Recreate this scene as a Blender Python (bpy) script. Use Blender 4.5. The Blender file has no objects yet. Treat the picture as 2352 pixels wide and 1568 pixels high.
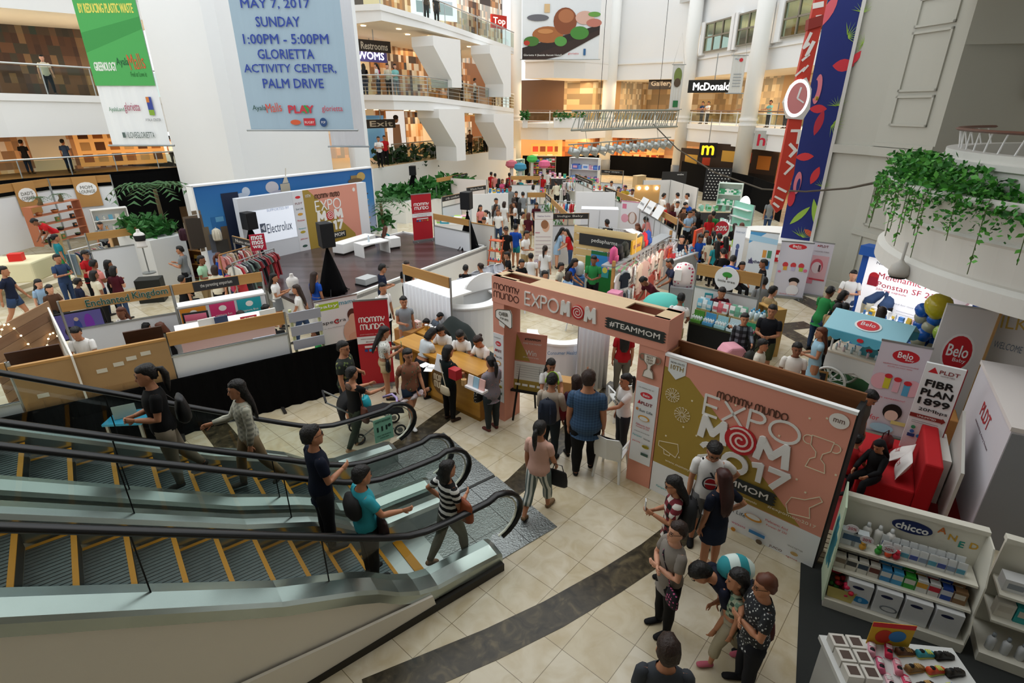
import bpy,bmesh,math,random
from math import sin,cos,pi,radians,atan2,hypot
from mathutils import Vector,Matrix
random.seed(11)
sc=bpy.context.scene
COL=sc.collection
# ---------------- camera, sky, exposure ----------------
FP,TH,H=1243.0,radians(23.4),5.7 # focal length in pixels of a 2352 wide frame, pitch, eye height
cd=bpy.data.cameras.new('camera');cd.sensor_width=36;cd.lens=FP/2352*36;cd.clip_end=300
camera=bpy.data.objects.new('camera',cd);COL.objects.link(camera)
camera.location=(0,0,H);camera.rotation_euler=(pi/2-TH,0,0);sc.camera=camera
w=bpy.data.worlds.new('daylight');sc.world=w;w.use_nodes=True
bg=w.node_tree.nodes['Background'];bg.inputs[0].default_value=(0.93,0.97,1.0,1);bg.inputs[1].default_value=1.15
sc.view_settings.view_transform='Standard';sc.view_settings.look='None'
sc.view_settings.gamma=1;sc.view_settings.use_curve_mapping=False;sc.view_settings.exposure=0.25
cy=sc.cycles
cy.max_bounces=6;cy.diffuse_bounces=3;cy.glossy_bounces=2;cy.transmission_bounces=3;cy.transparent_max_bounces=12
cy.use_denoising=True;cy.caustics_reflective=False;cy.caustics_refractive=False;cy.sample_clamp_indirect=4
# sun through the glass roof, soft
def lamp(kind,name,loc,energy,color=(1,1,1),size=1,rot=(0,0,0),size_y=None):
 l=bpy.data.lights.new(name,kind);l.energy=energy;l.color=color
 if kind=='AREA':
  l.size=size
  if size_y:l.shape='RECTANGLE';l.size_y=size_y
 elif kind=='SUN':l.angle=size
 else:l.shadow_soft_size=size
 o=bpy.data.objects.new(name,l);o.location=loc;o.rotation_euler=rot;COL.objects.link(o);return o
lamp('SUN','daylight_sun',(0,30,30),0.9,(1,.97,.92),radians(70),(radians(-14),radians(8),0))
# ---------------- photograph pixels to points of the place ----------------
CT,ST=cos(TH),sin(TH)
def ray(px,py):
 u=(px-1176)/FP;v=(784-py)/FP
 return Vector((u,CT+v*ST,-ST+v*CT))
def G(px,py,z=0.0):
 r=ray(px,py);return Vector((0,0,H))+r*((z-H)/r.z)
def D(px,py,Y):
 r=ray(px,py);return Vector((0,0,H))+r*(Y/r.y)
def zat(Y,py):
 v=(784-py)/FP;return H+(v*Y*CT-Y*ST)/(CT+v*ST)
def zat_line(x,y,py):return zat(y,py)
def gz(base,py):# height above the floor of a pixel row right over a floor pixel
 return zat(G(*base).y,py)
 # ---------------- materials ----------------
def lin(h):
 if not isinstance(h,str):return tuple(h)[:3]
 h=h.lstrip('#');r=[]
 for i in (0,2,4):
  c=int(h[i:i+2],16)/255;r.append(c/12.92 if c<=.04045 else ((c+.055)/1.055)**2.4)
 return tuple(r)
_M={}
def _new(key):
 m=bpy.data.materials.new(key);m.use_nodes=True;nt=m.node_tree
 return m,nt,nt.nodes['Principled BSDF']
def mat(col,rough=.6,metal=0.,emit=0.,noise=0.,scale=6.,spec=.4,alpha=1.,bump=0.):
 key='%s_%g_%g_%g_%g_%g_%g_%g_%g'%(col,rough,metal,emit,noise,scale,spec,alpha,bump)
 if key in _M:return _M[key]
 m,nt,b=_new('surface_'+str(col).strip('#'));c=lin(col)
 b.inputs['Base Color'].default_value=(*c,1);b.inputs['Roughness'].default_value=rough
 b.inputs['Metallic'].default_value=metal;b.inputs['Specular IOR Level'].default_value=spec
 if emit:b.inputs['Emission Color'].default_value=(*c,1);b.inputs['Emission Strength'].default_value=emit
 if alpha<1:b.inputs['Alpha'].default_value=alpha
 if noise or bump:
  tc=nt.nodes.new('ShaderNodeTexCoord');n=nt.nodes.new('ShaderNodeTexNoise');n.inputs['Scale'].default_value=scale;n.inputs['Detail'].default_value=4
  nt.links.new(tc.outputs['Object'],n.inputs['Vector'])
  if noise:
   r=nt.nodes.new('ShaderNodeMix');r.data_type='RGBA'
   r.inputs['A'].default_value=(*[max(0,x*(1-noise)) for x in c],1);r.inputs['B'].default_value=(*[min(1,x*(1+noise)) for x in c],1)
   nt.links.new(n.outputs['Fac'],r.inputs['Factor']);nt.links.new(r.outputs['Result'],b.inputs['Base Color'])
  if bump:
   bu=nt.nodes.new('ShaderNodeBump');bu.inputs['Strength'].default_value=bump;bu.inputs['Distance'].default_value=.02
   nt.links.new(n.outputs['Fac'],bu.inputs['Height']);nt.links.new(bu.outputs['Normal'],b.inputs['Normal'])
 _M[key]=m;return m
def pattern(kind,cols,scale=10.,rough=.7,axis=2):
 """woven and printed cloth, wood, marble: cols are 2-3 colours"""
 key='%s_%s_%g_%d'%(kind,cols,scale,axis)
 if key in _M:return _M[key]
 m,nt,b=_new('pattern_'+kind);N=nt.nodes.new;L=nt.links.new
 b.inputs['Roughness'].default_value=rough;b.inputs['Specular IOR Level'].default_value=.3
 tc=N('ShaderNodeTexCoord');cr=N('ShaderNodeValToRGB');cr.color_ramp.interpolation='CONSTANT'
 cs=[lin(c) for c in cols];e=cr.color_ramp.elements
 def ramp(stops,interp='CONSTANT'):
  cr.color_ramp.interpolation=interp
  while len(e)<len(stops):e.new(1)
  for el,(p,c) in zip(e,stops):el.position=p;el.color=(*c,1)
 def m_(op,a,v):
  n=N('ShaderNodeMath');n.operation=op
  if hasattr(a,'links'):L(a,n.inputs[0])
  else:n.inputs[0].default_value=a
  if hasattr(v,'links'):L(v,n.inputs[1])
  else:n.inputs[1].default_value=v
  return n.outputs[0]
 if kind in ('stripe','plaid'):
  sx=N('ShaderNodeSeparateXYZ');L(tc.outputs['Object'],sx.inputs[0])
  f1=m_('FRACT',m_('MULTIPLY',sx.outputs[axis],scale),0)
  if kind=='stripe':fac=f1;ramp([(0,cs[0]),(.5,cs[1])])
  else:
   f2=m_('FRACT',m_('MULTIPLY',sx.outputs[0],scale),0)
   a=m_('GREATER_THAN',f1,.5);c2=m_('GREATER_THAN',f2,.5)
   fac=m_('MULTIPLY',m_('ADD',a,c2),.4);ramp([(0,cs[0]),(.3,cs[1]),(.7,cs[2])])
  L(fac,cr.inputs['Fac'])
 elif kind=='floral':
  v=N('ShaderNodeTexVoronoi');v.inputs['Scale'].default_value=scale;L(tc.outputs['Object'],v.inputs['Vector'])
  n=N('ShaderNodeTexNoise');n.inputs['Scale'].default_value=scale*.8;L(tc.outputs['Object'],n.inputs['Vector'])
  L(m_('MULTIPLY',m_('ADD',v.outputs['Distance'],n.outputs['Fac']),.8),cr.inputs['Fac'])
  ramp([(0,cs[1]),(.5,cs[-1]),(.62,cs[0])])
 elif kind=='dots':
  v=N('ShaderNodeTexVoronoi');v.inputs['Scale'].default_value=scale;v.inputs['Randomness'].default_value=.3;L(tc.outputs['Object'],v.inputs['Vector'])
  L(v.outputs['Distance'],cr.inputs['Fac']);ramp([(0,cs[1]),(.3,cs[0])])
 elif kind=='wood':
  mp=N('ShaderNodeMapping');s=[scale]*3;s[axis]=scale*.08;mp.inputs['Scale'].default_value=s;L(tc.outputs['Object'],mp.inputs[0])
  n=N('ShaderNodeTexNoise');n.inputs['Scale'].default_value=1;n.inputs['Detail'].default_value=5;L(mp.outputs[0],n.inputs['Vector'])
  L(n.outputs['Fac'],cr.inputs['Fac']);ramp([(.3,cs[0]),(.7,cs[1])],'LINEAR')
 elif kind=='marble':
  n=N('ShaderNodeTexNoise');n.inputs['Scale'].default_value=scale;n.inputs['Detail'].default_value=8;n.inputs['Distortion'].default_value=1.2;L(tc.outputs['Object'],n.inputs['Vector'])
  L(n.outputs['Fac'],cr.inputs['Fac']);ramp([(.35,cs[0]),(.55,cs[1]),(.75,cs[-1])],'LINEAR')
 L(cr.outputs['Color'],b.inputs['Base Color']);_M[key]=m;return m
def glass_mat(tint='bfd8cf',alpha=.18):
 key='glass%s%g'%(tint,alpha)
 if key in _M:return _M[key]
 m=bpy.data.materials.new('clear_glass');m.use_nodes=True;nt=m.node_tree;nt.nodes.clear();N=nt.nodes.new;L=nt.links.new
 o=N('ShaderNodeOutputMaterial');t=N('ShaderNodeBsdfTransparent');g=N('ShaderNodeBsdfGlossy');mx=N('ShaderNodeMixShader');fr=N('ShaderNodeLayerWeight');pw=N('ShaderNodeMath');pw.operation='POWER';pw.inputs[1].default_value=4;ad=N('ShaderNodeMath');ad.operation='MULTIPLY_ADD';ad.inputs[1].default_value=.7;ad.inputs[2].default_value=.05
 t.inputs[0].default_value=(*[1-alpha*(1-x)*1.6 for x in lin(tint)],1);g.inputs['Roughness'].default_value=.03;fr.inputs[0].default_value=.5
 L(fr.outputs[1],pw.inputs[0]);L(pw.outputs[0],ad.inputs[0]);L(ad.outputs[0],mx.inputs[0]);L(t.outputs[0],mx.inputs[1]);L(g.outputs[0],mx.inputs[2]);L(mx.outputs[0],o.inputs[0])
 _M[key]=m;return m
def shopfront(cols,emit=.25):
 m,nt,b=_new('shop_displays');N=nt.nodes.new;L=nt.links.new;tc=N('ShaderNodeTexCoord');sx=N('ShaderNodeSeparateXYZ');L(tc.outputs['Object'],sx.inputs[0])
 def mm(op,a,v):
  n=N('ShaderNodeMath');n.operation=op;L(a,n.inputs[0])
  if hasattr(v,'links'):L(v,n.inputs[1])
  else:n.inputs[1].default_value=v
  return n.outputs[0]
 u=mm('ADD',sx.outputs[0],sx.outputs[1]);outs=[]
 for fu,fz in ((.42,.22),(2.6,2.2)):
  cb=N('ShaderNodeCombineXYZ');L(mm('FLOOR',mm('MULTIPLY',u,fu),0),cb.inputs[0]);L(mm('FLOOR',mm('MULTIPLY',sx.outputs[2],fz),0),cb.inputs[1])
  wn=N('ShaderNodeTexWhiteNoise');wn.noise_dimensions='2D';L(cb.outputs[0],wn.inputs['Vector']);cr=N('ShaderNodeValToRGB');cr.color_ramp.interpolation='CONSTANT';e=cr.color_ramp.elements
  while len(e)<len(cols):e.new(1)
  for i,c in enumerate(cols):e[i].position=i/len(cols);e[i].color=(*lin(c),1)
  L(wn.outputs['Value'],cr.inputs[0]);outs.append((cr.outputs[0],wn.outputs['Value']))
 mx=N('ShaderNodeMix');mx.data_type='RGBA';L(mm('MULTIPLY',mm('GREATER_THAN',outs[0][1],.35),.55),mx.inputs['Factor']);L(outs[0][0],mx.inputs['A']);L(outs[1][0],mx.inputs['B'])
 L(mx.outputs['Result'],b.inputs['Base Color']);L(mx.outputs['Result'],b.inputs['Emission Color']);b.inputs['Emission Strength'].default_value=emit;return m  # faint emission puts the glow of lit shop interiors into the wall colours
WHITE=mat('f4f4f3',.5);WALLW=mat('f3f4f4',.75,noise=.015,scale=.6);BLACK=mat('0b0b0c',.7);CLOTHB=mat('070708',.95,spec=.1,bump=.3,scale=3)
STEEL=mat('b9bdbd',.3,.9);ALU=mat('a4a8a8',.4,.8);CHROME=mat('c4ccca',.22,.95);RUBBER=mat('08090c',.32)
WOOD=pattern('wood',('b98a4e','cfa164'),9,.6,0);WOODD=pattern('wood',('6d4527','8a5a34'),9,.6,0);PINE=pattern('wood',('c9a86f','e3cb96'),8,.7,0)
CARD=mat('a9773f',.8,noise=.08);CARDL=mat('c49a63',.8,noise=.08);PINK=mat('e39c86',.7);GOLD=mat('a58a35',.7);LEAF=mat('2f6b2a',.6,noise=.5,scale=9);LEAFD=mat('183d1b',.6,noise=.5,scale=7)
SKIN={'l':mat('d9a184',.55),'m':mat('b9805f',.55),'d':mat('8a5940',.55)}
# ---------------- geometry ----------------
class MB:
 def __init__(s,M=None):s.v=[];s.f=[];s.m=[];s.M=M or Matrix()
 def add(s,vs,fs,mi=0):
  b=len(s.v);s.v+=[s.M@Vector(p) for p in vs];s.f+=[tuple(i+b for i in f) for f in fs];s.m+=[mi]*len(fs);return s
 def box(s,x0,y0,z0,x1,y1,z1,mi=0):
  return s.add([(x0,y0,z0),(x1,y0,z0),(x1,y1,z0),(x0,y1,z0),(x0,y0,z1),(x1,y0,z1),(x1,y1,z1),(x0,y1,z1)],[(0,3,2,1),(4,5,6,7),(0,1,5,4),(1,2,6,5),(2,3,7,6),(3,0,4,7)],mi)
 def bx(s,c,size,mi=0,R=None):
  hx,hy,hz=[q/2 for q in size];o=s.M;s.M=o@Matrix.Translation(c)@(R.to_4x4() if R else Matrix());s.box(-hx,-hy,-hz,hx,hy,hz,mi);s.M=o;return s
 def prism(s,poly,a0,a1,axis='z',mi=0):
  n=len(poly)
  P={'z':lambda p,a:(p[0],p[1],a),'y':lambda p,a:(p[0],a,p[1]),'x':lambda p,a:(a,p[0],p[1])}[axis]
  fs=[tuple(range(n))[::-1],tuple(range(n,2*n))]+[(i,(i+1)%n,n+(i+1)%n,n+i) for i in range(n)]
  return s.add([P(p,a0) for p in poly]+[P(p,a1) for p in poly],fs,mi)
 def loft(s,rings,mi=0,closed=False,cap=True):
  n=len(rings[0]);vs=[p for r in rings for p in r];fs=[];R=len(rings)
  for k in range(R if closed else R-1):
   a=k*n;b=((k+1)%R)*n
   fs+=[(a+i,a+(i+1)%n,b+(i+1)%n,b+i) for i in range(n)]
  if cap and not closed:fs+=[tuple(range(n))[::-1],tuple(range((R-1)*n,R*n))]
  return s.add(vs,fs,mi)
 def path(s,pts,rads,mi=0,n=8,lat=(1,0,0),closed=False,cap=True):
  pts=[Vector(p) for p in pts];m=len(pts);rings=[];lat=Vector(lat)
  if not isinstance(rads,list):rads=[rads]*m
  for i,p in enumerate(pts):
   t=(pts[(i+1)%m]-pts[i-1]) if closed else (pts[min(i+1,m-1)]-pts[max(i-1,0)])
   t=t.normalized() if t.length>1e-9 else Vector((0,0,1));a=lat-lat.dot(t)*t
   if a.length<.15:a=Vector((0,1,0))-t.y*t
   if a.length<.15:a=Vector((0,0,1))-t.z*t
   a.normalize();b=t.cross(a);r=rads[i];ra,rb=r if isinstance(r,tuple) else (r,r)
   rings.append([p+a*ra*cos(2*pi*k/n)+b*rb*sin(2*pi*k/n) for k in range(n)])
  return s.loft(rings,mi,closed,cap)
 def cyl(s,p0,p1,r0,r1=None,mi=0,n=10):return s.path([p0,p1],[r0,r0 if r1 is None else r1],mi,n)
 def ball(s,c,r,mi=0,n=10,m=6):
  if not isinstance(r,(tuple,list)):r=(r,r,r)
  rings=[[(c[0]+r[0]*sin(pi*j/m)*cos(2*pi*k/n),c[1]+r[1]*sin(pi*j/m)*sin(2*pi*k/n),c[2]-r[2]*cos(pi*j/m)) for k in range(n)] for j in range(m+1)]
  rings[0]=[(c[0]+1e-3*r[0]*cos(2*pi*k/n),c[1]+1e-3*r[1]*sin(2*pi*k/n),c[2]-r[2]) for k in range(n)]
  rings[-1]=[(c[0]+1e-3*r[0]*cos(2*pi*k/n),c[1]+1e-3*r[1]*sin(2*pi*k/n),c[2]+r[2]) for k in range(n)]
  return s.loft(rings,mi)
 def ell(s,x,z,rx,rz,y0,y1,mi=0,n=24):return s.prism([(x+rx*cos(2*pi*k/n),z+rz*sin(2*pi*k/n)) for k in range(n)],y0,y1,'y',mi)
 def stroke(s,pl,wd,y0,y1,mi=0):
  pl=[p for i,p in enumerate(pl) if i==0 or hypot(p[0]-pl[i-1][0],p[1]-pl[i-1][1])>1e-6];n=len(pl)
  def ang(i):return atan2(pl[i+1][1]-pl[i][1],pl[i+1][0]-pl[i][0])
  turn=[0.]+[abs((ang(i)-ang(i-1)+pi)%(2*pi)-pi) for i in range(1,n-1)]+[0.]
  for i in range(n-1):
   (x0,z0),(x1,z1)=pl[i],pl[i+1];L=hypot(x1-x0,z1-z0);dx,dz=(x1-x0)/L*wd/2,(z1-z0)/L*wd/2;e0=math.tan(min(turn[i],.9)/2);e1=math.tan(min(turn[i+1],.9)/2)
   s.prism([(x0-dx*e0-dz,z0-dz*e0+dx),(x0-dx*e0+dz,z0-dz*e0-dx),(x1+dx*e1+dz,z1+dz*e1-dx),(x1+dx*e1-dz,z1+dz*e1+dx)],y0-.0004*(i%7),y1,'y',mi)
   if turn[i]>.6:s.ell(x0,z0,wd/2,wd/2,y0-.0032,y1,mi,12)
  return s
 def mesh(s,name,mats,smooth=False):
  me=bpy.data.meshes.new(name);me.from_pydata([tuple(v) for v in s.v],[],s.f)
  for m in (mats if isinstance(mats,(list,tuple)) else [mats]):me.materials.append(m)
  me.polygons.foreach_set('material_index',s.m)
  bm=bmesh.new();bm.from_mesh(me);bmesh.ops.recalc_face_normals(bm,faces=bm.faces);bm.to_mesh(me);bm.free()
  if smooth:me.polygons.foreach_set('use_smooth',[True]*len(me.polygons))
  me.update();return me
 def build(s,name,mats,parent=None,smooth=False,bevel=0):
  o=bpy.data.objects.new(name,s.mesh(name,mats,smooth));COL.objects.link(o)
  if parent is not None:o.parent=parent
  if bevel:b=o.modifiers.new('bevel','BEVEL');b.width=bevel;b.segments=2;b.limit_method='ANGLE'
  return o
def tag(o,label,cat,group=None,kind=None):
 if label:o['label']=label
 if cat:o['category']=cat
 if group:o['group']=group
 if kind:o['kind']=kind
 return o
def struct(o):o['kind']='structure';return o
def thing(name,label,cat,loc=(0,0,0),rz=0.,group=None):
 o=bpy.data.objects.new(name,None);o.empty_display_size=.1;COL.objects.link(o);o.location=loc;o.rotation_euler=(0,0,rz);return tag(o,label,cat,group)
def frame(A,B):# a thing standing along A-B: local x runs from A to B, -y faces the viewer's side, z is up
 A=Vector(A);B=Vector(B);d=B-A;return A,atan2(d.y,d.x),hypot(d.x,d.y)
def place(o,loc,rz=0.):o.location=loc;o.rotation_euler=(0,0,rz);return o
KIDS={}
def copy_tree(o,loc=None,rz=None,label=None):
 kids={}
 for c in bpy.data.objects:
  if c.parent:kids.setdefault(c.parent.name,[]).append(c)
 def rec(x,par):
  n=x.copy();COL.objects.link(n)
  if par is not None:n.parent=par
  for ch in kids.get(x.name,[]):rec(ch,n)
  return n
 r=rec(o,None)
 if loc is not None:r.location=loc
 if rz is not None:r.rotation_euler=(0,0,rz)
 if label:r['label']=label
 return r
 # ---------------- lettering ----------------
def text_mesh(s,bold=0.,depth=.004,res=2,shear=0.):
 cu=bpy.data.curves.new('letters','FONT');cu.body=s;cu.size=1;cu.extrude=depth/2;cu.offset=bold;cu.resolution_u=res;cu.shear=shear;cu.align_x='CENTER'
 o=bpy.data.objects.new('letters',cu);COL.objects.link(o);me=bpy.data.meshes.new_from_object(o.evaluated_get(bpy.context.evaluated_depsgraph_get()))
 bpy.data.objects.remove(o);bpy.data.curves.remove(cu);return me
def letters(parent,lines,y,m,name='lettering',M=None):
 """lines: (string, x, z, height, width or None[, bold, tilt]); all in ONE mesh on the face y of the parent, facing -y"""
 mb=MB(M)
 for ln in lines:
  s,x,z,h,wd=ln[:5];bold=ln[5] if len(ln)>5 else 0;tilt=ln[6] if len(ln)>6 else 0
  me=text_mesh(s,0,.004)
  if not me.vertices:continue
  xs=[v.co.x for v in me.vertices];ys=[v.co.y for v in me.vertices];W=max(xs)-min(xs);Hh=max(ys)-min(ys);cx=(max(xs)+min(xs))/2;c_y=(max(ys)+min(ys))/2
  sz=h/Hh if h else wd/W;sx=wd/W if wd else sz
  ca,sa=cos(tilt),sin(tilt);vs=[]
  fs=[tuple(p.vertices) for p in me.polygons]
  for q,(ox,oz) in enumerate(((0,0),) if bold<=0 else ((-bold,0),(bold,0),(0,bold),(0,-bold))):
   mb.add([(x+((v.co.x-cx)*sx+ox*sz)*ca-((v.co.y-c_y)*sz+oz*sz)*sa,y-.003-v.co.z*.5-.0004*q,z+((v.co.x-cx)*sx+ox*sz)*sa+((v.co.y-c_y)*sz+oz*sz)*ca) for v in me.vertices],fs)
  bpy.data.meshes.remove(me)
 return mb.build(name,m,parent)
def arc(cx,cz,rx,a0,a1,n=7,rz=None):
 rz=rx if rz is None else rz
 return [(cx+rx*cos(radians(a0+(a1-a0)*i/n)),cz+rz*sin(radians(a0+(a1-a0)*i/n))) for i in range(n+1)]
GLY={'m':(1.08,[[(0,0)]+arc(.27,.73,.27,180,0)+[(.54,0)],[(.54,.73)]+arc(.81,.73,.27,180,0)+[(1.08,0)]]),'o':(.9,[arc(.45,.5,.45,0,360,18,.5)]),'y':(.62,[[(0,1)]+arc(.31,.72,.31,180,360)+[(.62,1)],[(.31,.41),(.31,0)]]),'u':(.62,[[(0,1)]+arc(.31,.31,.31,180,360)+[(.62,1)]]),'n':(.62,[[(0,0)]+arc(.31,.69,.31,180,0)+[(.62,0)]]),'d':(.6,[[(0,0),(0,1),(.12,1)]+arc(.12,.5,.48,90,-90,9,.5)+[(0,0)]]),'E':(.55,[[(.55,1),(0,1),(0,0),(.55,0)],[(0,.5),(.5,.5)]]),'X':(.75,[[(0,0),(.75,1)],[(0,1),(.75,0)]]),'P':(.55,[[(0,0),(0,1),(.28,1)]+arc(.28,.75,.27,90,-90,7,.25)+[(0,.5)]]),'O':(1.,[arc(.5,.5,.5,0,360,22)]),'M':(1.,[[(0,0),(.1,1),(.5,.35),(.9,1),(1.,0)]]),'2':(.7,[arc(.33,.68,.32,170,-35,8)+[(0,.02),(.7,.02)]]),'0':(.8,[arc(.4,.5,.4,0,360,18,.5)]),'1':(.35,[[(0,.85),(.3,1),(.3,0)]]),'7':(.65,[[(0,1),(.65,1),(.2,0)]]),' ':(.4,[])}
def stroke_word(mb,s,x,z,h,wd,y0,y1,gap=.22,mi=0,sx=1.,width=None):
 tot=sum(GLY[c][0] for c in s)+gap*(len(s)-1);k=width/(tot*h) if width else sx
 for c in s:
  gw,pls=GLY[c]
  for pl in pls:mb.stroke([(x+a*h*k,z+b*h) for a,b in pl],wd,y0,y1,mi)
  x+=(gw+gap)*h*k
 return x
def swirl(mb,x,z,r,y0,y1,red,white,th=.16):
 mb.ell(x,z,r,r,y0,y1,red,28)
 pts=[(x+r*(.12+.8*t)*cos(t*4.6*pi+.6),z+r*(.12+.8*t)*sin(t*4.6*pi+.6)) for t in [i/46 for i in range(47)]]
 mb.stroke(pts,r*th*.8,y0-.004,y0,white)
 # ================= the hall: floor, pillars, galleries =================
def floor_material():
 m,nt,b=_new('cream_marble_tiles');N=nt.nodes.new;L=nt.links.new
 tc=N('ShaderNodeTexCoord');mp=N('ShaderNodeMapping');mp.inputs['Location'].default_value=(0.0,0.0,0);mp.inputs['Rotation'].default_value=(0,0,radians(-48.7));L(tc.outputs['Object'],mp.inputs[0])
 br=N('ShaderNodeTexBrick');br.offset=0;br.inputs['Scale'].default_value=1;br.inputs['Brick Width'].default_value=.6;br.inputs['Row Height'].default_value=.6
 br.inputs['Mortar Size'].default_value=.004;br.inputs['Color1'].default_value=(*lin('dcd3bd'),1);br.inputs['Color2'].default_value=(*lin('cfc3a6'),1);br.inputs['Mortar'].default_value=(*lin('8b7f66'),1)
 L(mp.outputs[0],br.inputs['Vector'])
 n=N('ShaderNodeTexNoise');n.inputs['Scale'].default_value=3.4;n.inputs['Detail'].default_value=10;n.inputs['Distortion'].default_value=.9;L(tc.outputs['Object'],n.inputs['Vector'])
 cr=N('ShaderNodeValToRGB');cr.color_ramp.elements[0].position=.3;cr.color_ramp.elements[0].color=(*lin('d9cbaa'),1);cr.color_ramp.elements[1].position=.6;cr.color_ramp.elements[1].color=(1,1,1,1);L(n.outputs['Fac'],cr.inputs[0])
 mx=N('ShaderNodeMix');mx.data_type='RGBA';mx.blend_type='MULTIPLY';mx.inputs['Factor'].default_value=.55
 L(br.outputs['Color'],mx.inputs['A']);L(cr.outputs[0],mx.inputs['B']);L(mx.outputs['Result'],b.inputs['Base Color'])
 b.inputs['Roughness'].default_value=.22;b.inputs['Specular IOR Level'].default_value=.4;return m
struct(MB().box(-70,-8,-.3,60,90,0).build('floor',floor_material()))
DARKM=pattern('marble',('2e2a20','463f30','6d6248'),5,.25)
def band(name,pts,wd,z=.004):
 P=[G(*p) for p in pts];mb=MB();L=[];R=[]
 for i,p in enumerate(P):
  t=(P[min(i+1,len(P)-1)]-P[max(i-1,0)]);t.z=0;t.normalize();n=Vector((-t.y,t.x,0))*wd/2;L.append(p+n);R.append(p-n)
 for i in range(len(P)-1):
  mb.add([L[i],R[i],R[i+1],L[i+1]]+[q+Vector((0,0,z)) for q in (L[i],R[i],R[i+1],L[i+1])],[(4,5,6,7),(0,1,5,4),(2,3,7,6),(3,0,4,7),(1,2,6,5)])
 struct(mb.build(name,DARKM))
band('trim_1',[(840,1600),(980,1541),(1130,1478),(1270,1410),(1400,1335),(1500,1270),(1600,1190),(1680,1120)],.42)
band('trim_2',[(1120,1165),(1190,1110),(1290,1010),(1340,960),(1420,880)],.4)
band('trim_3',[(890,1045),(960,1000),(1020,955),(1075,915)],.4)
band('trim_4',[(415,880),(470,950),(545,1045)],.45)
band('trim_5',[(1690,760),(1790,752),(1860,745)],.5,.005)
band('trim_6',[(1790,752),(1850,785),(1900,825),(1960,900)],.5)
band('trim_7',[(1800,668),(1850,690),(1900,715)],.6)
# --- great white pillar on the stage side
KX=lambda px:(px-1176)*CT/FP
def along(P,d,px):
 k=KX(px);L=(k*P.y-P.x)/(d[0]-k*d[1]);return Vector((P.x+d[0]*L,P.y+d[1]*L,0))
E1,E2=Vector((.512,.86,0)),Vector((.86,-.512,0))
k=KX(518);P1=Vector((k*24.5,24.5,0));PL=along(P1,(-.86,.512),374);PR=along(P1,(.512,.86),747)
back=PL+(PR-P1)
ch=.35;c1=P1+(PL-P1).normalized()*ch;c2=P1+(PR-P1).normalized()*ch
struct(MB().prism([(p.x,p.y) for p in (PL,c1,c2,PR,back)],0,16).build('pillar_left',WALLW))
# second, set back behind it
struct(MB().prism([(p.x,p.y) for p in (along(P1+E1*6,(.86,-.512),800)+E1*.1,along(P1+E1*6,(.86,-.512),838),along(P1+E1*7.5,(.86,-.512),838),along(P1+E1*7.5,(.86,-.512),790))],0,16).build('pillar_back',WALLW))
# --- galleries on the stage side, built along stations (column, distance)
FASC=mat('f2f2f0',.6,noise=.02,scale=.8);SOFF=mat('e9dcc4',.8);WARM=mat('f2d6a6',.8)
def gallery(name,st,deep,mats=(FASC,SOFF),thick_back=True):
 """st: (px, Y, row_top, row_bottom): white fascia with its slab running back by deep metres"""
 F_=[];
 for px,Y,rt,rb in st:x=KX(px)*Y;F_.append((x,Y,zat(Y,rt),zat(Y,rb)))
 mb=MB();n=len(F_)
 for i in range(n-1):
  (x0,y0,t0,b0),(x1,y1,t1,b1)=F_[i],F_[i+1];B0=(x0+deep[0],y0+deep[1]);B1=(x1+deep[0],y1+deep[1])
  mb.add([(x0,y0,b0),(x1,y1,b1),(x1,y1,t1),(x0,y0,t0),(*B0,t0),(*B1,t1),(*B0,b0+.1),(*B1,b1+.1)],[(0,1,2,3),(3,2,5,4)],0)
  mb.add([(x0,y0,b0),(x1,y1,b1),(*B1,b1+.1),(*B0,b0+.1)],[(0,1,2,3)],1)
  # drip moulding
  mb.add([(x0,y0-.12,t0-.28),(x1,y1-.12,t1-.28),(x1,y1-.12,t1),(x0,y0-.12,t0),(x0,y0,t0),(x1,y1,t1),(x0,y0,t0-.28),(x1,y1,t1-.28)],[(0,1,2,3),(3,2,5,4),(0,6,7,1)],0)
 struct(mb.build(name,list(mats)));return F_
UP=gallery('slab_upper',[(700,37,20,58),(822,34,13,56),(893,32.5,9,47),(985,34.5,38,67),(1031,36,54,80),(1100,40,80,101),(1180,46,110,125)],(-9,9))
LO=gallery('slab_lower',[(700,37,220,252),(822,34,217,250),(905,33,218,252),(985,34.5,221,254),(1031,36,227,257),(1100,39,237,261),(1180,46,249,269)],(-9,9))
GLASS=glass_mat('9db8aa',.42)
def railing(name,F_,label,hgt=1.0,glass=True,posts=True,m=STEEL,dz=0.,bars=0,group=None):
 o=thing(name,label,'railing',(F_[0][0],F_[0][1],F_[0][2]),group=group);O=Vector(o.location)
 pts=[Vector((f[0],f[1]-.04,f[2]+dz))-O for f in F_];up=Vector((0,0,hgt))
 MB().path([p+up for p in pts],.04,0,6).build('handrail',m,o)
 if bars:
  mb=MB()
  for b in range(1,bars+1):mb.path([p+up*b/(bars+1) for p in pts],.018,0,5)
  mb.build('rail_bars_pattern',m,o)
 if glass:
  mb=MB()
  for a,b in zip(pts,pts[1:]):mb.add([a,b,b+up*.93,a+up*.93],[(0,1,2,3)])
  mb.build('glass_pane',GLASS,o)
 L=0
 for a,b in zip(pts,pts[1:]):
  d=(b-a).length;n=max(1,int(d/1.6))
  for i in range(n):q=a.lerp(b,i/n);MB().cyl(q,q+up,.025,None,0,6).build('post',m,o)
 return o
railing('gallery_railing',[f for f in UP[1:]],'glass railing along the highest gallery beside the tall white pillar')
railing('gallery_railing',[f for f in LO[1:]],'barred glass railing along the middle gallery with a crowd behind it',bars=4,glass=True)
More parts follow.
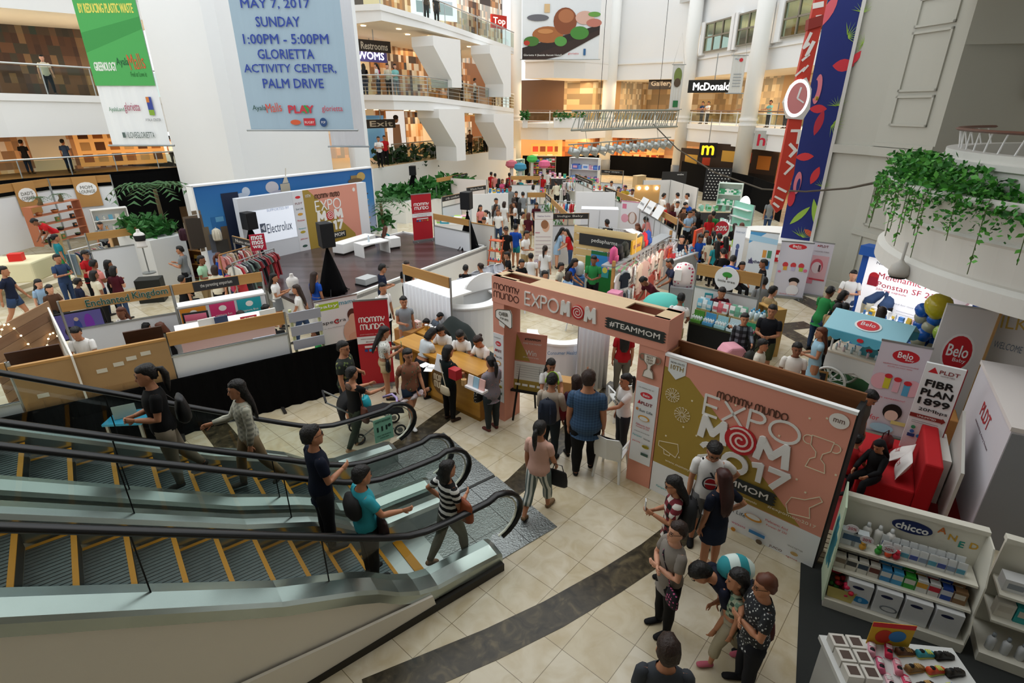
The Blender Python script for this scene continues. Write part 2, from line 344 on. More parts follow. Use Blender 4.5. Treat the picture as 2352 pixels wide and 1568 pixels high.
# columns with slanted brackets between the galleries
def bracket(name,px,Y,rows,wpx):
 x=KX(px)*Y;wd=wpx*Y*CT/FP;zt,zb=zat(Y,rows[0]),zat(Y,rows[1]);d=E2*-1
 mb=MB(Matrix.Translation((x,Y,0))@Matrix.Rotation(atan2(.86,.512)-pi/2,4,'Z'))
 # profile in local (y back, z): wide at the top where it carries the slab
 mb.prism([(0,zt),(0,zt-.5),(1.6,zt-2.2),(1.6,zb),(2.6,zb),(2.6,zt)],0,wd,'x')
 struct(mb.build(name,FASC))
bracket('pillar_bracket',955,35.2,(85,200),60);bracket('pillar_bracket',1085,39.5,(105,222),50)
bracket('pillar_bracket',958,35.5,(250,372),62);bracket('pillar_bracket',1090,39.8,(262,370),52)
# raised ground floor on that side
ZR=2.55
q=[D(838,420,31),D(962,402,36),D(1150,366,46),D(1185,366,49)]
poly=[(p.x,p.y) for p in q]+[(q[3].x-4,q[3].y+14),(q[0].x-22,q[0].y+18),(q[0].x-14,q[0].y+2)]
STONE=mat('d8b98c',.35)
mb=MB();mb.prism(poly,0,ZR-.02,'z',0);mb.prism(poly,ZR-.02,ZR,'z',1);struct(mb.build('floor_raised',[mat('e6e6e2',.7),STONE]))
# shop fronts at the back of the galleries: one warm room per storey
def back_wall(name,pts,z0,z1,m):
 mb=MB()
 for (x0,y0),(x1,y1) in zip(pts,pts[1:]):mb.add([(x0,y0,z0),(x1,y1,z0),(x1,y1,z1),(x0,y0,z1)],[(0,1,2,3)])
 return struct(mb.build(name,m))
SB=[(f[0]-5.2,f[1]+5.2) for f in LO];SB[-1]=(LO[-1][0]-1,LO[-1][1]+10)
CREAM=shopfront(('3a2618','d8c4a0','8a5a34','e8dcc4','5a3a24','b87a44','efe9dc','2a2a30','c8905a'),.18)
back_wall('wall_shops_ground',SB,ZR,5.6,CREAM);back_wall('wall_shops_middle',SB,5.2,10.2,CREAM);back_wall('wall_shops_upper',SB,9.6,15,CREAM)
for z,e in ((5.0,75),(9.4,75),(13.5,80)):
 for i,(a,b) in enumerate(((.15,1),(.55,1),(.9,1))):
  p=Vector((LO[1][0]*(1-a)+LO[-1][0]*a-2.4,LO[1][1]*(1-a)+LO[-1][1]*a+2.6,z));lamp('AREA','shop_downlight',p,e,(1,.72,.42),3)
  # --- far left galleries behind the hanging banner
FL=gallery('slab_far_left',[(-160,22.5,208,320),(0,24.5,213,315),(230,27.3,220,308),(420,30,224,301)],(-8,9))
FU=gallery('slab_far_left_upper',[(-160,22.5,-70,2),(0,24.5,-60,10),(230,27.3,-30,32),(420,30,-10,50)],(-8,9))
railing('gallery_railing',FL,'glass railing on the white gallery behind the green hanging banner',1.15)
SBL=[(f[0]-4.5,f[1]+5) for f in FL]
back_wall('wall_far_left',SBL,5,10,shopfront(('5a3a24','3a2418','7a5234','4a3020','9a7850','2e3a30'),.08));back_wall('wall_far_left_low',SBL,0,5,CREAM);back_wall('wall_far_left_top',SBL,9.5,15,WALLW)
mb=MB();
for (a,b) in zip(FL,FL[1:]):mb.add([(a[0],a[1]+.3,ZR),(b[0],b[1]+.3,ZR),(b[0]-5,b[1]+6,ZR),(a[0]-5,a[1]+6,ZR),(a[0],a[1]+.3,0),(b[0],b[1]+.3,0)],[(0,1,2,3),(4,5,1,0)])
struct(mb.build('floor_far_left',[mat('6a5036',.6)]))
for a in (0.2,.8):
 p=Vector((FL[0][0]*(1-a)+FL[-1][0]*a-2,FL[0][1]*(1-a)+FL[-1][1]*a+2.2,4.3));lamp('AREA','shop_downlight',p,150,(1,.75,.45),2.5);p.z=8.2;lamp('AREA','shop_downlight',p,90,(1,.8,.55),2.5)
 # --- back of the hall and the window side
Z2,ZS,ZC=4.5,3.2,7.85
LINE=[D(1196,280,49),D(1260,280,47.5),D(1330,280,49),D(1400,280,52),D(1556,280,48.5),D(1690,280,40),(16.9,30.5,0),(17.4,26,0)]
LINE=[Vector((p[0],p[1],0)) for p in LINE]
def ribbon(name,line,z0,z1,back,m,soff=None):
 mb=MB()
 for a,b in zip(line,line[1:]):
  c,d=a+Vector(back),b+Vector(back)
  mb.add([(a.x,a.y,z0),(b.x,b.y,z0),(b.x,b.y,z1),(a.x,a.y,z1),(d.x,d.y,z1),(c.x,c.y,z1)],[(0,1,2,3),(3,2,4,5)],0)
  mb.add([(a.x,a.y,z0),(b.x,b.y,z0),(d.x,d.y,z0),(c.x,c.y,z0)],[(0,1,2,3)],1)
 return struct(mb.build(name,[m,soff or SOFF]))
ribbon('slab_back_level',LINE,ZS,Z2,(9,10,0),FASC)
ribbon('trim_level',[p+Vector((-.1,-.14,0)) for p in LINE],Z2-.35,Z2,(.1,.14,0),FASC)
WL=[p+Vector((.35,.5,0)) for p in LINE]
ribbon('wall_back_upper',WL[:5],ZC,17,(9,10,0),WALLW)
ribbon('wall_window_side',WL[4:],ZC,9.5,(9,10,0),WALLW)
ribbon('wall_window_side_top',WL[4:],11.35,17,(9,10,0),WALLW)
ribbon('trim_back_upper',[p+Vector((-.08,-.1,0)) for p in WL],ZC+1.2,ZC+1.32,(.1,.1,0),FASC)
BK=[p+Vector((4.5,5.5,0)) for p in LINE];BK[0]=LINE[0]+Vector((-1,9,0))
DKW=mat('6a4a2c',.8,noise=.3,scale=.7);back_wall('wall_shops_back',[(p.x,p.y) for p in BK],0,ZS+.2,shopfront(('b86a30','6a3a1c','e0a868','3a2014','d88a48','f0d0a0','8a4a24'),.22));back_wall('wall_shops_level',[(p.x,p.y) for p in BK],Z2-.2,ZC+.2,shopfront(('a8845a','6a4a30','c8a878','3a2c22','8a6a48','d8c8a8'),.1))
back_wall('wall_lounge_back',[(p.x,p.y) for p in [q+Vector((6,7,0)) for q in WL[4:]]],9,12,mat('b58a58',.8,noise=.15,scale=.5))
for a,e,c in (((3,1.9),300,(1,.68,.36)),((9.5,3),320,(1,.66,.34)),((1.2,2),200,(1,.7,.4))):
 p=LINE[0].lerp(LINE[4],min(1,a[0]/13))+Vector((1.2,2.6,ZS-.15));lamp('AREA','shop_downlight',p,e,c,4)
 p.z=ZC-.15;lamp('AREA','gallery_downlight',p,e*.7,(1,.75,.48),4)
for t,e in ((.3,150),(.8,130)):
 p=LINE[4].lerp(LINE[6],t)+Vector((2.2,1.6,ZS-.15));lamp('AREA','shop_downlight',p,e*.5,(1,.72,.4),3);p.z=ZC-.15;lamp('AREA','gallery_downlight',p,e,(1,.74,.45),3);p.z=11.2;lamp('AREA','lounge_downlight',p+Vector((1,1.5,0)),170,(1,.8,.55),3)
 # windows of the lounge over the window side
def window(n,px0,px1):
 def on(px):
  a,b=WL[4],WL[6];d=(b-a).normalized();return along(a,d,px)
 A,B=on(px0),on(px1);A,rz,L=frame(A,B);o=thing('window_%d'%n,None,None,(A.x-.1,A.y-.1,9.5),rz);o['kind']='structure'
 mb=MB();
 for x in (0,L/3,2*L/3,L):mb.box(x-.05,-.06,0,x+.05,.06,1.9)
 for z in (0,.95,1.85):mb.box(0,-.06,z-.05,L,.06,z+.05)
 mb.build('window_frame',mat('8a8272',.5),o);MB().box(0,.0,0,L,.02,1.85).build('window_pane',GLASS,o)
 for s in (-1,1):MB().box((-.5 if s<0 else L),-.15,-.2,(0 if s<0 else L+.5),.2,2.0).build('window_jamb',WALLW,o)
window(1,1602,1658);window(2,1672,1742);window(3,1768,1868)
# round columns
def column(px,py,hgt,r,pl=1.3):
 g=G(px,py);o=thing('column',None,None,g);o['kind']='structure'
 MB().cyl((0,0,pl),(0,0,hgt),r,None,0,24).build('column_shaft',mat('f0f0ec',.45),o,True);MB().cyl((0,0,0),(0,0,pl),r*1.06,None,0,24).build('column_base',mat('6f7478',.5),o,True)
 mb=MB()
 for z in (4.6,4.9):mb.cyl((0,0,z),(0,0,z+.14),r*1.12,None,0,24)
 mb.cyl((0,0,hgt-.5),(0,0,hgt),r*1.05,r*1.5,0,24);mb.build('column_ring',FASC,o)
column(1690,455,16,.52);column(1553,416,16,.52);column(1387,400,16,.58);column(1185,402,16,.46)
# roof edge over the window side
struct(MB().prism([(8,60),(14,48),(19,24),(40,24),(40,70),(8,70)],13.2,13.5).build('ceiling_soffit',mat('c9c9c6',.8)))
# --- big pillar on the far right with moulded panels, and the opening beside it
GREY=mat('b9b8ad',.75,noise=.03,scale=.5)
W0,W1,W2=Vector((10.5,18.9,0)),Vector((11.06,17.57,0)),Vector((11.42,15.5,0))
mb=MB();mb.prism([(W0.x,W0.y),(W1.x,W1.y),(W2.x,W2.y),(14.5,15.6),(14.5,19)],0,16);struct(mb.build('pillar_right',GREY))
def on_face(A,B,items,name):
 A_,rz,L=frame(A,B);mb=MB(Matrix.Translation(A_)@Matrix.Rotation(rz,4,'Z'))
 for x0,z0,x1,z1,d in items:mb.box(x0*L,-d,z0,x1*L,.02,z1)
 struct(mb.build(name,GREY))
t=.06
def molding(x0,z0,x1,z1):return [(x0,z0,x1,z0+t,.05),(x0,z1-t,x1,z1,.05),(x0,z0,x0+.03,z1,.05),(x1-.03,z0,x1,z1,.05)]
on_face(W1,W2,molding(.2,5.2,.8,6.0)+molding(.2,6.1,.8,7.6)+molding(.2,7.7,.8,8.4)+molding(.2,.6,.8,2.0)+molding(.2,2.3,.8,3.9)+[(0,4.35,1,4.6,.12),(0,4.62,1,4.72,.06),(0,1.95,1,2.1,.06),(0,0,1,.25,.04)],'trim_pillar')
on_face(W0,W1,[(0,4.35,1,4.6,.12),(0,0,1,.25,.04)],'trim_pillar_side')
# wall with the restaurant opening, level 2
V0,V1=W2,Vector((22,13.2,0));dV=(V1-V0).normalized();nb=Vector((-dV.y,dV.x,0))
def slabbox(name,A,B,dep,z0,z1,m):
 c,e=A+nb*dep,B+nb*dep;return struct(MB().prism([(A.x,A.y),(B.x,B.y),(e.x,e.y),(c.x,c.y)],z0,z1).build(name,m))
slabbox('wall_right_upper',V0,V1,.5,7.15,16,GREY);slabbox('wall_right_lower',V0,V1,.5,0,4.1,GREY)
slabbox('floor_restaurant',V0+nb*.5,V1+nb*.5,5,3.9,4.2,mat('7a5a3c',.5));slabbox('ceiling_restaurant',V0+nb*.5,V1+nb*.5,5,7.15,7.35,mat('b49472',.8))
slabbox('wall_restaurant_back',V0+nb*4.6,V1+nb*4.6,.2,4,7.2,mat('8e6238',.8,noise=.3,scale=1.2));
lamp('AREA','restaurant_downlight',V0+dV*3.5+nb*2.2+Vector((0,0,7.0)),70,(1,.75,.45),2)
# --- building behind and above the photographer: the gallery the picture is taken from, plus an added shade disc
struct(MB().box(-14,-6,0,16,-5.7,12).build('wall_behind',WALLW));struct(MB().box(-14,-6,8.6,16,5.0,9.2).build('ceiling_gallery',WALLW))  # ceiling carried out over the hall, unseen, to shade the foreground
struct(MB().box(-14,-6,3.7,16,.25,4.15).build('floor_gallery',FASC))
struct(MB().cyl((12.2,9.2,8.4),(12.2,9.2,9.1),6.5,None,0,48).build('ceiling_added_shade',WALLW));struct(MB().box(-30.3,-6,0,-30,30,12).build('wall_left',WALLW));struct(MB().box(22,-6,0,22.3,14,12).build('wall_right',GREY))  # unseen overhead disc added to darken the right foreground
# ================= escalators =================
EGLASS=glass_mat('a6bcb0',.3)
ED,PD=Vector((.788,.616,0)),Vector((.616,-.788,0));ERZ=atan2(.616,.788)
def EP(e,l,z=0.):v=ED*e+PD*l;v.z=z;return v
def steps_line(e):return min(2.45,max(0,2.25-.625*(e+1.15))) if e<2.45 else 0.0
E_TOP=-2.6
def nose(e):# height of the running surface, eased into the flat landing
 z=2.25-.625*(e+1.15)
 if e>2.35:return .0
 if e>1.5:t=(e-1.5)/.85;z0=2.25-.625*2.65;return z0*(1-t)**1.6
 return z
STEPM=mat('5d6668',.35,.6,noise=.25,scale=14);RIS=mat('14181a',.5,.4);YEL=mat('c98a12',.5)
BRUSH=mat('b4bfbb',.25,.85,noise=.12,scale=2.5);CLAD=mat('efe9dc',.6)
def escalator(l0,l1,label,outer):
 """running band between l0 (far) and l1 (near); local frame: x down the run, y towards far side"""
 o=thing('escalator',label,'escalator',EP(0,0,0),ERZ,'pair of escalators coming down to the landing')
 Y0,Y1=-l1,-l0 # local y = -l
 es=[-1.15+.36*k for k in range(-4,10)]
 for e in es:
  z=nose(e)
  mb=MB();mb.box(e-.375,Y0+.02,z-.03,e-.03,Y1-.02,z,0);mb.box(e-.04,Y0+.02,z-.22,e-.015,Y1-.02,z-.03,1)
  g=.0115;n=int((Y1-Y0-.1)/.05)
  for i in range(n):y=Y0+.06+i*.05;mb.box(e-.37,y,z,e-.035,y+.026,z+.005,0)
  s=mb.build('step',[STEPM,RIS],o)
  mb=MB();mb.box(e-.045,Y0+.02,z-.004,e,Y1-.02,z+.008);mb.box(e-.37,Y1-.075,z,e-.045,Y1-.03,z+.008);mb.build('yellow_edging',YEL,s)
 MB().prism([(2.0,-.05),(2.72,-.05),(2.72,.03),(2.35,.035),(2.0,.012)],Y0,Y1,'y').build('comb_plate',STEEL,o)
 MB().box(2.30,Y0+.03,.034,2.42,Y1-.03,.045).build('yellow_comb',YEL,o)
 # path of skirt/deck/handrail along the run
 xs=[E_TOP,-1.8,-1,-.2,.6,1.0,1.3,1.55,1.8,2.05,2.3,2.6,2.9,3.2]
 for side,(yi,yg,yo) in (('near',(Y0,Y0-.16,Y0-.36)),('far',(Y1,Y1+.16,Y1+.36))):
  if side=='far' and outer=='near':yo=Y1+.30;yg=Y1+.13
  if side=='near' and outer=='far':yo=Y0-.30;yg=Y0-.13
  deck=lambda e:nose(e)+.12+.24*min(1,max(0,(e-.6)/1.8))*(1-.28*max(0,(e-2.2)))
  rl=lambda e:(lambda a,b:.5*(a+b+((a-b)**2+.03)**.5))(2.25-.625*(e+1.15)+.8,1.0)
  rings=[]
  for e in xs:
   zd=deck(e);s=1 if yo>yi else -1
   rings.append([(e,yi,nose(e)-.2),(e,yi,zd-.05),(e,yi+s*.03,zd),(e,yg,zd+.015),(e,yo-s*.02,zd-.02),(e,yo,zd-.07),(e,yo,zd-.2)])
  rings.append([(3.28,p[1],p[2]-.03) for p in rings[-1]])
  b=MB().loft(rings,0).build('skirt_deck',BRUSH,o)
  mb=MB();s=1 if yo>yi else -1;top=[(e,deck(e)-.19) for e in xs]+[(3.26,deck(3.26)-.22)]
  yc0,yc1=sorted((yo-s*.03,yi+s*.02))
  mb.prism([(E_TOP,-.0)]+top+[(3.26,0)],yc0,yc1,'y',0)
  c=mb.build('cladding',CLAD,o)
  if side=='near' and outer=='near':
   MB().prism([(E_TOP,.0),(E_TOP,.95),(1.0,.42),(2.2,.26),(2.25,.0)],yo-.035,yo+.0,'y').build('cladding_ledge',CLAD,c)
   MB().prism([(-3,0),(-3,.05),(3.27,.12),(3.27,0)],yo-.05,yo+.04,'y').build('kick_strip',mat('26231d',.5),c)
   # glass and handrail
  gp=[(e,rl(e)-.05) for e in xs];nz=arc(3.3,.70,.36,80,-60,8,.33)
  mb=MB();prs=[(e,deck(e),e,rl(e)-.05) for e in xs]+[(3.26,.44,x-.03,z) for x,z in nz]
  for (xa,za,xb,zb),(xc,zc,xd,zd_) in zip(prs,prs[1:]):mb.add([(xa,yg,za),(xc,yg,zc),(xd,yg,zd_),(xb,yg,zb)],[(0,1,2,3) if xa!=xc else (0,2,3)])
  mb.build('glass_balustrade',EGLASS,o)
  for j in (-1.7,-.35,1.1):MB().box(j,yg-.008,deck(j),j+.012,yg+.008,rl(j)-.05).build('glass_joint',RIS,o)
  pts=[(e,yg,rl(e)) for e in xs]+[(x,yg,z) for x,z in arc(3.3,.69,.44,85,-75,9,.37)]
  MB().path(pts,(.055,.034),0,8,(0,1,0)).build('handrail',RUBBER,o,True)
  MB().path([(x-.045,yg,z) for x,z in arc(3.3,.69,.41,85,-75,9,.34)],(.022,.012),0,6,(0,1,0)).build('newel_rim',mat('d8dccb',.4),o)
 return o
escalator(-5.72,-4.76,'nearer escalator with people stepping off, white cladding along the marble floor','near')
escalator(-7.42,-6.46,'farther escalator with a notice on its glass, beside the black curtained booths','far')
# landing plates
PLATE=mat('8f9594',.28,.85,noise=.2,scale=40,bump=.6)
def plate(l0,l1,label):
 o=thing('landing_plate',label,'floor plate',EP(2.7,(l0+l1)/2,0),ERZ);w2=(l1-l0)/2
 MB().box(0,-w2,0,1.68,w2,.012).build('metal_plate',PLATE,o)
 for x in (.55,1.15):MB().box(x,-w2,.0121,x+.008,w2,.0135).build('plate_seam',RIS,o)
 for y in (-w2*.33,w2*.33):MB().box(0,y,.0121,1.68,y+.006,.0135).build('plate_seam',RIS,o)
plate(-6.03,-4.52,'studded metal plate at the foot of the nearer escalator');plate(-7.72,-6.09,'studded metal plate at the foot of the farther escalator')
o=MB().box(2.72,6.035,0,4.36,6.085,.02).build('floor_gap_cover',mat('2b2d2b',.5));place(o,EP(0,0),ERZ);tag(o,'dark strip between the two metal escalator plates','floor strip')
# notice on the glass of the farther escalator
A=EP(2.95,-7.55,.45);o=thing('safety_notice','green escalator safety notice stuck on the far glass balustrade','notice',A,ERZ)
MB().box(0,-.012,0,.34,0,.44).build('notice_sheet',mat('8fd0b4',.6),o)
mb=MB();[mb.box(.05+.08*i,-.016,.2,.08+.08*i,-.013,.29) for i in range(3)];mb.ell(.28,.27,.03,.03,-.016,-.013);mb.build('pictogram',mat('14342a',.6),o)
letters(o,[('SAFETY REMINDER',.17,.39,.035,.28),('HOLD THE HANDRAIL',.17,.12,.02,.26),('STAND FIRM',.17,.07,.02,.16)],-.014,mat('1a4a3a',.6))
# ================= people =================
ARMS={'down':((.16,.0,-1),(.04,.18,-1)),'phone':((.18,.25,-1),(-.35,.95,.35)),'cross':((.28,.25,-1),(-1,.55,.12)),'fwd':((.12,.75,-.65),(-.05,1,-.1)),'table':((.2,.55,-.85),(-.25,.9,-.35)),'hip':((.75,-.35,-.75),(-.75,.45,-.6)),'back':((.2,-.45,-.9),(0,-.1,-1)),'head':((.45,.45,.2),(-.4,-.1,1)),'rail':((.25,.45,-.85),(.15,1,-.15)),'swing':((.12,.35,-1),(.0,.6,-.9)),'carry':((.15,.15,-1),(-.5,.8,.05)),'chin':((.1,.35,-.95),(-.35,.5,1)),'side':((.35,.05,-1),(.35,.3,-.9))}
LEGS={'stand':((.03,0,-1),(.0,-.02,-1)),'fwd':((.02,.38,-1),(0,.1,-1)),'bk':((.02,-.3,-1),(0,-.62,-1)),'sit':((.12,1,-.06),(0,.06,-1)),'bend':((.02,.45,-1),(0,-.5,-1)),'wide':((.14,.05,-1),(.04,0,-1)),'lift':((.04,.75,-1),(0,-.35,-1))}
TORSO=[(.455,.062,.055,0),(.49,.088,.066,-.004),(.53,.096,.07,-.004),(.57,.09,.064,0),(.615,.08,.056,.002),(.66,.084,.058,.004),(.72,.094,.064,.006),(.77,.1,.06,.002),(.8,.094,.05,-.002),(.818,.07,.042,-.004),(.832,.042,.036,-.004),(.87,.03,.031,.004),(.89,.03,.031,.01)]
HEAD=[(.868,.018,.02,.036),(.876,.03,.034,.024),(.893,.039,.047,.013),(.915,.0445,.054,.006),(.94,.0475,.058,0),(.96,.047,.058,-.003),(.978,.041,.052,-.005),(.991,.028,.036,-.006),(.999,.01,.014,-.006)]
NN=12
class Body:
 """a figure in metres, feet at z = 0, facing +y; every part is a list of rings so clothes can follow it"""
 def __init__(s,h=1.6,fat=1.,arms=('down','down'),legs=('stand','stand'),lean=0.,turn=0.,nod=0.,look=0.,fem=False,child=False,sides=NN,twist=0.):
  s.h,s.fat,s.n,s.fem=h,fat,sides,fem;k=h;s.k=k
  s.hs=1.35 if child else 1.1
  s.sw=.098*(.93 if fem else 1.04)*(fat**.35)
  Rl=Matrix.Translation((0,0,.52*k))@Matrix.Rotation(radians(turn),4,'Z')@Matrix.Rotation(radians(-lean),4,'X')@Matrix.Translation((0,0,-.52*k))
  s.Rl=Rl
  Rh=Rl@Matrix.Translation((0,0,.855*k))@Matrix.Rotation(radians(look),4,'Z')@Matrix.Rotation(radians(-nod),4,'X')@Matrix.Translation((0,0,-.855*k))
  s.Rh=Rh
  s.legs=[];lo=0
  for sd,lg in zip((-1,1),legs):
   a,b=[Vector((d[0]*sd,d[1],d[2])).normalized() for d in LEGS[lg]]
   hip=Vector((sd*.05*k*(fat**.3),0,.5*k));knee=hip+a*.238*k;ank=knee+b*.225*k;s.legs.append([hip,knee,ank,b]);lo=min(lo,ank.z-.04*k) if lg!='x' else lo
  low=min(l[2].z for l in s.legs)-.038*k;s.dz=-low
  s.arms=[]
  for sd,ar in zip((-1,1),arms):
   a,b=[Vector((d[0]*sd,d[1],d[2])).normalized() for d in ARMS[ar]]
   sh=Vector((sd*s.sw*k,-.004*k,.795*k));a=(Rl.to_3x3()@a);b=(Rl.to_3x3()@b);sh=Rl@sh
   el=sh+a*.172*k;wr=el+b*.15*k;s.arms.append([sh,el,wr,b,sd])
  up=Vector((0,0,s.dz))
  for l in s.legs:l[0]+=up;l[1]+=up;l[2]+=up
  for a in s.arms:a[0]+=up;a[1]+=up;a[2]+=up
  s.up=Matrix.Translation(up)
 def ring(s,z,rx,ry,yo,head=False,grow=0.,n=None):
  n=n or s.n;k=s.k;f=1 if head else s.fat
  M=s.up@(s.Rh if head else (s.Rl if z>.5 else Matrix()))
  return [M@Vector(((rx*f*k+grow)*cos(2*pi*i/n),yo*k+(ry*f*k+grow)*sin(2*pi*i/n),z*k)) for i in range(n)]
 def torso(s,grow=0.,z0=0,z1=2,hips=1.):return [s.ring(z,rx*(hips if z<.6 else 1),ry*(hips if z<.6 else 1),yo,z>.84 and False,grow) for z,rx,ry,yo in TORSO if z0<=z<=z1]
 def head(s,mb,mi=0):
  hs=s.hs;mb.loft([s.ring(.868+(z-.868)*hs,rx*hs,ry*hs,yo*hs,True) for z,rx,ry,yo in HEAD],mi)
 def headpt(s,x,y,z):return s.up@(s.Rh@(Vector((x*s.hs,y*s.hs,.868+(z-.868)*s.hs))*s.k))
 def arm(s,mb,i,mi=0,grow=0.,t=2.,scale=1.):
  sh,el,wr,b,sd=s.arms[i];k=s.k;f=s.fat**.6
  P=[sh-(el-sh)*.12,sh.lerp(el,.06),sh.lerp(el,.5),el,el.lerp(wr,.35),wr];R=[.02,.031,.0285,.0225,.0235,.0155];T=[0,.0,.5,1,1.35,2]
  pts=[P[0]];rr=[R[0]]
  for j in range(1,6):
   if T[j]<=t:pts.append(P[j]);rr.append(R[j])
   else:
    u=(t-T[j-1])/(T[j]-T[j-1]);pts.append(P[j-1].lerp(P[j],u));rr.append(R[j-1]*(1-u)+R[j]*u);break
  mb.path(pts,[r*k*f*scale+grow for r in rr],mi,max(6,s.n-2),(1,0,0))
 def hand(s,mb,i,mi=0,curl=.45):
  sh,el,wr,b,sd=s.arms[i];k=s.k;lat=Vector((0,0,1)) if abs(b.z)<.75 else Vector((0,1,0));lat=(lat-lat.dot(b)*b).normalized();nrm=b.cross(lat)*sd
  c=wr+b*.05*k;mb.path([wr-b*.01*k,wr+b*.018*k,c,wr+b*.058*k],[(.014*k,.012*k),(.019*k,.011*k),(.0225*k,.011*k),(.018*k,.008*k)],mi,8,lat)
  for j,(o,L) in enumerate(((-.0165,.036),(-.0055,.044),(.0055,.041),(.016,.031))):
   p=wr+b*.052*k+lat*o*k;d1=(b-nrm*curl*.5+lat*o*4).normalized();d2=(b-nrm*(curl*1.8+.1*j)).normalized();q=p+d1*L*.5*k
   mb.path([p-b*.01*k,p,q,q+d2*L*.5*k],[.0052*k,.0055*k,.005*k,.0035*k],mi,6,lat)
  p=wr+b*.02*k-lat*.016*k;d=(b*.75-lat*.75-nrm*.3).normalized();q=p+d*.022*k;mb.path([p+lat*.008*k,p,q,q+(d+b*.8).normalized()*.02*k],[.007*k,.0068*k,.006*k,.004*k],mi,6,nrm)
 def leg(s,mb,i,mi=0,grow=0.,t=2.,scale=1.,taper=0.):
  hip,kn,an,b=s.legs[i];k=s.k;f=s.fat**.7
  P=[hip+Vector((0,0,.02*k)),hip.lerp(kn,.25),hip.lerp(kn,.6),kn,kn.lerp(an,.35),kn.lerp(an,.8),an];R=[.055,.053,.045,.033,.0335,.0225,.02];T=[0,.25,.6,1,1.35,1.8,2]
  pts=[P[0]];rr=[R[0]]
  for j in range(1,7):
   if T[j]<=t:pts.append(P[j]);rr.append(R[j])
   else:
    u=(t-T[j-1])/(T[j]-T[j-1]);pts.append(P[j-1].lerp(P[j],u));rr.append(R[j-1]*(1-u)+R[j]*u);break
  n=len(pts);mb.path(pts,[r*k*f*scale+grow+taper*j/max(1,n-1) for j,r in enumerate(rr)],mi,max(6,s.n-2),(1,0,0))
 def foot(s,mb,i,mi=0,grow=0.,sole=False):
  hip,kn,an,b=s.legs[i];k=s.k;tilt=max(-.9,min(.5,b.y*.8));fw=Vector((0,cos(tilt),sin(tilt)));fw=Vector((.12*(-1 if i==0 else 1),fw.y,fw.z)).normalized();dn=Vector((0,fw.z,-fw.y)) if fw.y else Vector((0,0,-1));dn.normalize();lat=fw.cross(dn)
  z=.019;h=an-fw*.028*k+dn*z*k
  mb.path([h,h+fw*.012*k,h+fw*.05*k,h+fw*.1*k+dn*.004*k,h+fw*.13*k+dn*.006*k,h+fw*.142*k+dn*.008*k],[(.012*k+grow,.014*k),(.02*k+grow,.019*k+grow),(.021*k+grow,.019*k+grow),(.0255*k+grow,.0135*k+grow),(.021*k+grow,.011*k+grow),(.008*k+grow,.005*k+grow)],mi,8,lat)
 def hair(s,mb,kind,mi=0):
  hs=s.hs;g=.008
  def R(z,rx,ry,yo):return s.ring(.868+(z-.868)*hs,rx*hs,ry*hs,yo*hs,True)
  if kind=='bald':return
  cap=[(.9,.034,.028,-.032),(.92,.046,.037,-.03),(.94,.0525,.044,-.024),(.96,.0535,.051,-.017),(.972,.052,.0595,-.009),(.986,.046,.056,-.006),(1.0,.034,.043,-.006),(1.01,.013,.018,-.006)]
  if kind in ('long','bob','veil'):
   lo=[(.66,.03,.01,-.062),(.7,.05,.016,-.064),(.76,.058,.02,-.062),(.82,.06,.026,-.054),(.865,.058,.036,-.04)] if kind!='bob' else [(.84,.045,.03,-.03),(.87,.056,.042,-.025)]
   cap=lo+[(.905,.0565,.038,-.032),(.935,.057,.044,-.025)]+cap[3:]
  rj=random.Random(int(s.h*1000)+len(kind));mb.loft([[p+Vector((rj.uniform(-1,1),rj.uniform(-1,1),rj.uniform(-1,1)))*.0042*s.k for p in R(*c)] for c in cap],mi)
  if kind=='pony':
   P=[s.headpt(0,-.055,.955),s.headpt(0,-.088,.945),s.headpt(0,-.098,.9),s.headpt(0,-.088,.83),s.headpt(0,-.08,.77)];mb.path(P,[.014*s.k,.022*s.k,.026*s.k,.022*s.k,.006*s.k],mi,8)
  if kind=='bun':
   c=s.headpt(0,-.07,.96);mb.ball(c,.027*s.k,mi,8,6)
  if kind=='cap':
   mb.loft([R(.958,.054,.062,-.003),R(.962,.052,.075,.03),R(.966,.054,.061,-.003)],mi)
 def face(s,mb,eye,lip):
  for sd in (-1,1):
   c=s.headpt(sd*.018,.0545,.938);mb.ball(c,(.0075*s.k,.004*s.k,.0042*s.k),eye,8,4)
   mb.path([s.headpt(sd*.008,.058,.951),s.headpt(sd*.02,.0575,.954),s.headpt(sd*.031,.049,.949)],.0022*s.k,eye,5)
  mb.path([s.headpt(-.014,.0545,.895),s.headpt(0,.0585,.894),s.headpt(.014,.0545,.895)],[.0015*s.k,.0035*s.k,.0015*s.k],lip,6)
 def features(s,mb,mi=0):# nose, ears
  mb.path([s.headpt(0,.052,.942),s.headpt(0,.0625,.922),s.headpt(0,.066,.914),s.headpt(0,.054,.908)],[.004*s.k,.0075*s.k,.0085*s.k,.005*s.k],mi,6)
  for sd in (-1,1):mb.ball(s.headpt(sd*.0475,-.002,.927),(.006*s.k,.011*s.k,.017*s.k),mi,8,6)
EYE=mat('160f0c',.3);LIP=mat('8e4038',.5)
HAIRC={'k':mat('0f0c0b',.5,noise=.4,scale=45,bump=.6),'b':mat('2b1a12',.5,noise=.4,scale=45,bump=.6),'r':mat('5a2f1b',.5),'g':mat('3a3735',.5),'y':mat('8d6b3a',.5)}
def remeshed(mb,name,mats,vox):
 o=mb.build(name,mats);m=o.modifiers.new('r','REMESH');m.mode='VOXEL';m.voxel_size=vox
 sm=o.modifiers.new('s','SMOOTH');sm.factor=.5;sm.iterations=2
 me=bpy.data.meshes.new_from_object(o.evaluated_get(bpy.context.evaluated_depsgraph_get()));bpy.data.objects.remove(o)
 me.polygons.foreach_set('use_smooth',[True]*len(me.polygons));return me
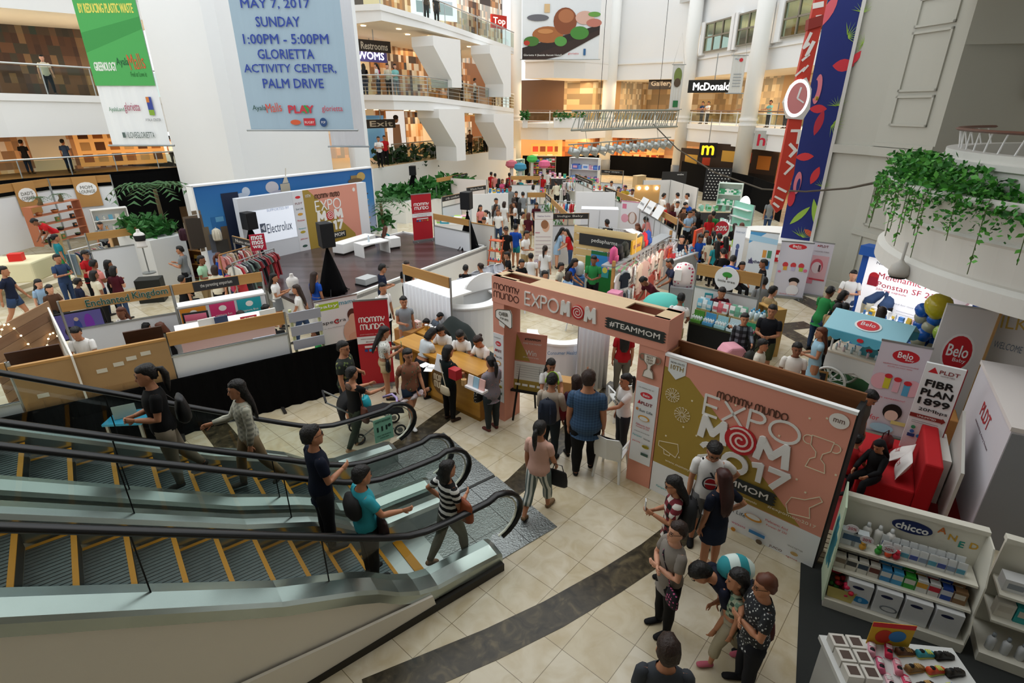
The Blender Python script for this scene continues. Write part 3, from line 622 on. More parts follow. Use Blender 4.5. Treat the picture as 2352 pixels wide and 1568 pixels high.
def person(label,pos,az,h=1.58,fat=1.,hair='long',hc='k',skin='m',top='f2f2f0',topk='tee',bot='17171a',botk='pants',shoe='1a1a1c',arms=('down','down'),legs=('stand','stand'),lean=0.,turn=0.,nod=6.,look=0.,fem=True,child=False,group=None,glasses=False,twist=0.,shoek='shoe'):
 """az: heading in degrees, 0 = along +x, 90 = away from the photographer"""
 b=Body(h,fat,arms,legs,lean,turn,nod,look,fem,child);sk=SKIN[skin];M=lambda c:c if hasattr(c,'node_tree') else mat(c,.75,noise=.08,scale=14,spec=.2)
 mb=MB();mb.loft(b.torso());b.head(mb)
 for i in (0,1):b.arm(mb,i);b.leg(mb,i);b.foot(mb,i)
 b.features(mb)
 base=remeshed(mb,'person',[sk,EYE,LIP],.0085*h/1.6)
 o=bpy.data.objects.new('person',base);COL.objects.link(o);tag(o,label,'person',group)
 ex=MB();
 for i in (0,1):b.hand(ex,i)
 b.face(ex,1,2);me2=ex.mesh('x',[sk,EYE,LIP],True)
 bm=bmesh.new();bm.from_mesh(base);bm.from_mesh(me2);bm.to_mesh(base);bm.free();bpy.data.meshes.remove(me2)
 o.location=pos;o.rotation_euler=(0,0,radians(az-90))
 mb=MB();b.hair(mb,hair)
 if mb.v:mb.build('hair',HAIRC.get(hc) or M(hc),o,True)
 # top
 mb=MB();hem={'long':.42,'dress':.3,'crop':.58}.get(topk,.475);g=.012*h/1.6;low=[]
 if hem<.45:low=[b.ring(hem,.094+(.03 if topk=='dress' else .0),.072+(.03 if topk=='dress' else 0),0,False,g)]
 rs=low+[b.ring(z,rx*(1.03 if z<.62 else 1),ry*1.03,yo,False,g) for z,rx,ry,yo in TORSO if hem-.005<=z<=(.822 if topk!='off' else .775)]
 if topk!='off':rs.append(b.ring(.836,.05,.044,-.002,False,0))
 mb.loft(rs,cap=False)
 sl={'tee':.62,'polo':.62,'long':.62,'ls':1.95,'crop':.5,'dress':.35,'off':.5}.get(topk)
 if topk=='longls':sl=1.95
 if sl:
  for i in (0,1):b.arm(mb,i,0,g*.75,sl,1.12)
 mb.build('shirt' if topk!='dress' else 'dress',M(top),o,True)
 if botk:
  mb=MB()
  if botk=='skirt':mb.loft([b.ring(z,rx,ry,0,False,.011) for z,rx,ry in ((.36,.108,.085),(.45,.105,.08),(.52,.1,.073),(.575,.09,.064))],cap=False)
  else:
   mb.loft(b.torso(.008,.45,.59,1.02));t={'pants':1.97,'shorts':.62,'mini':.36,'capri':1.55,'wide':1.97,'knee':.95}[botk];tp=.022 if botk=='wide' else (.012 if botk in ('shorts','mini','knee','capri') else .004)
   for i in (0,1):b.leg(mb,i,0,.007,t,1.05,tp)
  mb.build({'skirt':'skirt','shorts':'shorts','mini':'shorts','knee':'shorts'}.get(botk,'trousers'),M(bot),o,True)
 for i in (0,1):
  mb=MB();b.foot(mb,i,0,.006)
  mb.build('shoe',M(shoe),o,True)
 if glasses:
  mb=MB()
  for sd in (-1,1):mb.path([b.headpt(sd*.019+.014*cos(a),.062-.008*abs(cos(a)*.5+sd*.3),.937+.011*sin(a)) for a in [2*pi*j/10 for j in range(10)]],.0016*h,0,5,closed=True);mb.path([b.headpt(sd*.033,.055,.94),b.headpt(sd*.05,.0,.942)],.0015*h,0,5)
  mb.build('spectacles',BLACK,o,True)
 o['_h']=0;del o['_h']
 return o,b
def at_body(o,b,p):# a point of the figure's own frame in the world
 az=o.rotation_euler.z;v=Matrix.Rotation(az,4,'Z')@Vector(p);return v+Vector(o.location)
def crowd_mesh(key,cache={}):
 if key in cache:return cache[key]
 hair,topk,botk,arms,legs,lean,nod,h=key
 b=Body(h,1.,arms,legs,lean,0,nod,0,hair in ('long','pony','bun','bob'),h<1.3,8);mb=MB();mb.loft(b.torso());b.head(mb)
 for i in (0,1):
  b.arm(mb,i);b.leg(mb,i);b.foot(mb,i,4,.005)
  sh,el,wr,bb,sd=b.arms[i];mb.path([wr,wr+bb*.05*h,wr+bb*.085*h],[.014*h,.02*h,.01*h],0,6)
 b.features(mb);b.hair(mb,hair,1);hem={'dress':.3,'long':.42}.get(topk,.475);low=[b.ring(hem,.115,.09,0,False,.01)] if hem<.45 else []
 mb.loft(low+[b.ring(z,rx,ry,yo,False,.012) for z,rx,ry,yo in TORSO if hem-.005<=z<=.822]+[b.ring(.836,.05,.044,0)],2,cap=False)
 if topk!='none':
  for i in (0,1):b.arm(mb,i,2,.009,1.95 if topk=='ls' else .62,1.12)
 if botk=='skirt':mb.loft([b.ring(z,rx,ry,0,False,.011) for z,rx,ry in ((.36,.108,.085),(.45,.105,.08),(.52,.1,.073),(.575,.09,.064))],3,cap=False)
 else:
  mb.loft(b.torso(.008,.45,.59,1.02),3)
  for i in (0,1):b.leg(mb,i,3,.007,.55 if botk=='shorts' else 1.97,1.05,.006)
 me=mb.mesh('person',[SKIN['m'],HAIRC['k'],WHITE,BLACK,BLACK],True);cache[key]=(me,b);return cache[key]
def figure(label,pos,az,h=1.58,hair='long',hc='k',skin='m',top='f2f2f0',topk='tee',bot='1b1c22',botk='pants',shoe='26211e',arms=('down','down'),legs=('stand','stand'),lean=0,nod=8,group=None):
 me,b=crowd_mesh((hair,topk,botk,tuple(arms),tuple(legs),lean,nod,round(h,2)));o=bpy.data.objects.new('person',me);COL.objects.link(o);tag(o,label,'person',group)
 for i,m in enumerate((SKIN[skin],HAIRC.get(hc) or mat(hc,.6),mat(top,.8,spec=.2) if isinstance(top,str) else top,mat(bot,.8,spec=.2) if isinstance(bot,str) else bot,mat(shoe,.6))):
  o.material_slots[i].link='OBJECT';o.material_slots[i].material=m
 o.location=pos;o.rotation_euler=(0,0,radians(az-90));return o,b
 # ================= printed panels =================
class Plane:
 """upright plane through floor points A, B: photograph pixel -> (x along it, height)"""
 def __init__(s,A,B):s.A,s.rz,s.L=frame(A,B);s.d=Vector((cos(s.rz),sin(s.rz),0));s.n=Vector((-s.d.y,s.d.x,0))
 def __call__(s,px,py):
  r=ray(px,py);c=Vector((0,0,H));t=(s.A-c).dot(s.n)/r.dot(s.n);p=c+r*t-s.A;return p.dot(s.d),p.z
def art(o,W,Hh,y,items,x0=0.,z0=0.,k0=0):
 """printed artwork on the face y: shapes in fractions of the panel; one mesh per colour"""
 by={};
 for k,it in enumerate(items):
  yy=y-.0015*(k+1+k0);kind=it[0];c=it[-1] if kind!='text' else it[6]
  if kind=='text':
   s,x,z,h,wd=it[1:6];letters(o,[(s,x0+x*W,z0+z*Hh,h*Hh if h else None,wd*W if wd else None,it[7] if len(it)>7 else 0,it[8] if len(it)>8 else 0)],yy+.002,mat(c,.6));continue
  mb=by.setdefault(c,MB())
  if kind=='rect':mb.box(x0+it[1]*W,yy,z0+it[2]*Hh,x0+it[3]*W,yy+.001,z0+it[4]*Hh)
  elif kind=='ell':mb.ell(x0+it[1]*W,z0+it[2]*Hh,it[3]*W,it[4]*Hh,yy,yy+.001,0,20)
  elif kind=='poly':mb.prism([(x0+a*W,z0+b*Hh) for a,b in it[1]],yy,yy+.001,'y')
  elif kind=='line':mb.stroke([(x0+a*W,z0+b*Hh) for a,b in it[1]],it[2]*W,yy,yy+.001)
  elif kind=='word':stroke_word(mb,it[1],x0+it[2]*W,z0+it[3]*Hh,it[4]*Hh,it[5]*W,yy,yy+.001,.2,0,1,it[6]*W)
  elif kind=='swirl':m2=MB();swirl(m2,x0+it[1]*W,z0+it[2]*Hh,it[3]*W,yy,yy+.001,0,1);m2.build('swirl_logo',[mat('c4272d',.6),mat('f4e9e2',.6)],o)
 for c,mb in by.items():mb.build('print',mat(c,.6),o)
LOGO2=[('word','mommy',.12,.75,.055,.028,.74,'f6f2ee'),('word','mundo',.14,.665,.06,.028,.7,'f6f2ee')]
def rollup(label,bl,br,top,items,z0=0.,bg='f0efee',pole=True,hgt=None):
 A,B=G(*bl,z0),G(*br,z0);A_,rz,W=frame(A,B);Hh=hgt or (zat((A.y+B.y)/2,top)-z0)
 o=thing('roll_up_banner',label,'banner',A_,rz)
 MB().box(-.02,-.07,0,W+.02,.07,.07).build('cassette_base',ALU,o)
 for x in (.12*W,.88*W):MB().box(x-.02,-.2,0,x+.02,.2,.02).build('foot',ALU,o)
 MB().box(0,-.008,.07,W,0,Hh).build('banner_sheet',mat(bg,.5),o);MB().box(-.01,-.012,Hh-.02,W+.01,.012,Hh+.015).build('top_rail',ALU,o)
 if pole:MB().cyl((W/2,.03,.05),(W/2,.03,Hh),.012,None,0,6).build('pole',ALU,o)
 art(o,W,Hh-.07,-.008,items,0,.07);return o
def hashtag(o,x,z,w_,h_,y,tilt=0):
 """dark zigzag-ended ribbon with the hashtag"""
 n=4;L=[(x-w_/2+(.0 if i%2 else .05)*w_,z-h_/2+h_*i/(2*n)) for i in range(2*n+1)];R=[(x+w_/2-(.0 if i%2 else .04)*w_,z+h_/2-h_*i/(2*n)) for i in range(2*n+1)]
 r=MB().prism(L+R,y-.008,y,'y').build('ribbon',mat('2f3330',.7),o)
 letters(r,[('#TEAMMOM',x,z,h_*.52,w_*.82,.018)],y-.009,mat('e9e4dc',.6))
SPONSORS=[('ell',.5,.86,.28,.035,'d8323b'),('text','Belo',.5,.86,.03,.3,'ffffff'),('text','PLDT',.56,.76,.034,.5,'7d1f24',.02),('poly',[(.14,.745),(.22,.79),(.3,.745)],'c8242c'),('text','Sun Life',.56,.67,.03,.6,'3c4a52'),('ell',.16,.675,.06,.018,'d98a4a'),('ell',.5,.58,.26,.035,'e0a030'),('ell',.5,.575,.2,.025,'eef0ee'),('text','Mefenamic Acid',.5,.49,.022,.64,'c8434a'),('text','Ponstan SF 250',.5,.462,.018,.6,'c8434a'),('text','MAJOR SPONSORS',.5,.4,.014,.7,'70706c'),('text','Pampers',.3,.345,.03,.42,'37a7ad'),('text','The Parent Company',.76,.335,.022,.3,'333333'),('text','JERON',.28,.27,.02,.38,'c8434a'),('ell',.74,.24,.17,.022,'b9a431'),('text',"MOTT'S",.74,.24,.016,.24,'2c3c1c'),('rect',.56,.12,.9,.155,'3d5a50'),('text','CO-PRESENTED BY',.5,.95,.013,.7,'70706c')]
# ================= entrance: arch, board, counter =================
GA,GB=G(1136,957),G(1490,1122);PLg=Plane(GA,GB);L=PLg.L
zt=(gz((1136,957),630)+gz((1490,1122),738))/2;zb=PLg(1180,703)[1];zb=(zb+PLg(1462,790)[1])/2;DP=.46
arch=thing('entrance_arch','salmon pink cardboard entrance arch with white and black lettering','arch',PLg.A,PLg.rz)
PWL,PWR=.27,.42
BX=mat('6a4a2a',.9);KRAFT=mat('c9b08c',.8,noise=.06)
for nm,x0,x1 in (('post',0,PWL),('post',L-PWR,L)):
 mb=MB();mb.box(x0,0,0,x1,DP,zb);mb.build(nm,mat('df9a84',.75,noise=.03,scale=3),arch)
mb=MB();mb.box(0,-.01,zb,L,.0,zt,0);mb.box(0,DP,zb,L,DP+.01,zt,0);mb.box(-.01,-.01,zb,0,DP+.01,zt,0);mb.box(L,-.01,zb,L+.01,DP+.01,zt,0);mb.box(0,0,zb,L,DP,zb+.01,0)
mb.box(0,0,zt-.02,.16*L,DP*.25,zt,1);mb.box(0,DP*.8,zt-.02,L,DP,zt,1);mb.box(0,0,zt-.02,L,DP*.12,zt,1);mb.box(0,0,zt-.02,.04*L,DP,zt,1);mb.box(.24*L,0,zt-.021,.78*L,DP,zt-.001,1);mb.box(.93*L,0,zt-.02,L,DP,zt,1);mb.box(0,0.0,zb+.02,L,DP,zb+.05,2)
mb.build('header',[PINK,KRAFT,BX],arch)
mb=MB();a=PLg(1143,672);b=PLg(1224,725)
hh=zt-zb
lw=PLg(1194,700)[0]-.06;stroke_word(mb,'mommy',.04,zb+.53*hh,.22*hh,.016,-.014,-.01,.2,0,1,lw);stroke_word(mb,'mundo',.04,zb+.2*hh,.24*hh,.016,-.014,-.01,.2,0,1,lw);mb.build('logo',mat('5a2f24',.7),arch)
X_=lambda px,py:PLg(px,py)[0]
WT=mat('efece6',.6);zb0=zb+.26*hh;e0,e1=X_(1208,690),X_(1286,715)
mb=MB();stroke_word(mb,'EXPO',e0,zb0,.46*hh,.024,-.03,-.01,.2,0,1,e1-e0-.02);mb.build('lettering',WT,arch)
mb=MB()
for p0,p1 in ((1289,1311),(1344,1371)):e0,e1=X_(p0,720),X_(p1,735);stroke_word(mb,'M',e0+.03,zb0,.46*hh,.062,-.035,-.01,0,0,1,e1-e0-.06)
mb.build('lettering',WT,arch);mb=MB();swirl(mb,X_(1328,730),zb0+.23*hh,.12,-.03,-.01,0,1);mb.build('swirl_logo',[mat('c4272d',.6),mat('f3d9cf',.6)],arch)
hashtag(arch,(X_(1390,740)+X_(1531,775))/2,zb+.42*hh,X_(1531,775)-X_(1390,740),.36*hh,-.012)
for x0,pw,top in ((.01,PWL-.02,PLg(1142,765)[1]),(L-PWR+.02,PWR-.05,PLg(1470,875)[1])):
 MB().box(x0,-.012,.42,x0+pw,0,top).build('sponsor_panel',mat('eceef0',.6),arch);art(arch,pw,top-.42,-.012,SPONSORS,x0,.42)
 # cheer megaphone cutout and trophy cutout
mx,mz=PLg(1157,728);mb=MB();mp=[(mx-.17,mz-.03),(mx-.17,mz+.09),(mx-.12,mz+.13),(mx+.17,mz+.18),(mx+.22,mz+.1),(mx+.22,mz-.14),(mx+.18,mz-.17),(mx-.1,mz-.06)]
mb.prism(mp,-.03,-.012,'y',0);mb.prism([(mx-.1,mz-.08),(mx-.08,mz-.17),(mx+.03,mz-.2),(mx+.05,mz-.12)],-.028,-.012,'y',0);mg=mb.build('megaphone_cutout',mat('f3f0ea',.6),arch)
MB().stroke(mp+mp[:1],.012,-.033,-.03).build('outline_print',mat('4a4636',.7),mg);letters(mg,[('CHEER',mx+.02,mz+.07,.07,.22,.01,.08),('FOR BFFS',mx+.04,mz-.02,.04,.2,0,-.05)],-.031,mat('5a5648',.7))
mx,mz=PLg(1493,838);mb=MB();cup=[(-.1,.17),(.1,.17),(.09,.06),(.03,.0),(.025,-.06),(.07,-.1),(.09,-.2),(-.09,-.2),(-.07,-.1),(-.025,-.06),(-.03,.0),(-.09,.06)]
mb.prism([(mx+a,mz+b) for a,b in cup],-.03,-.012,'y');tr=mb.build('trophy_cutout',mat('f0e8de',.6),arch)
mb=MB();mb.stroke([(mx+a,mz+b) for a,b in cup+cup[:1]],.01,-.033,-.03);
for s in (-1,1):mb.stroke([(mx+s*a,mz+b) for a,b in arc(.12,.11,.05,110,-110,8)],.016,-.03,-.015)
mb.build('outline_print',mat('8a7a66',.7),tr);letters(tr,[('BEST',mx,mz+.135,.035,.1),('MOM',mx,mz+.09,.035,.1),('TEAM',mx,mz+.045,.035,.1)],-.031,mat('8a7a66',.7))
# --- the big board
BA,BB=G(1492,1122),G(1865,1305);PB=Plane(BA,BB);W,HB=PB.L,2.42
bd=thing('event_board','large pink and gold event board with white panel, standing right of the arch','board',PB.A,PB.rz)
MB().box(0,0,0,W,.04,HB).build('front_panel',mat('e39b86',.65),bd)
mb=MB();mb.box(0,.04,HB-.03,W,.07,HB+.0,0);mb.box(0,.36,.0,W,.4,HB+.1,1);mb.box(0,.05,0,.04,.38,HB,1);mb.box(W-.04,.05,0,W,.38,HB,2);mb.box(.04,.07,HB-.55,W-.04,.36,HB-.5,2)
mb.build('back_frame',[WHITE,WOODD,BLACK],bd);MB().box(-.01,-.012,HB-.03,W+.01,.06,HB+.012).build('top_edge',WHITE,bd)
MB().box(W,.0,0,W+.02,.42,HB).build('side_cloth',BLACK,bd)
def P_(px,py):x,z=PB(px,py);return (x/W,z/HB)
def H_(a,b):return abs(P_(*a)[1]-P_(*b)[1])
gold=[P_(1528,840),P_(1583,868),P_(1838,1211),P_(1497,1056)];wht=[P_(1497,1056),P_(1889,1236),(1,0),(0,0)]
gold[0]=(0,gold[0][1]);gold[3]=(0,gold[3][1]);wht[0]=(0,wht[0][1]);wht[1]=(1,wht[1][1])
art(bd,W,HB,0,[('poly',gold,'a98d3c'),('poly',wht,'eef0f2')])
mb=MB();x,z=PB(1647,912);x2=PB(1812,950)[0];stroke_word(mb,'mommy',x,z,.1,.014,-.012,-.006,.22,0,1,(x2-x)*.5);stroke_word(mb,'mundo',x+(x2-x)*.56,z,.1,.014,-.012,-.006,.22,0,1,(x2-x)*.44);mb.build('logo',mat('5d3b2c',.7),bd)
x,z=PB(1616,948);x2,z2=PB(1829,1018);zt_=PB(1622,905)[1];mb=MB();stroke_word(mb,'EXPO',x,z,zt_-z,.036,-.014,-.006,.2,0,1,x2-x+.02);sh=mb
mb.build('lettering',WT,bd)
xm,zm=PB(1605,998);xm2=PB(1815,1070)[0];hm=PB(1614,955)[1]-zm;mb=MB();stroke_word(mb,'M',xm+.03,zm,hm,.095,-.03,-.006,0,0,1,(xm2-xm)*.27);stroke_word(mb,'M',xm+(xm2-xm)*.66,zm,hm,.095,-.03,-.006,0,0,1,(xm2-xm)*.3)
xy,zy=PB(1604,1053);hy=zm-.06-zy
stroke_word(mb,'2017',xy+.02,zm-.08-hm*.85,hm*.85,.075,-.03,-.006,.2,0,1,(xm2-xm)*.95);mb.build('lettering',mat('f2f0ec',.6),bd)
x,z=PB(1702,1010);mb=MB();swirl(mb,x,z,.215,-.034,-.006,0,1);mb.build('swirl_logo',[mat('c4272d',.6),mat('f3d9cf',.6)],bd)
a,b=PB(1592,1072),PB(1786,1140);hashtag(bd,(a[0]+b[0])/2,(a[1]+b[1])/2-.01,b[0]-a[0],.2,-.02)
tx,tz=P_(1555,838);pen=[(tx-.05,tz+.035),(tx+.06,tz+.035),(tx+.06,tz-.05),(tx+.005,tz-.095),(tx-.05,tz-.05)]
lines=[('poly',pen,'e6e9e8'),('text','10TH',tx+.005,tz-.018,.03,.08,'9a803c',.01),('text','NOW ON ITS',tx+.005,tz+.012,.012,.085,'7a7a78'),('ell',*P_(1928,966),.045,.042,'efe9e2'),('text','mm',*P_(1928,966),.02,.05,'6a4a44'),('text','www.mommymundo.com',*P_(1580,1078),.022,.3,'efe6cf',0),('text','#expomom2017',*P_(1818,1185),.024,.25,'efe6cf'),('text','mommymundo',*P_(1715,1145),.02,.12,'efe6cf')]
lines+=[('ell',*P_(1558,1098),.03,.014,'d8323b'),('text','Pampers',*P_(1520,1118),.02,.07,'37a7ad'),('ell',*P_(1516,1138),.04,.012,'b9a431'),('text','Sun Life',*P_(1690,1172),.025,.12,'3c4a52'),('ell',*P_(1731,1187),.05,.022,'dd9a3a'),('ell',*P_(1731,1185),.04,.015,'eef0ee'),('text','Mefenamic Acid',*P_(1785,1202),.016,.12,'c8434a'),('text','Ponstan SF 250',*P_(1785,1212),.013,.11,'c8434a'),('text','watsons',*P_(1698,1202),.014,.08,'c84a72'),('ell',*P_(1686,1212),.014,.014,'d08a2a'),('rect',P_(1740,1223)[0]-.045,P_(1740,1223)[1]-.011,P_(1740,1223)[0]+.045,P_(1740,1223)[1]+.011,'3f86c4'),('ell',*P_(1745,1241),.018,.016,'6a5a4a'),('text','JUICO',*P_(1783,1255),.018,.07,'5a3a36',.02),('text','VENUE PARTNER',*P_(1828,1255),.01,.08,'8a8a88'),('ell',*P_(1826,1268),.02,.012,'c9a66a'),('text','agence',*P_(1820,1278),.012,.06,'b5584a')]
art(bd,W,HB,-.004,lines,k0=2)
mb=MB()
def flower(px,py,r):
 x,z=PB(px,py)
 for k in range(14):a=k*2*pi/14;mb.stroke([(x+r*.2*cos(a),z+r*.2*sin(a)),(x+r*cos(a+.15),z+r*sin(a+.15)),(x+r*.95*cos(a+.4),z+r*.95*sin(a+.4))],.008,-.008,-.004)
flower(1545,907,.11);flower(1567,952,.12)
def outl(px,py,pts,s):x,z=PB(px,py);mb.stroke([(x+a*s,z+b*s) for a,b in pts],.01,-.008,-.004)
outl(1534,1027,[(-.17,-.03),(-.17,.06),(.17,.14),(.2,.0),(.16,-.13),(-.17,-.03)],.9);outl(1534,1027,[(-.07,-.06),(-.05,-.15),(.05,-.15),(.06,-.1)],.9)
outl(1882,1040,cup+cup[:1],1.25);outl(1882,1040,arc(.12,.11,.05,110,-110,8),1.25);outl(1882,1040,[(-a,b) for a,b in arc(.12,.11,.05,110,-110,8)],1.25)
outl(1850,1158,[(-.2,-.1),(-.16,.02),(-.02,.06),(.12,.18),(.16,.13),(.05,-.02),(.08,-.16),(-.16,-.22),(-.2,-.1)],1.1)
for px,py in ((1900,860+100),(1690,930),(1860,900+60),(1570,980),(1600,1000),(1830,1100),(1790,1000),(1920,1090),(1850,1130),(1590,920),(1530,1000),(1560,1050)):
 x,z=PB(px,py);mb.box(x-.012,-.008,z-.012,x+.012,-.004,z+.012)
mb.build('line_art_print',mat('efe2c4',.6),bd)
# --- registration counter
CA,CB=G(923,882),G(1103,968);pc=Plane(CA,CB);W=pc.L;HC=1.06
ct=thing('reception_counter','honey coloured wooden reception counter with a round bronze emblem','counter',pc.A,pc.rz)
OAK=pattern('wood',('b07c30','c8943e'),7,.4,0)
mb=MB();mb.box(0,0,0,W,.03,HC-.04);mb.box(0,.03,0,.03,.5,HC-.04);mb.box(W-.03,.03,0,W,.5,HC-.04);mb.box(0,.0,0,W,.04,.08);mb.build('body',OAK,ct)
MB().box(-.06,-.08,HC-.04,W+.04,.5,HC).build('worktop',OAK,ct);MB().box(.03,.1,.5,W-.03,.46,.53).build('inner_shelf',OAK,ct)
x,z=pc(1013,877);mb=MB();mb.ell(x,z,.27,.29,-.012,0);em=mb.build('emblem',mat('6b4d26',.5),ct);mb=MB();stroke_word(mb,'mommy',x-.19,z+.02,.13,.02,-.018,-.012,.2,0,1,.36);stroke_word(mb,'mundo',x-.19,z-.15,.14,.02,-.018,-.012,.25,0,1,.36);mb.build('lettering',mat('e6d6b8',.6),em)
def on_counter(px,py,z=HC):return G(px,py,z)
crz=pc.rz
def box_thing(name,label,cat,loc,size,m,rz=0.,group=None,lines=None,face='y'):
 o=MB().box(-size[0]/2,-size[1]/2,0,size[0]/2,size[1]/2,size[2]).build(name,m,bevel=min(size)*.04);place(o,loc,rz);tag(o,label,cat,group)
 if lines:letters(o,lines[0],-size[1]/2,lines[1])
 return o
 # things standing on the counter
p=on_counter(1009,852);o=thing('notice_stand','white tabletop notice stand on the wooden counter','sign',p,crz);MB().prism([(-.02,0),(.0,0),(.09,.3),(.08,.3)],-.13,.13,'x').build('notice_card',mat('e8e8ea',.5),o);MB().box(-.1,-.005,.0,.1,.1,.012).build('base',mat('dcdce0',.4),o)
o=box_thing('donation_box','red donation box on the wooden counter','box',on_counter(1046,868),(.2,.16,.2),mat('b3242c',.5),crz)
p=on_counter(1090,895);o=thing('leaflet_rack','white leaflet rack with pink and blue leaflets on the counter end','rack',p,crz);MB().box(-.2,-.05,0,.24,.1,.04).build('tray',mat('e9e4e4',.5),o)
for i,c in enumerate(('efe3e0','9fc3d6','e9b7ae')):MB(Matrix.Rotation(-.2,4,'X')).box(-.19+.14*i,0,.02,-.06+.14*i,.02,.24).build('leaflet',mat(c,.6),o)
p=on_counter(1079,884);p=on_counter(1066,884);o=thing('pen_cup','small wooden cup of pens on the counter beside the leaflet rack','cup',p);MB().loft([[(r*cos(a),r*sin(a),z) for a in [k*pi/5 for k in range(10)]] for r,z in ((.045,0),(.05,.12))],0).build('cup',CARDL,o)
for k in range(3):MB().cyl((.015*k-.015,.01*k,.02),(.03*k-.03,.015*k,.2),.004,None,0,5).build('pen',mat(('22262e','6a6a6c','a02a2a')[k],.4),o)
for i,(px,py) in enumerate(((975,838),(992,842),(985,848))):
 o=place(MB().box(-.08,-.1,0,.08,.1,.003).build('paper_form',WHITE),on_counter(px,py),crz+.3*i);tag(o,'paper form lying on the wooden counter by the writing woman','paper','forms on the counter')
 # shelf unit behind with gift bags and jars
p=G(972,838);A_,rz,W2=frame(G(955,850),G(1010,850));o=thing('back_table','small wooden table behind the counter holding jars and a gift bag','table',D(985,800,G(960,855).y+.75)*1,crz);o.location.z=0
MB().box(-.45,-.25,.72,.45,.25,.76).build('table_top',OAK,o)
for sx in (-.42,.42):
 for sy in (-.22,.22):MB().box(sx-.02,sy-.02,0,sx+.02,sy+.02,.72).build('leg',OAK,o)
bt=o;T=Matrix.Translation(o.location)@Matrix.Rotation(crz,4,'Z')
g=place(MB().box(-.09,-.07,0,.09,.07,.19).build('gift_box',pattern('dots',('efe8e0','c03a44'),16)),T@Vector((-.28,-.08,.76)),crz);tag(g,'white gift box printed with red hearts on the small table','box')
for i in range(4):
 j=thing('jar','round jar with white lid in the cluster on the small table','jar',T@Vector((-.04+.1*i,.04*(i%2),.76)),0,'jars on the small table');MB().cyl((0,0,0),(0,0,.11),.04,None,0,12).build('jar_body',mat('c79a4a',.4),j);MB().cyl((0,0,.11),(0,0,.14),.042,None,0,12).build('lid',WHITE,j)
box_thing('carton','brown carton standing open-topped behind the counter','box',D(945,815,G(945,860).y+.95)*1,(.55,.5,.5),CARD,crz+.2).location.z=.3
bx=bpy.data.objects['carton'];st=MB().box(-.3,-.27,0,.3,.27,.3).build('crate',mat('3b3d40',.6));place(st,(bx.location.x,bx.location.y,0),crz+.2);tag(st,'dark crate carrying the brown carton behind the counter','crate')
# black cloth over goods behind the counter
c=G(1060,800);c=D(1065,790,11.5);mb=MB();NX,NY=28,16;vs=[];R=random.Random(4)
for j in range(NY+1):
 for i in range(NX+1):
  u,v=i/NX,j/NY;hgt=1.15*(sin(pi*min(1,max(0,u)))**.35)*(sin(pi*v)**.3)*(.82+.28*sin(5.5*u+.6)+.1*sin(9*v+4*u))+.05*sin(22*u+5*v);vs.append(((u-.5)*2.3,(v-.5)*1.3,max(0,hgt)))
mb.add(vs,[(j*(NX+1)+i,j*(NX+1)+i+1,(j+1)*(NX+1)+i+1,(j+1)*(NX+1)+i) for j in range(NY) for i in range(NX)]);o=mb.build('cloth_cover',mat('1c2422',.9,bump=.2),smooth=True);place(o,(c.x,c.y,0),crz);tag(o,'black cloth thrown over stacked goods behind the counter','cloth')
# red banner, easel poster, banner behind
RED='b81f2b'
SOC=[('rect',.0,.5,1,.585,'eceaea'),('text','www.mommymundo.com',.5,.555,.018,.8,'8a4a50'),('text','#mommymundo',.5,.52,.018,.5,'8a4a50'),('text','SMART PARENTING  AWESOME MOMS',.5,.61,.012,.8,'e8b0b0'),('rect',.2,.45,.8,.475,'e8d8d8')]+[('rect',.19+.13*i,.405,.28+.13*i,.435,c) for i,c in enumerate(('2d4a8a','3a9ad0','c86a4a','d0443a','c89a4a'))]
rollup('tall red banner with white looped lettering beside the reception counter',(834,890),(908,882),688,LOGO2+SOC,bg=RED)
# poster on black easel inside the arch
EA,EB=G(1178,985),G(1250,985);A_,rz,W=frame(G(1185,950),G(1252,962));o=thing('easel_poster','pink and gold poster standing on a black wooden easel inside the arch','easel',A_,rz)
for x,y0 in ((.02,-.25),(W-.02,-.25),(W/2,.35)):MB().path([(x,y0,0),(W/2+(x-W/2)*.5,0.02,1.75)],.022,0,4).build('leg',BLACK,o)
MB().box(-.05,-.2,.62,W+.05,-.12,.66).build('ledge',BLACK,o)
MB(Matrix.Translation((0,-.15,.66))@Matrix.Rotation(-.12,4,'X')).box(0,0,0,W,.02,1.15).build('poster_board',mat('d68f7a',.6),o)
oo=bpy.data.objects.new('poster_print',None);oo.parent=o;COL.objects.link(oo);oo.location=(0,-.15,.66);oo.rotation_euler=(-.12,0,0)
art(oo,W,1.15,0,[('poly',[(0,1),(.5,.52),(0,.52)],'a98d3c'),('rect',0,.18,1,.5,'e7e4dc'),('rect',0,0,1,.18,'a98d3c'),('text','#TEAMMOM',.55,.9,.04,.5,'3a332c',.02),('text','SHARE YOUR MOMENT',.55,.83,.03,.6,'f0e4dc'),('text','Win',.52,.67,.09,.35,'f3eee8'),('text','GET A CHANCE TO WIN',.52,.59,.02,.5,'f0e4dc')]+[('rect',.08,.44-.04*i,.9,.445-.04*i,'9a968c') for i in range(6)]+[('rect',.05+.24*i,.08,.23+.24*i,.12,'f0eee8') for i in range(4)])
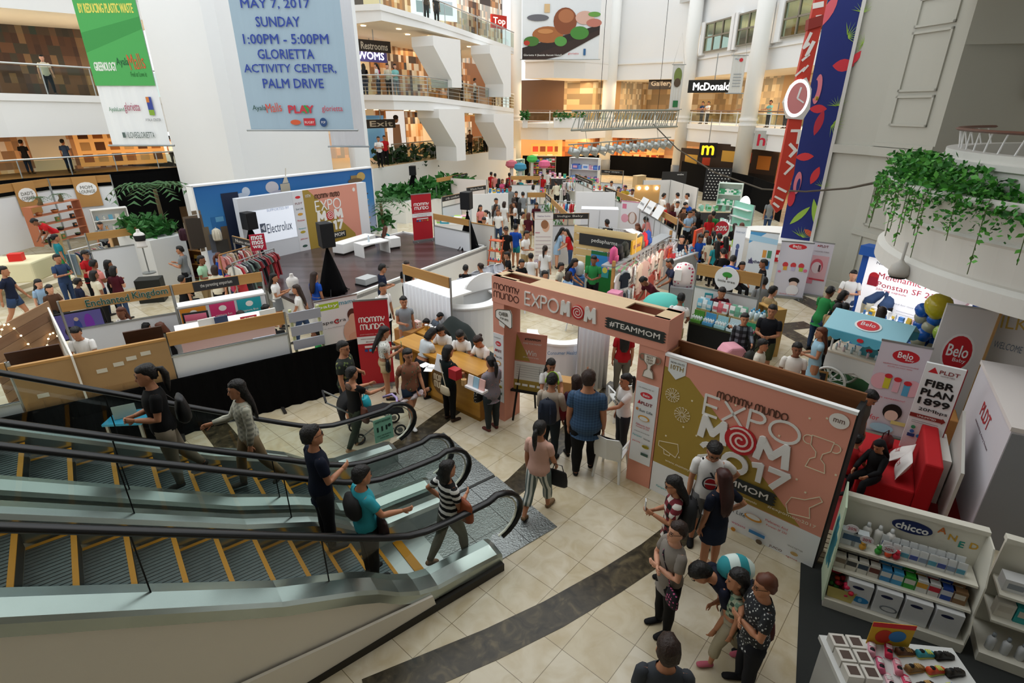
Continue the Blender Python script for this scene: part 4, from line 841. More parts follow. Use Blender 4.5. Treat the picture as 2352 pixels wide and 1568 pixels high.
# white plastic chairs
PLAST=mat('e4e6e4',.35)
def plastic_chair(label,loc,rz,group=None,cover=None):
 o=thing('plastic_chair',label,'chair',loc,rz,group);m=cover or PLAST
 mb=MB();n=9
 mb.loft([[(-.21+.42*k/n,-.2+y,.43-.012*sin(pi*k/n)) for k in range(n+1)]+[(.21-.42*k/n,-.2+y,.41-.012) for k in range(n+1)] for y in (0,.1,.2,.3,.4)]);mb.build('seat',m,o)
 mb=MB();mb.loft([[(w_*cos(radians(200-220*k/10))*.24/.2,.2+.05*(1-abs(cos(radians(200-220*k/10))))+.16*(z-.43),z) for k in range(11)]+[(w_*cos(radians(-20+220*k/10))*.24/.2,.225+.05*(1-abs(cos(radians(-20+220*k/10))))+.16*(z-.43),z) for k in range(11)] for w_,z in ((.19,.44),(.2,.6),(.2,.76),(.16,.86))]);mb.build('backrest',m,o)
 for sx in (-1,1):
  for sy in (-1,1):MB().path([(sx*.19,sy*.18,.42),(sx*.23,sy*.24,0)],[(.03,.02),(.022,.016)],0,6).build('leg',m,o)
  MB().path([(sx*.21,-.17,.43),(sx*.23,-.17,.62),(sx*.23,.1,.65),(sx*.21,.24,.64)],[(.02,.012)]*4,0,6).build('armrest',m,o)
 return o
plastic_chair('white plastic chair in front of the salmon pink post',G(1402,1085),radians(150));plastic_chair('white plastic chair inside the arch beside the boxes',G(1425,955),radians(190))
# storage tub and carton inside the arch
o=thing('storage_tub','translucent lidded storage tub inside the arch','tub',G(1300,930),rz);MB().loft([[(-.25*s,-.18*s,z),(.25*s,-.18*s,z),(.25*s,.18*s,z),(-.25*s,.18*s,z)] for s,z in ((.86,0),(1,.3))]).build('tub_body',mat('cfd4d2',.3),o);MB().box(-.27,-.2,.3,.27,.2,.34).build('lid',mat('dfe2e0',.4),o)
box_thing('carton','brown carton on top of the storage tub','box',Vector(o.location)+Vector((-.08,0,.34)),(.4,.3,.28),CARDL,rz)
# ================= stage =================
ZT=.85
F0,FLc,BRc=G(1118,566,ZT),G(725,712,ZT),G(926,533,ZT);SL,SR=G(572,603,ZT),G(852,540,ZT)
dS=(SR-SL).normalized();nS=Vector((-dS.y,dS.x,0))
FL2=FLc;pB=G(884,543,ZT)
poly=[FL2,F0,BRc,pB,SR+nS*.5,SL+nS*.5,SL-dS*.8]
st=thing('stage','low stage with dark wooden floor and white painted sides','stage',(0,0,0))
MB().prism([(p.x,p.y) for p in poly],ZT-.12,ZT-.02).build('stage_floor',pattern('wood',('3a302d','57494a'),3,.25,0),st)
mb=MB()
for a,b in ((FL2,F0),(F0,BRc),(BRc,pB)):
 d=(b-a).normalized();n=Vector((-d.y,d.x,0))*.09;a2=a;mb.prism([(a2.x,a2.y),(b.x,b.y),(b.x+n.x,b.y+n.y),(a2.x+n.x,a2.y+n.y)],0,ZT+.04)
mb.prism([(p.x,p.y) for p in (FL2,FL2+(SL-FL2)*.98,FL2+(SL-FL2)*.98+dS*.1,FL2+dS*.1)],0,ZT-.03)
mb.build('stage_side',mat('edeeec',.5),st)
# screen wall
W=(SR-SL).length;HS=zat(SR.y,417)-ZT;sw=thing('stage_screen_wall','white stage wall with a projected picture and a pink and gold event print','screen wall',(SL.x,SL.y,ZT-.02),atan2(dS.y,dS.x))
MB().box(0,0,0,W,.25,HS).build('wall_panel',mat('dcdfe4',.6),sw)
class PlaneZ(Plane):
 def __init__(s,A,B):Plane.__init__(s,A,B);s.A.z=0
PS=PlaneZ(SL,SR)
def ps(px,py):x,z=PS(px,py);return (x/W,(z-ZT)/HS)
q0,q1=ps(590,560),ps(672,470)
MB().box(q0[0]*W-.1,-.01,q0[1]*HS,q1[0]*W,0,q1[1]*HS).build('projection',mat('e6ecf6',.5,emit=.35),sw)
art(sw,W,HS,-.012,[('text','Electrolux',ps(642,519)[0],ps(642,519)[1],.15,.18,'5a6274'),('text','SUPPORTED BY',ps(638,478)[0],ps(638,478)[1],.04,.16,'b8c4dc'),('rect',ps(604,522)[0]-.02,ps(604,522)[1]-.07,ps(604,522)[0]+.018,ps(604,522)[1]+.07,'5a6274'),('poly',[(ps(604,522)[0]+.01,ps(604,522)[1]+.05),(ps(604,522)[0]-.015,ps(604,522)[1]),(ps(604,522)[0]+.01,ps(604,522)[1]-.05)],'e6ecf6')])
xa,xb=ps(712,560)[0],ps(830,530)[0];xs_=ps(688,560)[0]
art(sw,W,HS,-.002,[('rect',xs_,.0,xa,1,'e4e5e8'),('rect',xa,0,xb,1,'e39b86'),('poly',[(xa,1),(xa+.04,1),(xb-.06,.12),(xb-.05,0),(xa,0)],'a98d3c'),('rect',xb,0,1,1,'e8eaec'),('ell',xb-.03,.9,.012,.035,'efe9e2')]+[('word','mommy',xa+.09,.83,.07,.006,.11,'5d3b2c'),('word','mundo',xa+.215,.83,.07,.006,.08,'5d3b2c'),('word','EXPO',xa+.085,.62,.17,.009,.21,'f4f0ea'),('word','M',xa+.095,.44,.15,.022,.06,'f4f0ea'),('word','M',xa+.235,.44,.15,.022,.06,'f4f0ea'),('swirl',xa+.195,.52,.034,'c4272d'),('word','2017',xa+.09,.25,.15,.018,.2,'f4f0ea'),('rect',xa+.08,.1,xa+.31,.21,'2f3330'),('text','#TEAMMOM',xa+.195,.155,.07,.2,'e9e4dc',.02),('text','10TH',xa+.035,.9,.05,.04,'e6e9e8')])
for k,(zc,c,t) in enumerate(((.9,'d8323b',''),(.8,'7d1f24','PLDT'),(.71,'4a5a66','Sun Life'),(.62,'d8a040',''),(.52,'c8434a','Ponstan'),(.38,'37a7ad','Pampers'),(.32,'b9a431',''),(.2,'c8434a','JERON'),(.08,'3d5a50',''))):
 art(sw,W,HS,-.005,[('text',t,(xs_+xa)/2,zc,.03,.055,c)] if t else [('ell',(xs_+xa)/2,zc,.02,.022,c)])
for k in range(7):art(sw,W,HS,-.005,[('rect',xb+.04,.12+.11*k,xb+.1,.145+.11*k,('4a6a8a','8a8c90','c8a040','3f86c4','777a80','9a9ca0','444448')[k])])
# blue skyline backdrop
pb0=SR+nS*.75;A,B=along(pb0,dS,KX and 425+.2*(425-246)*0-25),along(pb0,dS,838);ZB=zat(B.y,386);A_,rz,W=frame(A,B);A_.z=0;bb=thing('skyline_backdrop','blue printed backdrop with a city skyline behind the stage','backdrop',A_,rz)
m,nt,b_=_new('sky_print');tc=nt.nodes.new('ShaderNodeTexCoord');sx=nt.nodes.new('ShaderNodeSeparateXYZ');mr=nt.nodes.new('ShaderNodeMapRange');cr=nt.nodes.new('ShaderNodeValToRGB');mr.inputs[1].default_value=.9;mr.inputs[2].default_value=3.5
nt.links.new(tc.outputs['Object'],sx.inputs[0]);nt.links.new(sx.outputs[2],mr.inputs[0]);nt.links.new(mr.outputs[0],cr.inputs[0]);nt.links.new(cr.outputs[0],b_.inputs['Base Color']);b_.inputs['Roughness'].default_value=.5
cr.color_ramp.elements[0].color=(*lin('b3bdd6'),1);cr.color_ramp.elements[1].color=(*lin('0f5fa6'),1);e_=cr.color_ramp.elements.new(.45);e_.color=(*lin('3f86c0'),1)
MB().box(0,0,.3,W,.3,ZB).build('printed_panel',m,bb);mb=MB();mb.box(-.05,-.03,.3,0,.33,ZB+.04);mb.box(W,-.03,.3,W+.05,.33,ZB+.04);mb.box(-.05,-.03,ZB,W+.05,.33,ZB+.05);mb.build('white_edge',WHITE,bb)
PLB=Plane(A_,B);pb=lambda px,py:(PLB(px,py)[0]/W,PLB(px,py)[1]/ZB)
def rp(x0,y0,x1,y1,c):a,b=pb(x0,y1),pb(x1,y0);return ('rect',a[0],a[1],b[0],b[1],c)
its=[('ell',*pb(565,440),.02,.045,'c9d3e0'),('ell',*pb(555,450),.03,.03,'c2cddc'),('ell',*pb(625,430),.035,.06,'c9c4c8'),('ell',*pb(640,445),.05,.04,'b8b4c0'),rp(437,492,462,575,'6a5a4a'),rp(441,482,459,494,'7d6c58'),rp(462,520,478,578,'6f6250'),rp(493,494,518,545,'2c6ca6'),rp(496,496,512,510,'64a4cc'),rp(518,515,540,580,'66543f'),rp(487,535,500,580,'5c5f66'),rp(500,548,522,585,'4a4640'),rp(538,440,545,600,'1c2740')]
its+=[rp(646,420,664,445,'b9b09c'),('poly',[pb(648,421),pb(662,419),pb(657,404),pb(653,404)],'c6bfae'),('line',[pb(655,405),pb(655,386)],.006,'ddd8cc'),('ell',*pb(828,405),.03,.05,'c2a25c'),rp(806,402,818,418,'9a7c4a'),('ell',*pb(815,415),.05,.03,'6c5840')]
for i in range(5):its.append(rp(440+4*i,500,442+4*i,570,'3c342c'))
art(bb,W,ZB,0,its)
MB().box(.1,.1,0,.2,.3,.3).build('foot',BLACK,bb);MB().box(W-.2,.1,0,W-.1,.3,.3).build('foot',BLACK,bb)
# benches and table
LEA=mat('f1f1ee',.45)
def on_stage(px,py):return G(px,py,ZT-.02)
def bench(label,a,b,dep,hgt,name='bench'):
 A_,rz,L=frame(on_stage(*a),on_stage(*b));o=thing(name,label,'bench',A_,rz);MB().box(0,0,.07,L,dep,hgt).build('cushion_block',LEA,o,bevel=.02);MB().box(.04,.04,0,L-.04,dep-.04,.07).build('dark_plinth',mat('26201d',.6),o);return o
bench('long white bench on the stage beside the white table',(790,588),(865,563),.5,.42)
bench('small white cube seat on the stage, beyond the white table',(898,574),(922,570),.45,.42)
A_,rz,L=frame(on_stage(836,593),on_stage(897,580));o=thing('low_table','white low table with panel legs on the stage','table',A_,rz);MB().box(0,0,.42,L,.6,.46).build('table_top',LEA,o);MB().box(0.0,0,0,.04,.6,.42).build('leg_panel',LEA,o);MB().box(L-.04,0,0,L,.6,.42).build('leg_panel',LEA,o)
T=Matrix.Translation(A_)@Matrix.Rotation(rz,4,'Z');b_o=thing('water_bottle','clear water bottle standing on the white stage table','bottle',T@Vector((.45,.3,.46)));MB().loft([[(r*cos(a),r*sin(a),z) for a in [k*pi/4 for k in range(8)]] for r,z in ((.035,0),(.035,.15),(.015,.2))]).build('bottle_body',mat('cfe0ea',.1,alpha=.6),b_o);MB().cyl((0,0,.2),(0,0,.225),.016).build('cap',mat('2a4a8a'),b_o)
# loudspeakers on skirted stands
def speaker(label_s,label_st,base,z0,spk_row,skirt=True,az=0.,hb=.62,knot=True):
 b=G(*base,z0);zs=zat(b.y,spk_row);o=thing('speaker_stand',label_st,'speaker stand',b,radians(az))
 MB().cyl((0,0,.0),(0,0,zs-z0-.01),.02,None,0,8).build('pole',BLACK,o)
 for k in range(3):a=k*2.094;MB().path([(0,0,.55),(.45*cos(a),.45*sin(a),.02),(.5*cos(a),.5*sin(a),.015)],.014,0,5).build('leg',BLACK,o)
 if skirt:
  rings=[];n=18
  for r,z in ((.6,.0),(.52,.2),(.38,.55),(.2,.95),(.06,1.25),(.05,1.3),(.07,1.36)):r *= .64;rings.append([(r*(1+.13*(k%2)-.06)*cos(2*pi*k/n),r*(1+.13*(k%2)-.06)*sin(2*pi*k/n),z) for k in range(n)])
  MB().loft(rings).build('cloth_skirt',CLOTHB,o,True)
 s=thing('loudspeaker',label_s,'loudspeaker',(b.x,b.y,zs),radians(az));mb=MB()
 mb.prism([(-.19,-.2),(.19,-.2),(.15,.2),(-.15,.2)],0,hb);mb.build('cabinet',mat('121214',.6),s,bevel=.015);MB().box(-.17,-.215,.03,.17,-.2,hb-.03).build('grille',mat('1d1d20',.8,.3),s);MB().box(-.06,.2,hb*.5,.06,.215,hb*.6).build('handle',RUBBER,s)
speaker('black loudspeaker in front of the gold stage print','black stand in a cloth skirt at the near stage corner',(765,672),ZT-.02,566,True,40,.66)
speaker('black loudspeaker by the projected picture','black speaker stand on the far side of the stage',(590,607),ZT-.02,526,True,60,.55)
speaker('black loudspeaker above the wooden header at the stage corner','black stand in a cloth skirt at the far corner of the stage',(1076,570),ZT-.02,480,True,-20,.62)
speaker('black loudspeaker lost against the plants by the galleries','slim stand with a black skirt among the planters',(952,443),1.2,402,True,0,.5)
rollup('red banner with white looped lettering standing on the stage',(951,556),(995,550),445,LOGO2+SOC,ZT-.02,RED)
rollup('white breast pump banner with a green heading behind the black barrier',(746,862),(838,838),684,[('rect',.02,.86,.55,.95,'b4d334'),('text','baby',.3,.905,.05,.45,'ffffff',.02),('text','mama',.76,.915,.04,.4,'3aa0b8'),('text','spectra',.4,.68,.05,.55,'3a3a3c'),('text','C',.45,.685,.06,.1,'c8242c',.03),('text','in the Philippines',.4,.61,.015,.5,'9a9a9a'),('ell',.84,.74,.12,.08,'5a2f24'),('ell',.8,.5,.22,.17,'e0b49a'),('ell',.84,.68,.1,.07,'e0b49a'),('ell',.86,.42,.17,.07,'d9a58a')])
o=thing('stage_light_box','flat grey lighting case on the stage floor by the near edge','case',on_stage(843,652),radians(60));MB().box(-.25,-.2,.05,.25,.2,.22).build('case',mat('b9bcbc',.5),o);MB().box(-.27,-.22,0,.27,.22,.05).build('black_base',BLACK,o)
# ================= booths on the stage side =================
PANEL=mat('dfe2e6',.6);BEAM=pattern('wood',('ab7d45','bd9156'),5,.5,0);CHALK=mat('2b2a2a',.7)
def booth_wall(label,a,b,panel=(0.,1.55),beam=True,z=2.0,sign=None,posts=True,signc='d8d4cc',col=None,beam_h=.22,name='booth_wall',sgx=(.25,.75),pm=None):
 """a, b: photograph pixels of the top edge of the wall (height z)"""
 A,B=(Vector(a) if len(a)==3 else G(*a,z)),(Vector(b) if len(b)==3 else G(*b,z));A_,rz,L=frame(A,B);A_.z=0
 o=thing(name,label,'booth wall',A_,rz)
 if panel:MB().box(.02,0,panel[0],L-.02,.03,panel[1]).build('wall_panel',pm or (mat(col,.6) if col else PANEL),o)
 if panel and beam:MB().box(0,-.012,panel[1]-.03,L,.04,panel[1]).build('rail',ALU,o)
 if posts:
  n=max(1,round(L/2))
  for i in range(n+1):x=L*i/n;MB().cyl((x,.015,0),(x,.015,z),.025,None,0,8).build('post',ALU,o)
 if beam:MB().box(.02,-.02,z-beam_h,L-.02,.02,z).build('header_beam',BEAM,o)
 if sign:
  MB().box(sgx[0]*L,-.035,z-beam_h*.95,sgx[1]*L,-.02,z-.01).build('sign_board',CHALK,o);letters(o,[(sign,L*(sgx[0]+sgx[1])/2,z-beam_h*.5,beam_h*.45,L*(sgx[1]-sgx[0])*.7)],-.036,mat(signc,.7))
 return o,Matrix.Translation(A_)@Matrix.Rotation(rz,4,'Z'),L
 # front row: black barrier cloth and panels
RA,RB=G(474,983),G(820,890);PR_=Plane(RA,RB);dR=PR_.d;at=lambda x,y=0,z=0:RA+dR*x+PR_.n*y+Vector((0,0,z))
o=thing('barrier_cloth','long black cloth barrier along the booths behind the escalators','barrier',at(-4.2),PR_.rz);n=90;mb=MB()
mb.loft([[(7.35*i/n,.03*sin(i*1.7)-.03,0),(7.35*i/n,.02*sin(i*1.7+.5)-.02,1.13),(7.35*i/n,.0,1.15),(7.35*i/n,.02,1.13),(7.35*i/n,.03,0)] for i in range(n+1)],cap=False);mb.build('cloth',CLOTHB,o)
for x in (.2,2,3.8,5.6,7.1):MB().box(x-.03,-.3,0,x+.03,.2,.04).build('floor_foot',mat('2a2724',.6),o)
def rw(label,x0,x1,**k):p,q=at(x0,.12,2.0),at(x1,.12,2.0);return booth_wall(label,tuple(p),tuple(q),**k)
rw('white panel under a plain wooden header behind the black barrier',-.25,1.78,panel=(0,1.55),beam_h=.25)
o,T,L=rw('booth panel covered with flattened brown cartons',-2.4,-.25,panel=(0,1.12),beam=False)
mb=MB();mb.box(0,-.03,1.08,L,-.005,1.9);cb=mb.build('carton_sheet',mat('a5845a',.85,noise=.12,scale=3),o);R=random.Random(3)
for i in range(9):x=.05+i*(L-.2)/9;MB().box(x,-.036,.98+R.uniform(-.03,.1),x+.2,-.03,1.25).build('flap',mat('9c7a50',.85),cb)
for x,z in ((.2,1.3),(1.05,1.52),(1.3,1.58),(1.5,1.64),(1.72,1.68)):MB().box(x,-.04,z,x+.15,-.03,z+.07).build('label_sticker',mat('cfc9ba',.7),cb)
MB().box(-.02,-.04,1.88,L,.03,1.92).build('wood_rail',BEAM,o)
rw('cloth panel under a wooden header at the edge of the picture',-4.5,-2.42,panel=(0,1.3),col='d4d8dc')
# slatted grey end stand
o=thing('slatted_rack','grey slatted display rack at the end of the booth row','rack',at(1.85,.1),PR_.rz)
for k in range(6):MB().box(0,0,.25+.3*k,.62,.03,.45+.3*k).build('slat',mat('a9abb6',.6),o)
for x in (.02,.56):MB().box(x,.03,0,x+.05,.09,2.0).build('upright',mat('c9cc9a',.6),o)
# second row
o,T,L=booth_wall('booth wall with green fairground lettering on its wooden header',(132,692),(390,655),panel=(0,1.35),beam_h=.24)
letters(o,[('Enchanted',L*.41,1.87,.15,L*.38,.03),('Kingdom',L*.8,1.88,.19,L*.33,.03)],-.03,mat('f2f2ee',.6));letters(o,[('Enchanted',L*.41,1.87,.15,L*.38,.012),('Kingdom',L*.8,1.88,.19,L*.33,.012)],-.036,mat('1d5240',.6))
EK=T
o,T,L=booth_wall('white booth wall with three bright posters under a chalkboard sign',(392,655),(600,624),panel=(0,1.45),sign='the parenting emporium',sgx=(.22,.72),beam_h=.24);PE=T
MB().box(0,-.02,1.43,L,.35,1.47).build('ledge',WHITE,o)
for i,(c,t1,t2,x) in enumerate((('df8f2a','let your','curiosity thrive',.16),('d63a74','capture fun','times together',.48),('25a5b0','capture first','birthdays',.79))):
 pm=MB().box(x*L-.27,-.015,.82,x*L+.27,-.005,1.4).build('poster',mat(c,.6),o);art(pm,1,1,-.016,[('ell',x*L,1.27,.085,.07,'f4f0ea'),('text',t1,x*L,1.1,.07,.36,'f6f2ea'),('text',t2,x*L,.98,.07,.42,'f6f2ea')])
 ph=MB().box(x*L-.24,-.015,.3,x*L+.24,-.005,.8).build('photo_print',mat('d9d6cc',.6),o);art(ph,1,1,-.016,[('ell',x*L,.66,.07,.09,'c9966e'),('ell',x*L,.45,.15,.15,('3f9a94','c8a9a0','b0b4a0')[i]),('ell',x*L,.73,.075,.04,'4a3426')])
 # side wall of that booth with text panel
A=G(110,700,2.0);o,T2,L2=booth_wall('white side panel covered with small print, lit from above',(106,700),(160,812),panel=(0,1.95),beam=False,posts=False,col='e6e2da')
art(o,L2,1.95,-.002,[('text','ENCHANTED',.5,.9,.05,.5,'9aa6a0')]+[('rect',.1,.8-.04*i,.88,.805-.04*i,'a9aaa6') for i in range(14)])
# screen in the booth
p=G(195,775,1.0);o=thing('display_screen','large flat screen showing purple figures inside the booth','screen',p,radians(38));MB().box(-.45,0,.0,.45,.05,.62).build('screen_bezel',BLACK,o);sc_=MB().box(-.42,-.005,.03,.42,0,.59).build('screen_picture',mat('46406e',.3,emit=.5),o);art(sc_,.84,.56,-.006,[('ell',.7,.5,.1,.4,'8a3fc0'),('ell',.45,.45,.08,.3,'3c4fa0'),('ell',.45,.75,.05,.08,'d9c2b0'),('ell',.25,.3,.1,.2,'22202c')],-.42,.03);MB().box(-.06,.01,-1.0,.06,.05,.0).build('stand',BLACK,o)
# plank wall with fairy lights at far left
A,B=G(-40,770,1.9),G(112,690,1.9);A_,rz,L=frame(A,B);A_.z=0;o=thing('plank_wall','rough brown plank wall hung with fairy lights','booth wall',A_,rz);R=random.Random(5)
for k in range(9):MB().box(0,.01*R.random(),.1+.2*k,L,.04,.29+.2*k).build('plank',pattern('wood',(('8a6a4e','a58363'),('7d5d45','94745a'),('957457','b08e6c'))[k%3],4,.8,0),o)
g=thing('fairy_lights','string of warm fairy lights looped over the plank wall','lights',A_,rz);pts=[(.3+(L-.4)*t,-.05,1.75-.9*t+.3*sin(t*9)) for t in [i/16 for i in range(17)]];MB().path(pts,.005,0,4).build('wire',mat('c9b890'),g)
for p in pts:MB().ball(p,.02,0,6,4).build('bulb',mat('ffe0a8',.3,emit=4),g)
# wooden cases and black counter at the front row
for lab,x0,w_ in (('open dark wooden case nearer the plank wall',-2.5,.72),('open dark wooden case beside the long haired woman',-.88,.6)):
 o=thing('display_case',lab,'case',at(x0,.4,1.45),PR_.rz);MB().box(0,0,0,w_,.3,.06).build('tray',WOODD,o);MB(Matrix.Rotation(.2,4,'X')).box(0,.28,.02,w_,.31,.5).build('lid',pattern('wood',('3b2417','4d3020'),6,.5,0),o);R=random.Random(int(w_*100))
 for i in range(9):q=at(x0+.05+(w_-.1)*i/9+.03,.5,1.52);t=MB().ball((0,0,0),(.028,.05,.02),0,7,4).build('trinket',mat(R.choice(('2a6a6a','a02a2a','1b1b22','c9a040','33373c')),.3));place(t,q,PR_.rz+.3);tag(t,'small trinket laid out in the '+lab.replace('open ',''),'trinket','trinkets in the '+lab)
o=thing('keyboard_counter','long black counter top behind the carton panel','counter',at(-1.78,.4,0),PR_.rz);MB().box(0,0,1.38,.9,.4,1.45).build('counter_top',mat('15120f',.4),o);MB().box(0.02,.02,0,.88,.38,1.38).build('counter_body',mat('2a2522',.6),o)
# picture frame and small items in the white panel booth
o=thing('poster_frame','black framed poster leaning beside the orange poster','frame',PE@Vector((.05,-.5,.0)),atan2(PE[1][0],PE[0][0])-.15);MB().box(0,0,0,.52,.03,1.45).build('frame',BLACK,o);art(MB().box(.04,-.005,.59,.48,0,1.41).build('poster',mat('e7dcd8',.5),o),.44,.82,-.006,[('rect',0,.82,1,1,'c8607a'),('ell',.5,.3,.3,.2,'d8a0b0'),('rect',.5,.0,1,.22,'6a8a3a')],.04,.59)
for i,(px,py,c,w_) in enumerate(((480,757,'e7e4dc',.34),(512,752,'34405c',.26),(618,735,'f0efe9',.34))):
 o=thing('album_box',('pale grey album box','navy blue album box','white wall calendar')[i]+' standing on the table in the poster booth','album',G(px,py,1.29),PR_.rz+.1);MB().box(-w_/2,-.02,0,w_/2,.02,.26).build('cover',mat(c,.6),o);MB().box(-w_/2,.02,0,w_/2,.035,.25).build('pages',WHITE,o)
tb=thing('table','white topped table inside the poster booth','table',at(-.1,1.7),PR_.rz);MB().box(0,0,1.24,1.95,.9,1.29).build('table_top',WHITE,tb);MB().box(.05,.05,0,1.9,.85,1.24).build('table_cloth',mat('d9b9b4',.7),tb)
for k in range(4):MB().box(-.15+.5*k,-.5,.9+.03*k,.3+.5*k,-.45,1.06+.03*k).build('pastel_slat',mat(('e3b9b4','e3b9b4','a9cfdc','a9abb6')[k],.6),tb)
o=thing('gift_sign','red sign reading GIFT on the poster booth table','sign',G(573,739,1.29),PR_.rz);MB().box(-.17,0,0,.17,.02,.14).build('card',mat('b3262e',.6),o);letters(o,[('GIFT',0,.07,.08,None,.02)],-.001,WHITE)
# ================= booths in the middle of the hall =================
WB=booth_wall
WB('booth wall with a plain wooden header behind the stage corner',(995,490),(1078,505))
o,T,L=WB('white cloth screen hung from a bamboo pole beside the stage',(1078,509),(1136,518),panel=(.02,1.62),beam=False,z=1.66,posts=True,col='e2e0da');MB().cyl((0,0,1.64),(L,0,1.64),.025).build('bamboo_pole',BEAM,o)
o,T,L=WB('booth with a pale wooden header and white pleated curtain in front of the stage',(924,606),(1033,638),panel=None,beam_h=.26);mb=MB();n=60
mb.loft([[(L*i/n,-.03+.025*sin(i*1.3),0),(L*i/n,-.03+.02*sin(i*1.3),1.5),(L*i/n,.0,1.5),(L*i/n,.0,0)] for i in range(n+1)],cap=False);mb.build('curtain',mat('e6e8ec',.8),o,True)
MB().box(0,0,1.46,L,.7,1.5).build('counter_top',WHITE,o);CB=T
WB('booth header with a long chalkboard sign over the bath goods',(1266,490),(1353,489),sign='Indigo Baby',sgx=(.02,.98))
WB('wooden header of the book booth behind the walkway',(1173,404),(1241,404),panel=(0,1.5));WB('wooden header of the toy booth beside the leafy garland',(1211,442),(1254,442),panel=(0,1.45))
o,T,L=WB('slanting wooden header hung with a leafy garland',(1254,443),(1304,489),panel=(0,1.4),sign='sesou',sgx=(.02,.3));R=random.Random(2);mb=MB()
for i in range(160):c=Vector((R.uniform(.1,L*.9),-.1+R.uniform(-.1,.06),R.uniform(1.1,1.7)));mb.add([c,c+Vector((R.uniform(-.12,.12),R.uniform(-.05,.05),-.1)),c+Vector((R.uniform(-.1,.1),R.uniform(-.05,.05),-.16))],[(0,1,2)])
mb.build('leaf_garland',LEAF,o)
WB('dark slanting header over the pram booth',(1322,399),(1362,416),sign='chuchu baby',sgx=(.02,.98))
WB('long slanting header with two chalkboards along the bedding booths',(1386,427),(1490,467),sign='swaddle',sgx=(.05,.35));o,T,L=WB('slanting header carrying two white cards over the lingerie booth',(1490,467),(1557,503),sign='blank',sgx=(.0,.25))
for i,(x,t) in enumerate(((-.6,'PINK'),(.35,'BLANQI'),(1.4,''))):
 c=thing('sign_card',('white card with pink print','white card with black print','blank white card')[i]+' tilted over the lingerie booth','sign',T@Vector((x,-.3,1.75)),atan2(T[1][0],T[0][0]));MB(Matrix.Rotation(-.5,4,'X')).box(0,0,0,.8,.015,.5).build('card',WHITE,c);MB().cyl((.4,.02,-1.75),(.4,.02,.02),.015).build('pole',ALU,c)
 if t:letters(c,[(t,.4,.22,.1,.5)],-.02,mat('555558'),M=Matrix.Rotation(-.5,4,'X'))
WB('small booth wall with a chalk sign in front of the planters',(1072,431),(1115,425),sign='Whole Foods',sgx=(.0,1));WB('booth wall of white panels under a dark sign by the appliance stand',(1015,452),(1059,443),sign='crib comfort',sgx=(0,1));WB('long wooden header with a dark sign under the planted ledge',(1001,410),(1072,397),panel=None,sign='nursery nook',sgx=(.5,1))
WB('pale pink panel wall beside the orange hanging sign',(1035,407),(1118,412),panel=(0,1.9),beam=False,col='e6dcd8',z=1.95)
WB('dark header on white posts next to the wide column',(1381,389),(1432,392),panel=(0,1.2),sign='tiny steps',sgx=(.02,.98))
WB('white back wall of the furniture booth by the window side',(1478,414),(1541,413),panel=(0,2.0),beam=False,col='ecebe8');WB('white side wall of the furniture booth, slanting to the curtain',(1541,413),(1603,432),panel=(0,2.0),beam=False,col='e4e3e0')
o,T,L=WB('mint green wall with little shelves beside the round lamp',(1687,460),(1733,472),panel=(0,2.1),beam=False,z=2.1,col='8fd0bb')
for z in (.7,1.1,1.5,1.85):MB().box(.15,-.18,z,L-.1,0,z+.03).build('wall_shelf',WHITE,o)
MINT=T
o,T,L=WB('wooden header with a round white tree sign over the bottle stall',(1602,604),(1753,630),panel=(0,1.45),beam_h=.3,col='e2e1e0',z=2.05);c=MB().ell(L*.5,1.8,.3,.3,-.06,-.03,0,28).build('round_sign',WHITE,o);art(c,1,1,-.062,[('ell',L*.5,1.9,.12,.07,'3f9a3a'),('rect',L*.5-.015,1.78,L*.5+.015,1.86,'6a4a2a'),('text','little tree',L*.5,1.74,.06,.42,'4a4a3a')]);LT=T
# pallet wall
A,B=G(1319,517,2.2),G(1462,537,2.2);A_,rz,L=frame(A,B);A_.z=0;o=thing('pallet_wall','wall of pale pallet boards with a black chalk sign','booth wall',A_,rz)
for k in range(9):MB().box(0,0,.06+.24*k,L,.025,.27+.24*k).build('plank',pattern('wood',(('c9a86f','e3cb96'),('bf9b62','dcc089'))[k%2],4,.7,0),o)
for x in (0,L*.5,L-.06):MB().box(x,.025,0,x+.06,.08,2.2).build('batten',PINE,o)
s=MB().box(.1*L,-.02,1.62,.93*L,0,1.98).build('sign_board',CHALK,o);letters(s,[('pediapharma',.52*L,1.8,.16,.42*L)],-.021,mat('e8e6e0',.7));PAL=Matrix.Translation(A_)@Matrix.Rotation(rz,4,'Z')
gb=thing('green_board','green board with a blue seaside poster in front of the pallet wall','board',PAL@Vector((.62,-.25,0)),rz);MB().box(0,0,0,1.1,.04,1.35).build('board',mat('1f7a33',.6),gb);art(MB().box(.2,-.01,.75,.85,0,1.55).build('poster',mat('2f86c8',.5),gb),.65,.8,-.011,[('rect',0,.86,1,1,'1d6a38'),('ell',.28,.65,.18,.08,'c4473a'),('rect',0,0,1,.25,'3aa0a0'),('ell',.2,.35,.12,.1,'a8b83a'),('ell',.8,.3,.14,.12,'d8cf5a')],.2,.75)
sm=thing('market_stand','white nasal spray stand with a pink and green striped awning','stand',PAL@Vector((1.9,-.3,0)),rz);MB().box(-.3,0,0,.35,.3,1.25).build('stand_body',WHITE,sm);MB().prism([(-.2,1.1),(.32,1.3),(.32,1.35),(-.2,1.15)],-.36,.42,'x').build('awning',pattern('stripe',('e79aa8','9fd09a'),5,.6,0),sm);letters(sm,[('SALINASE',.03,1.45,.1,.6,.02)],-.02,mat('3a3a36'))
MB().box(-.3,.0,1.36,.35,.02,1.52).build('sign_card',mat('efeadf'),sm)
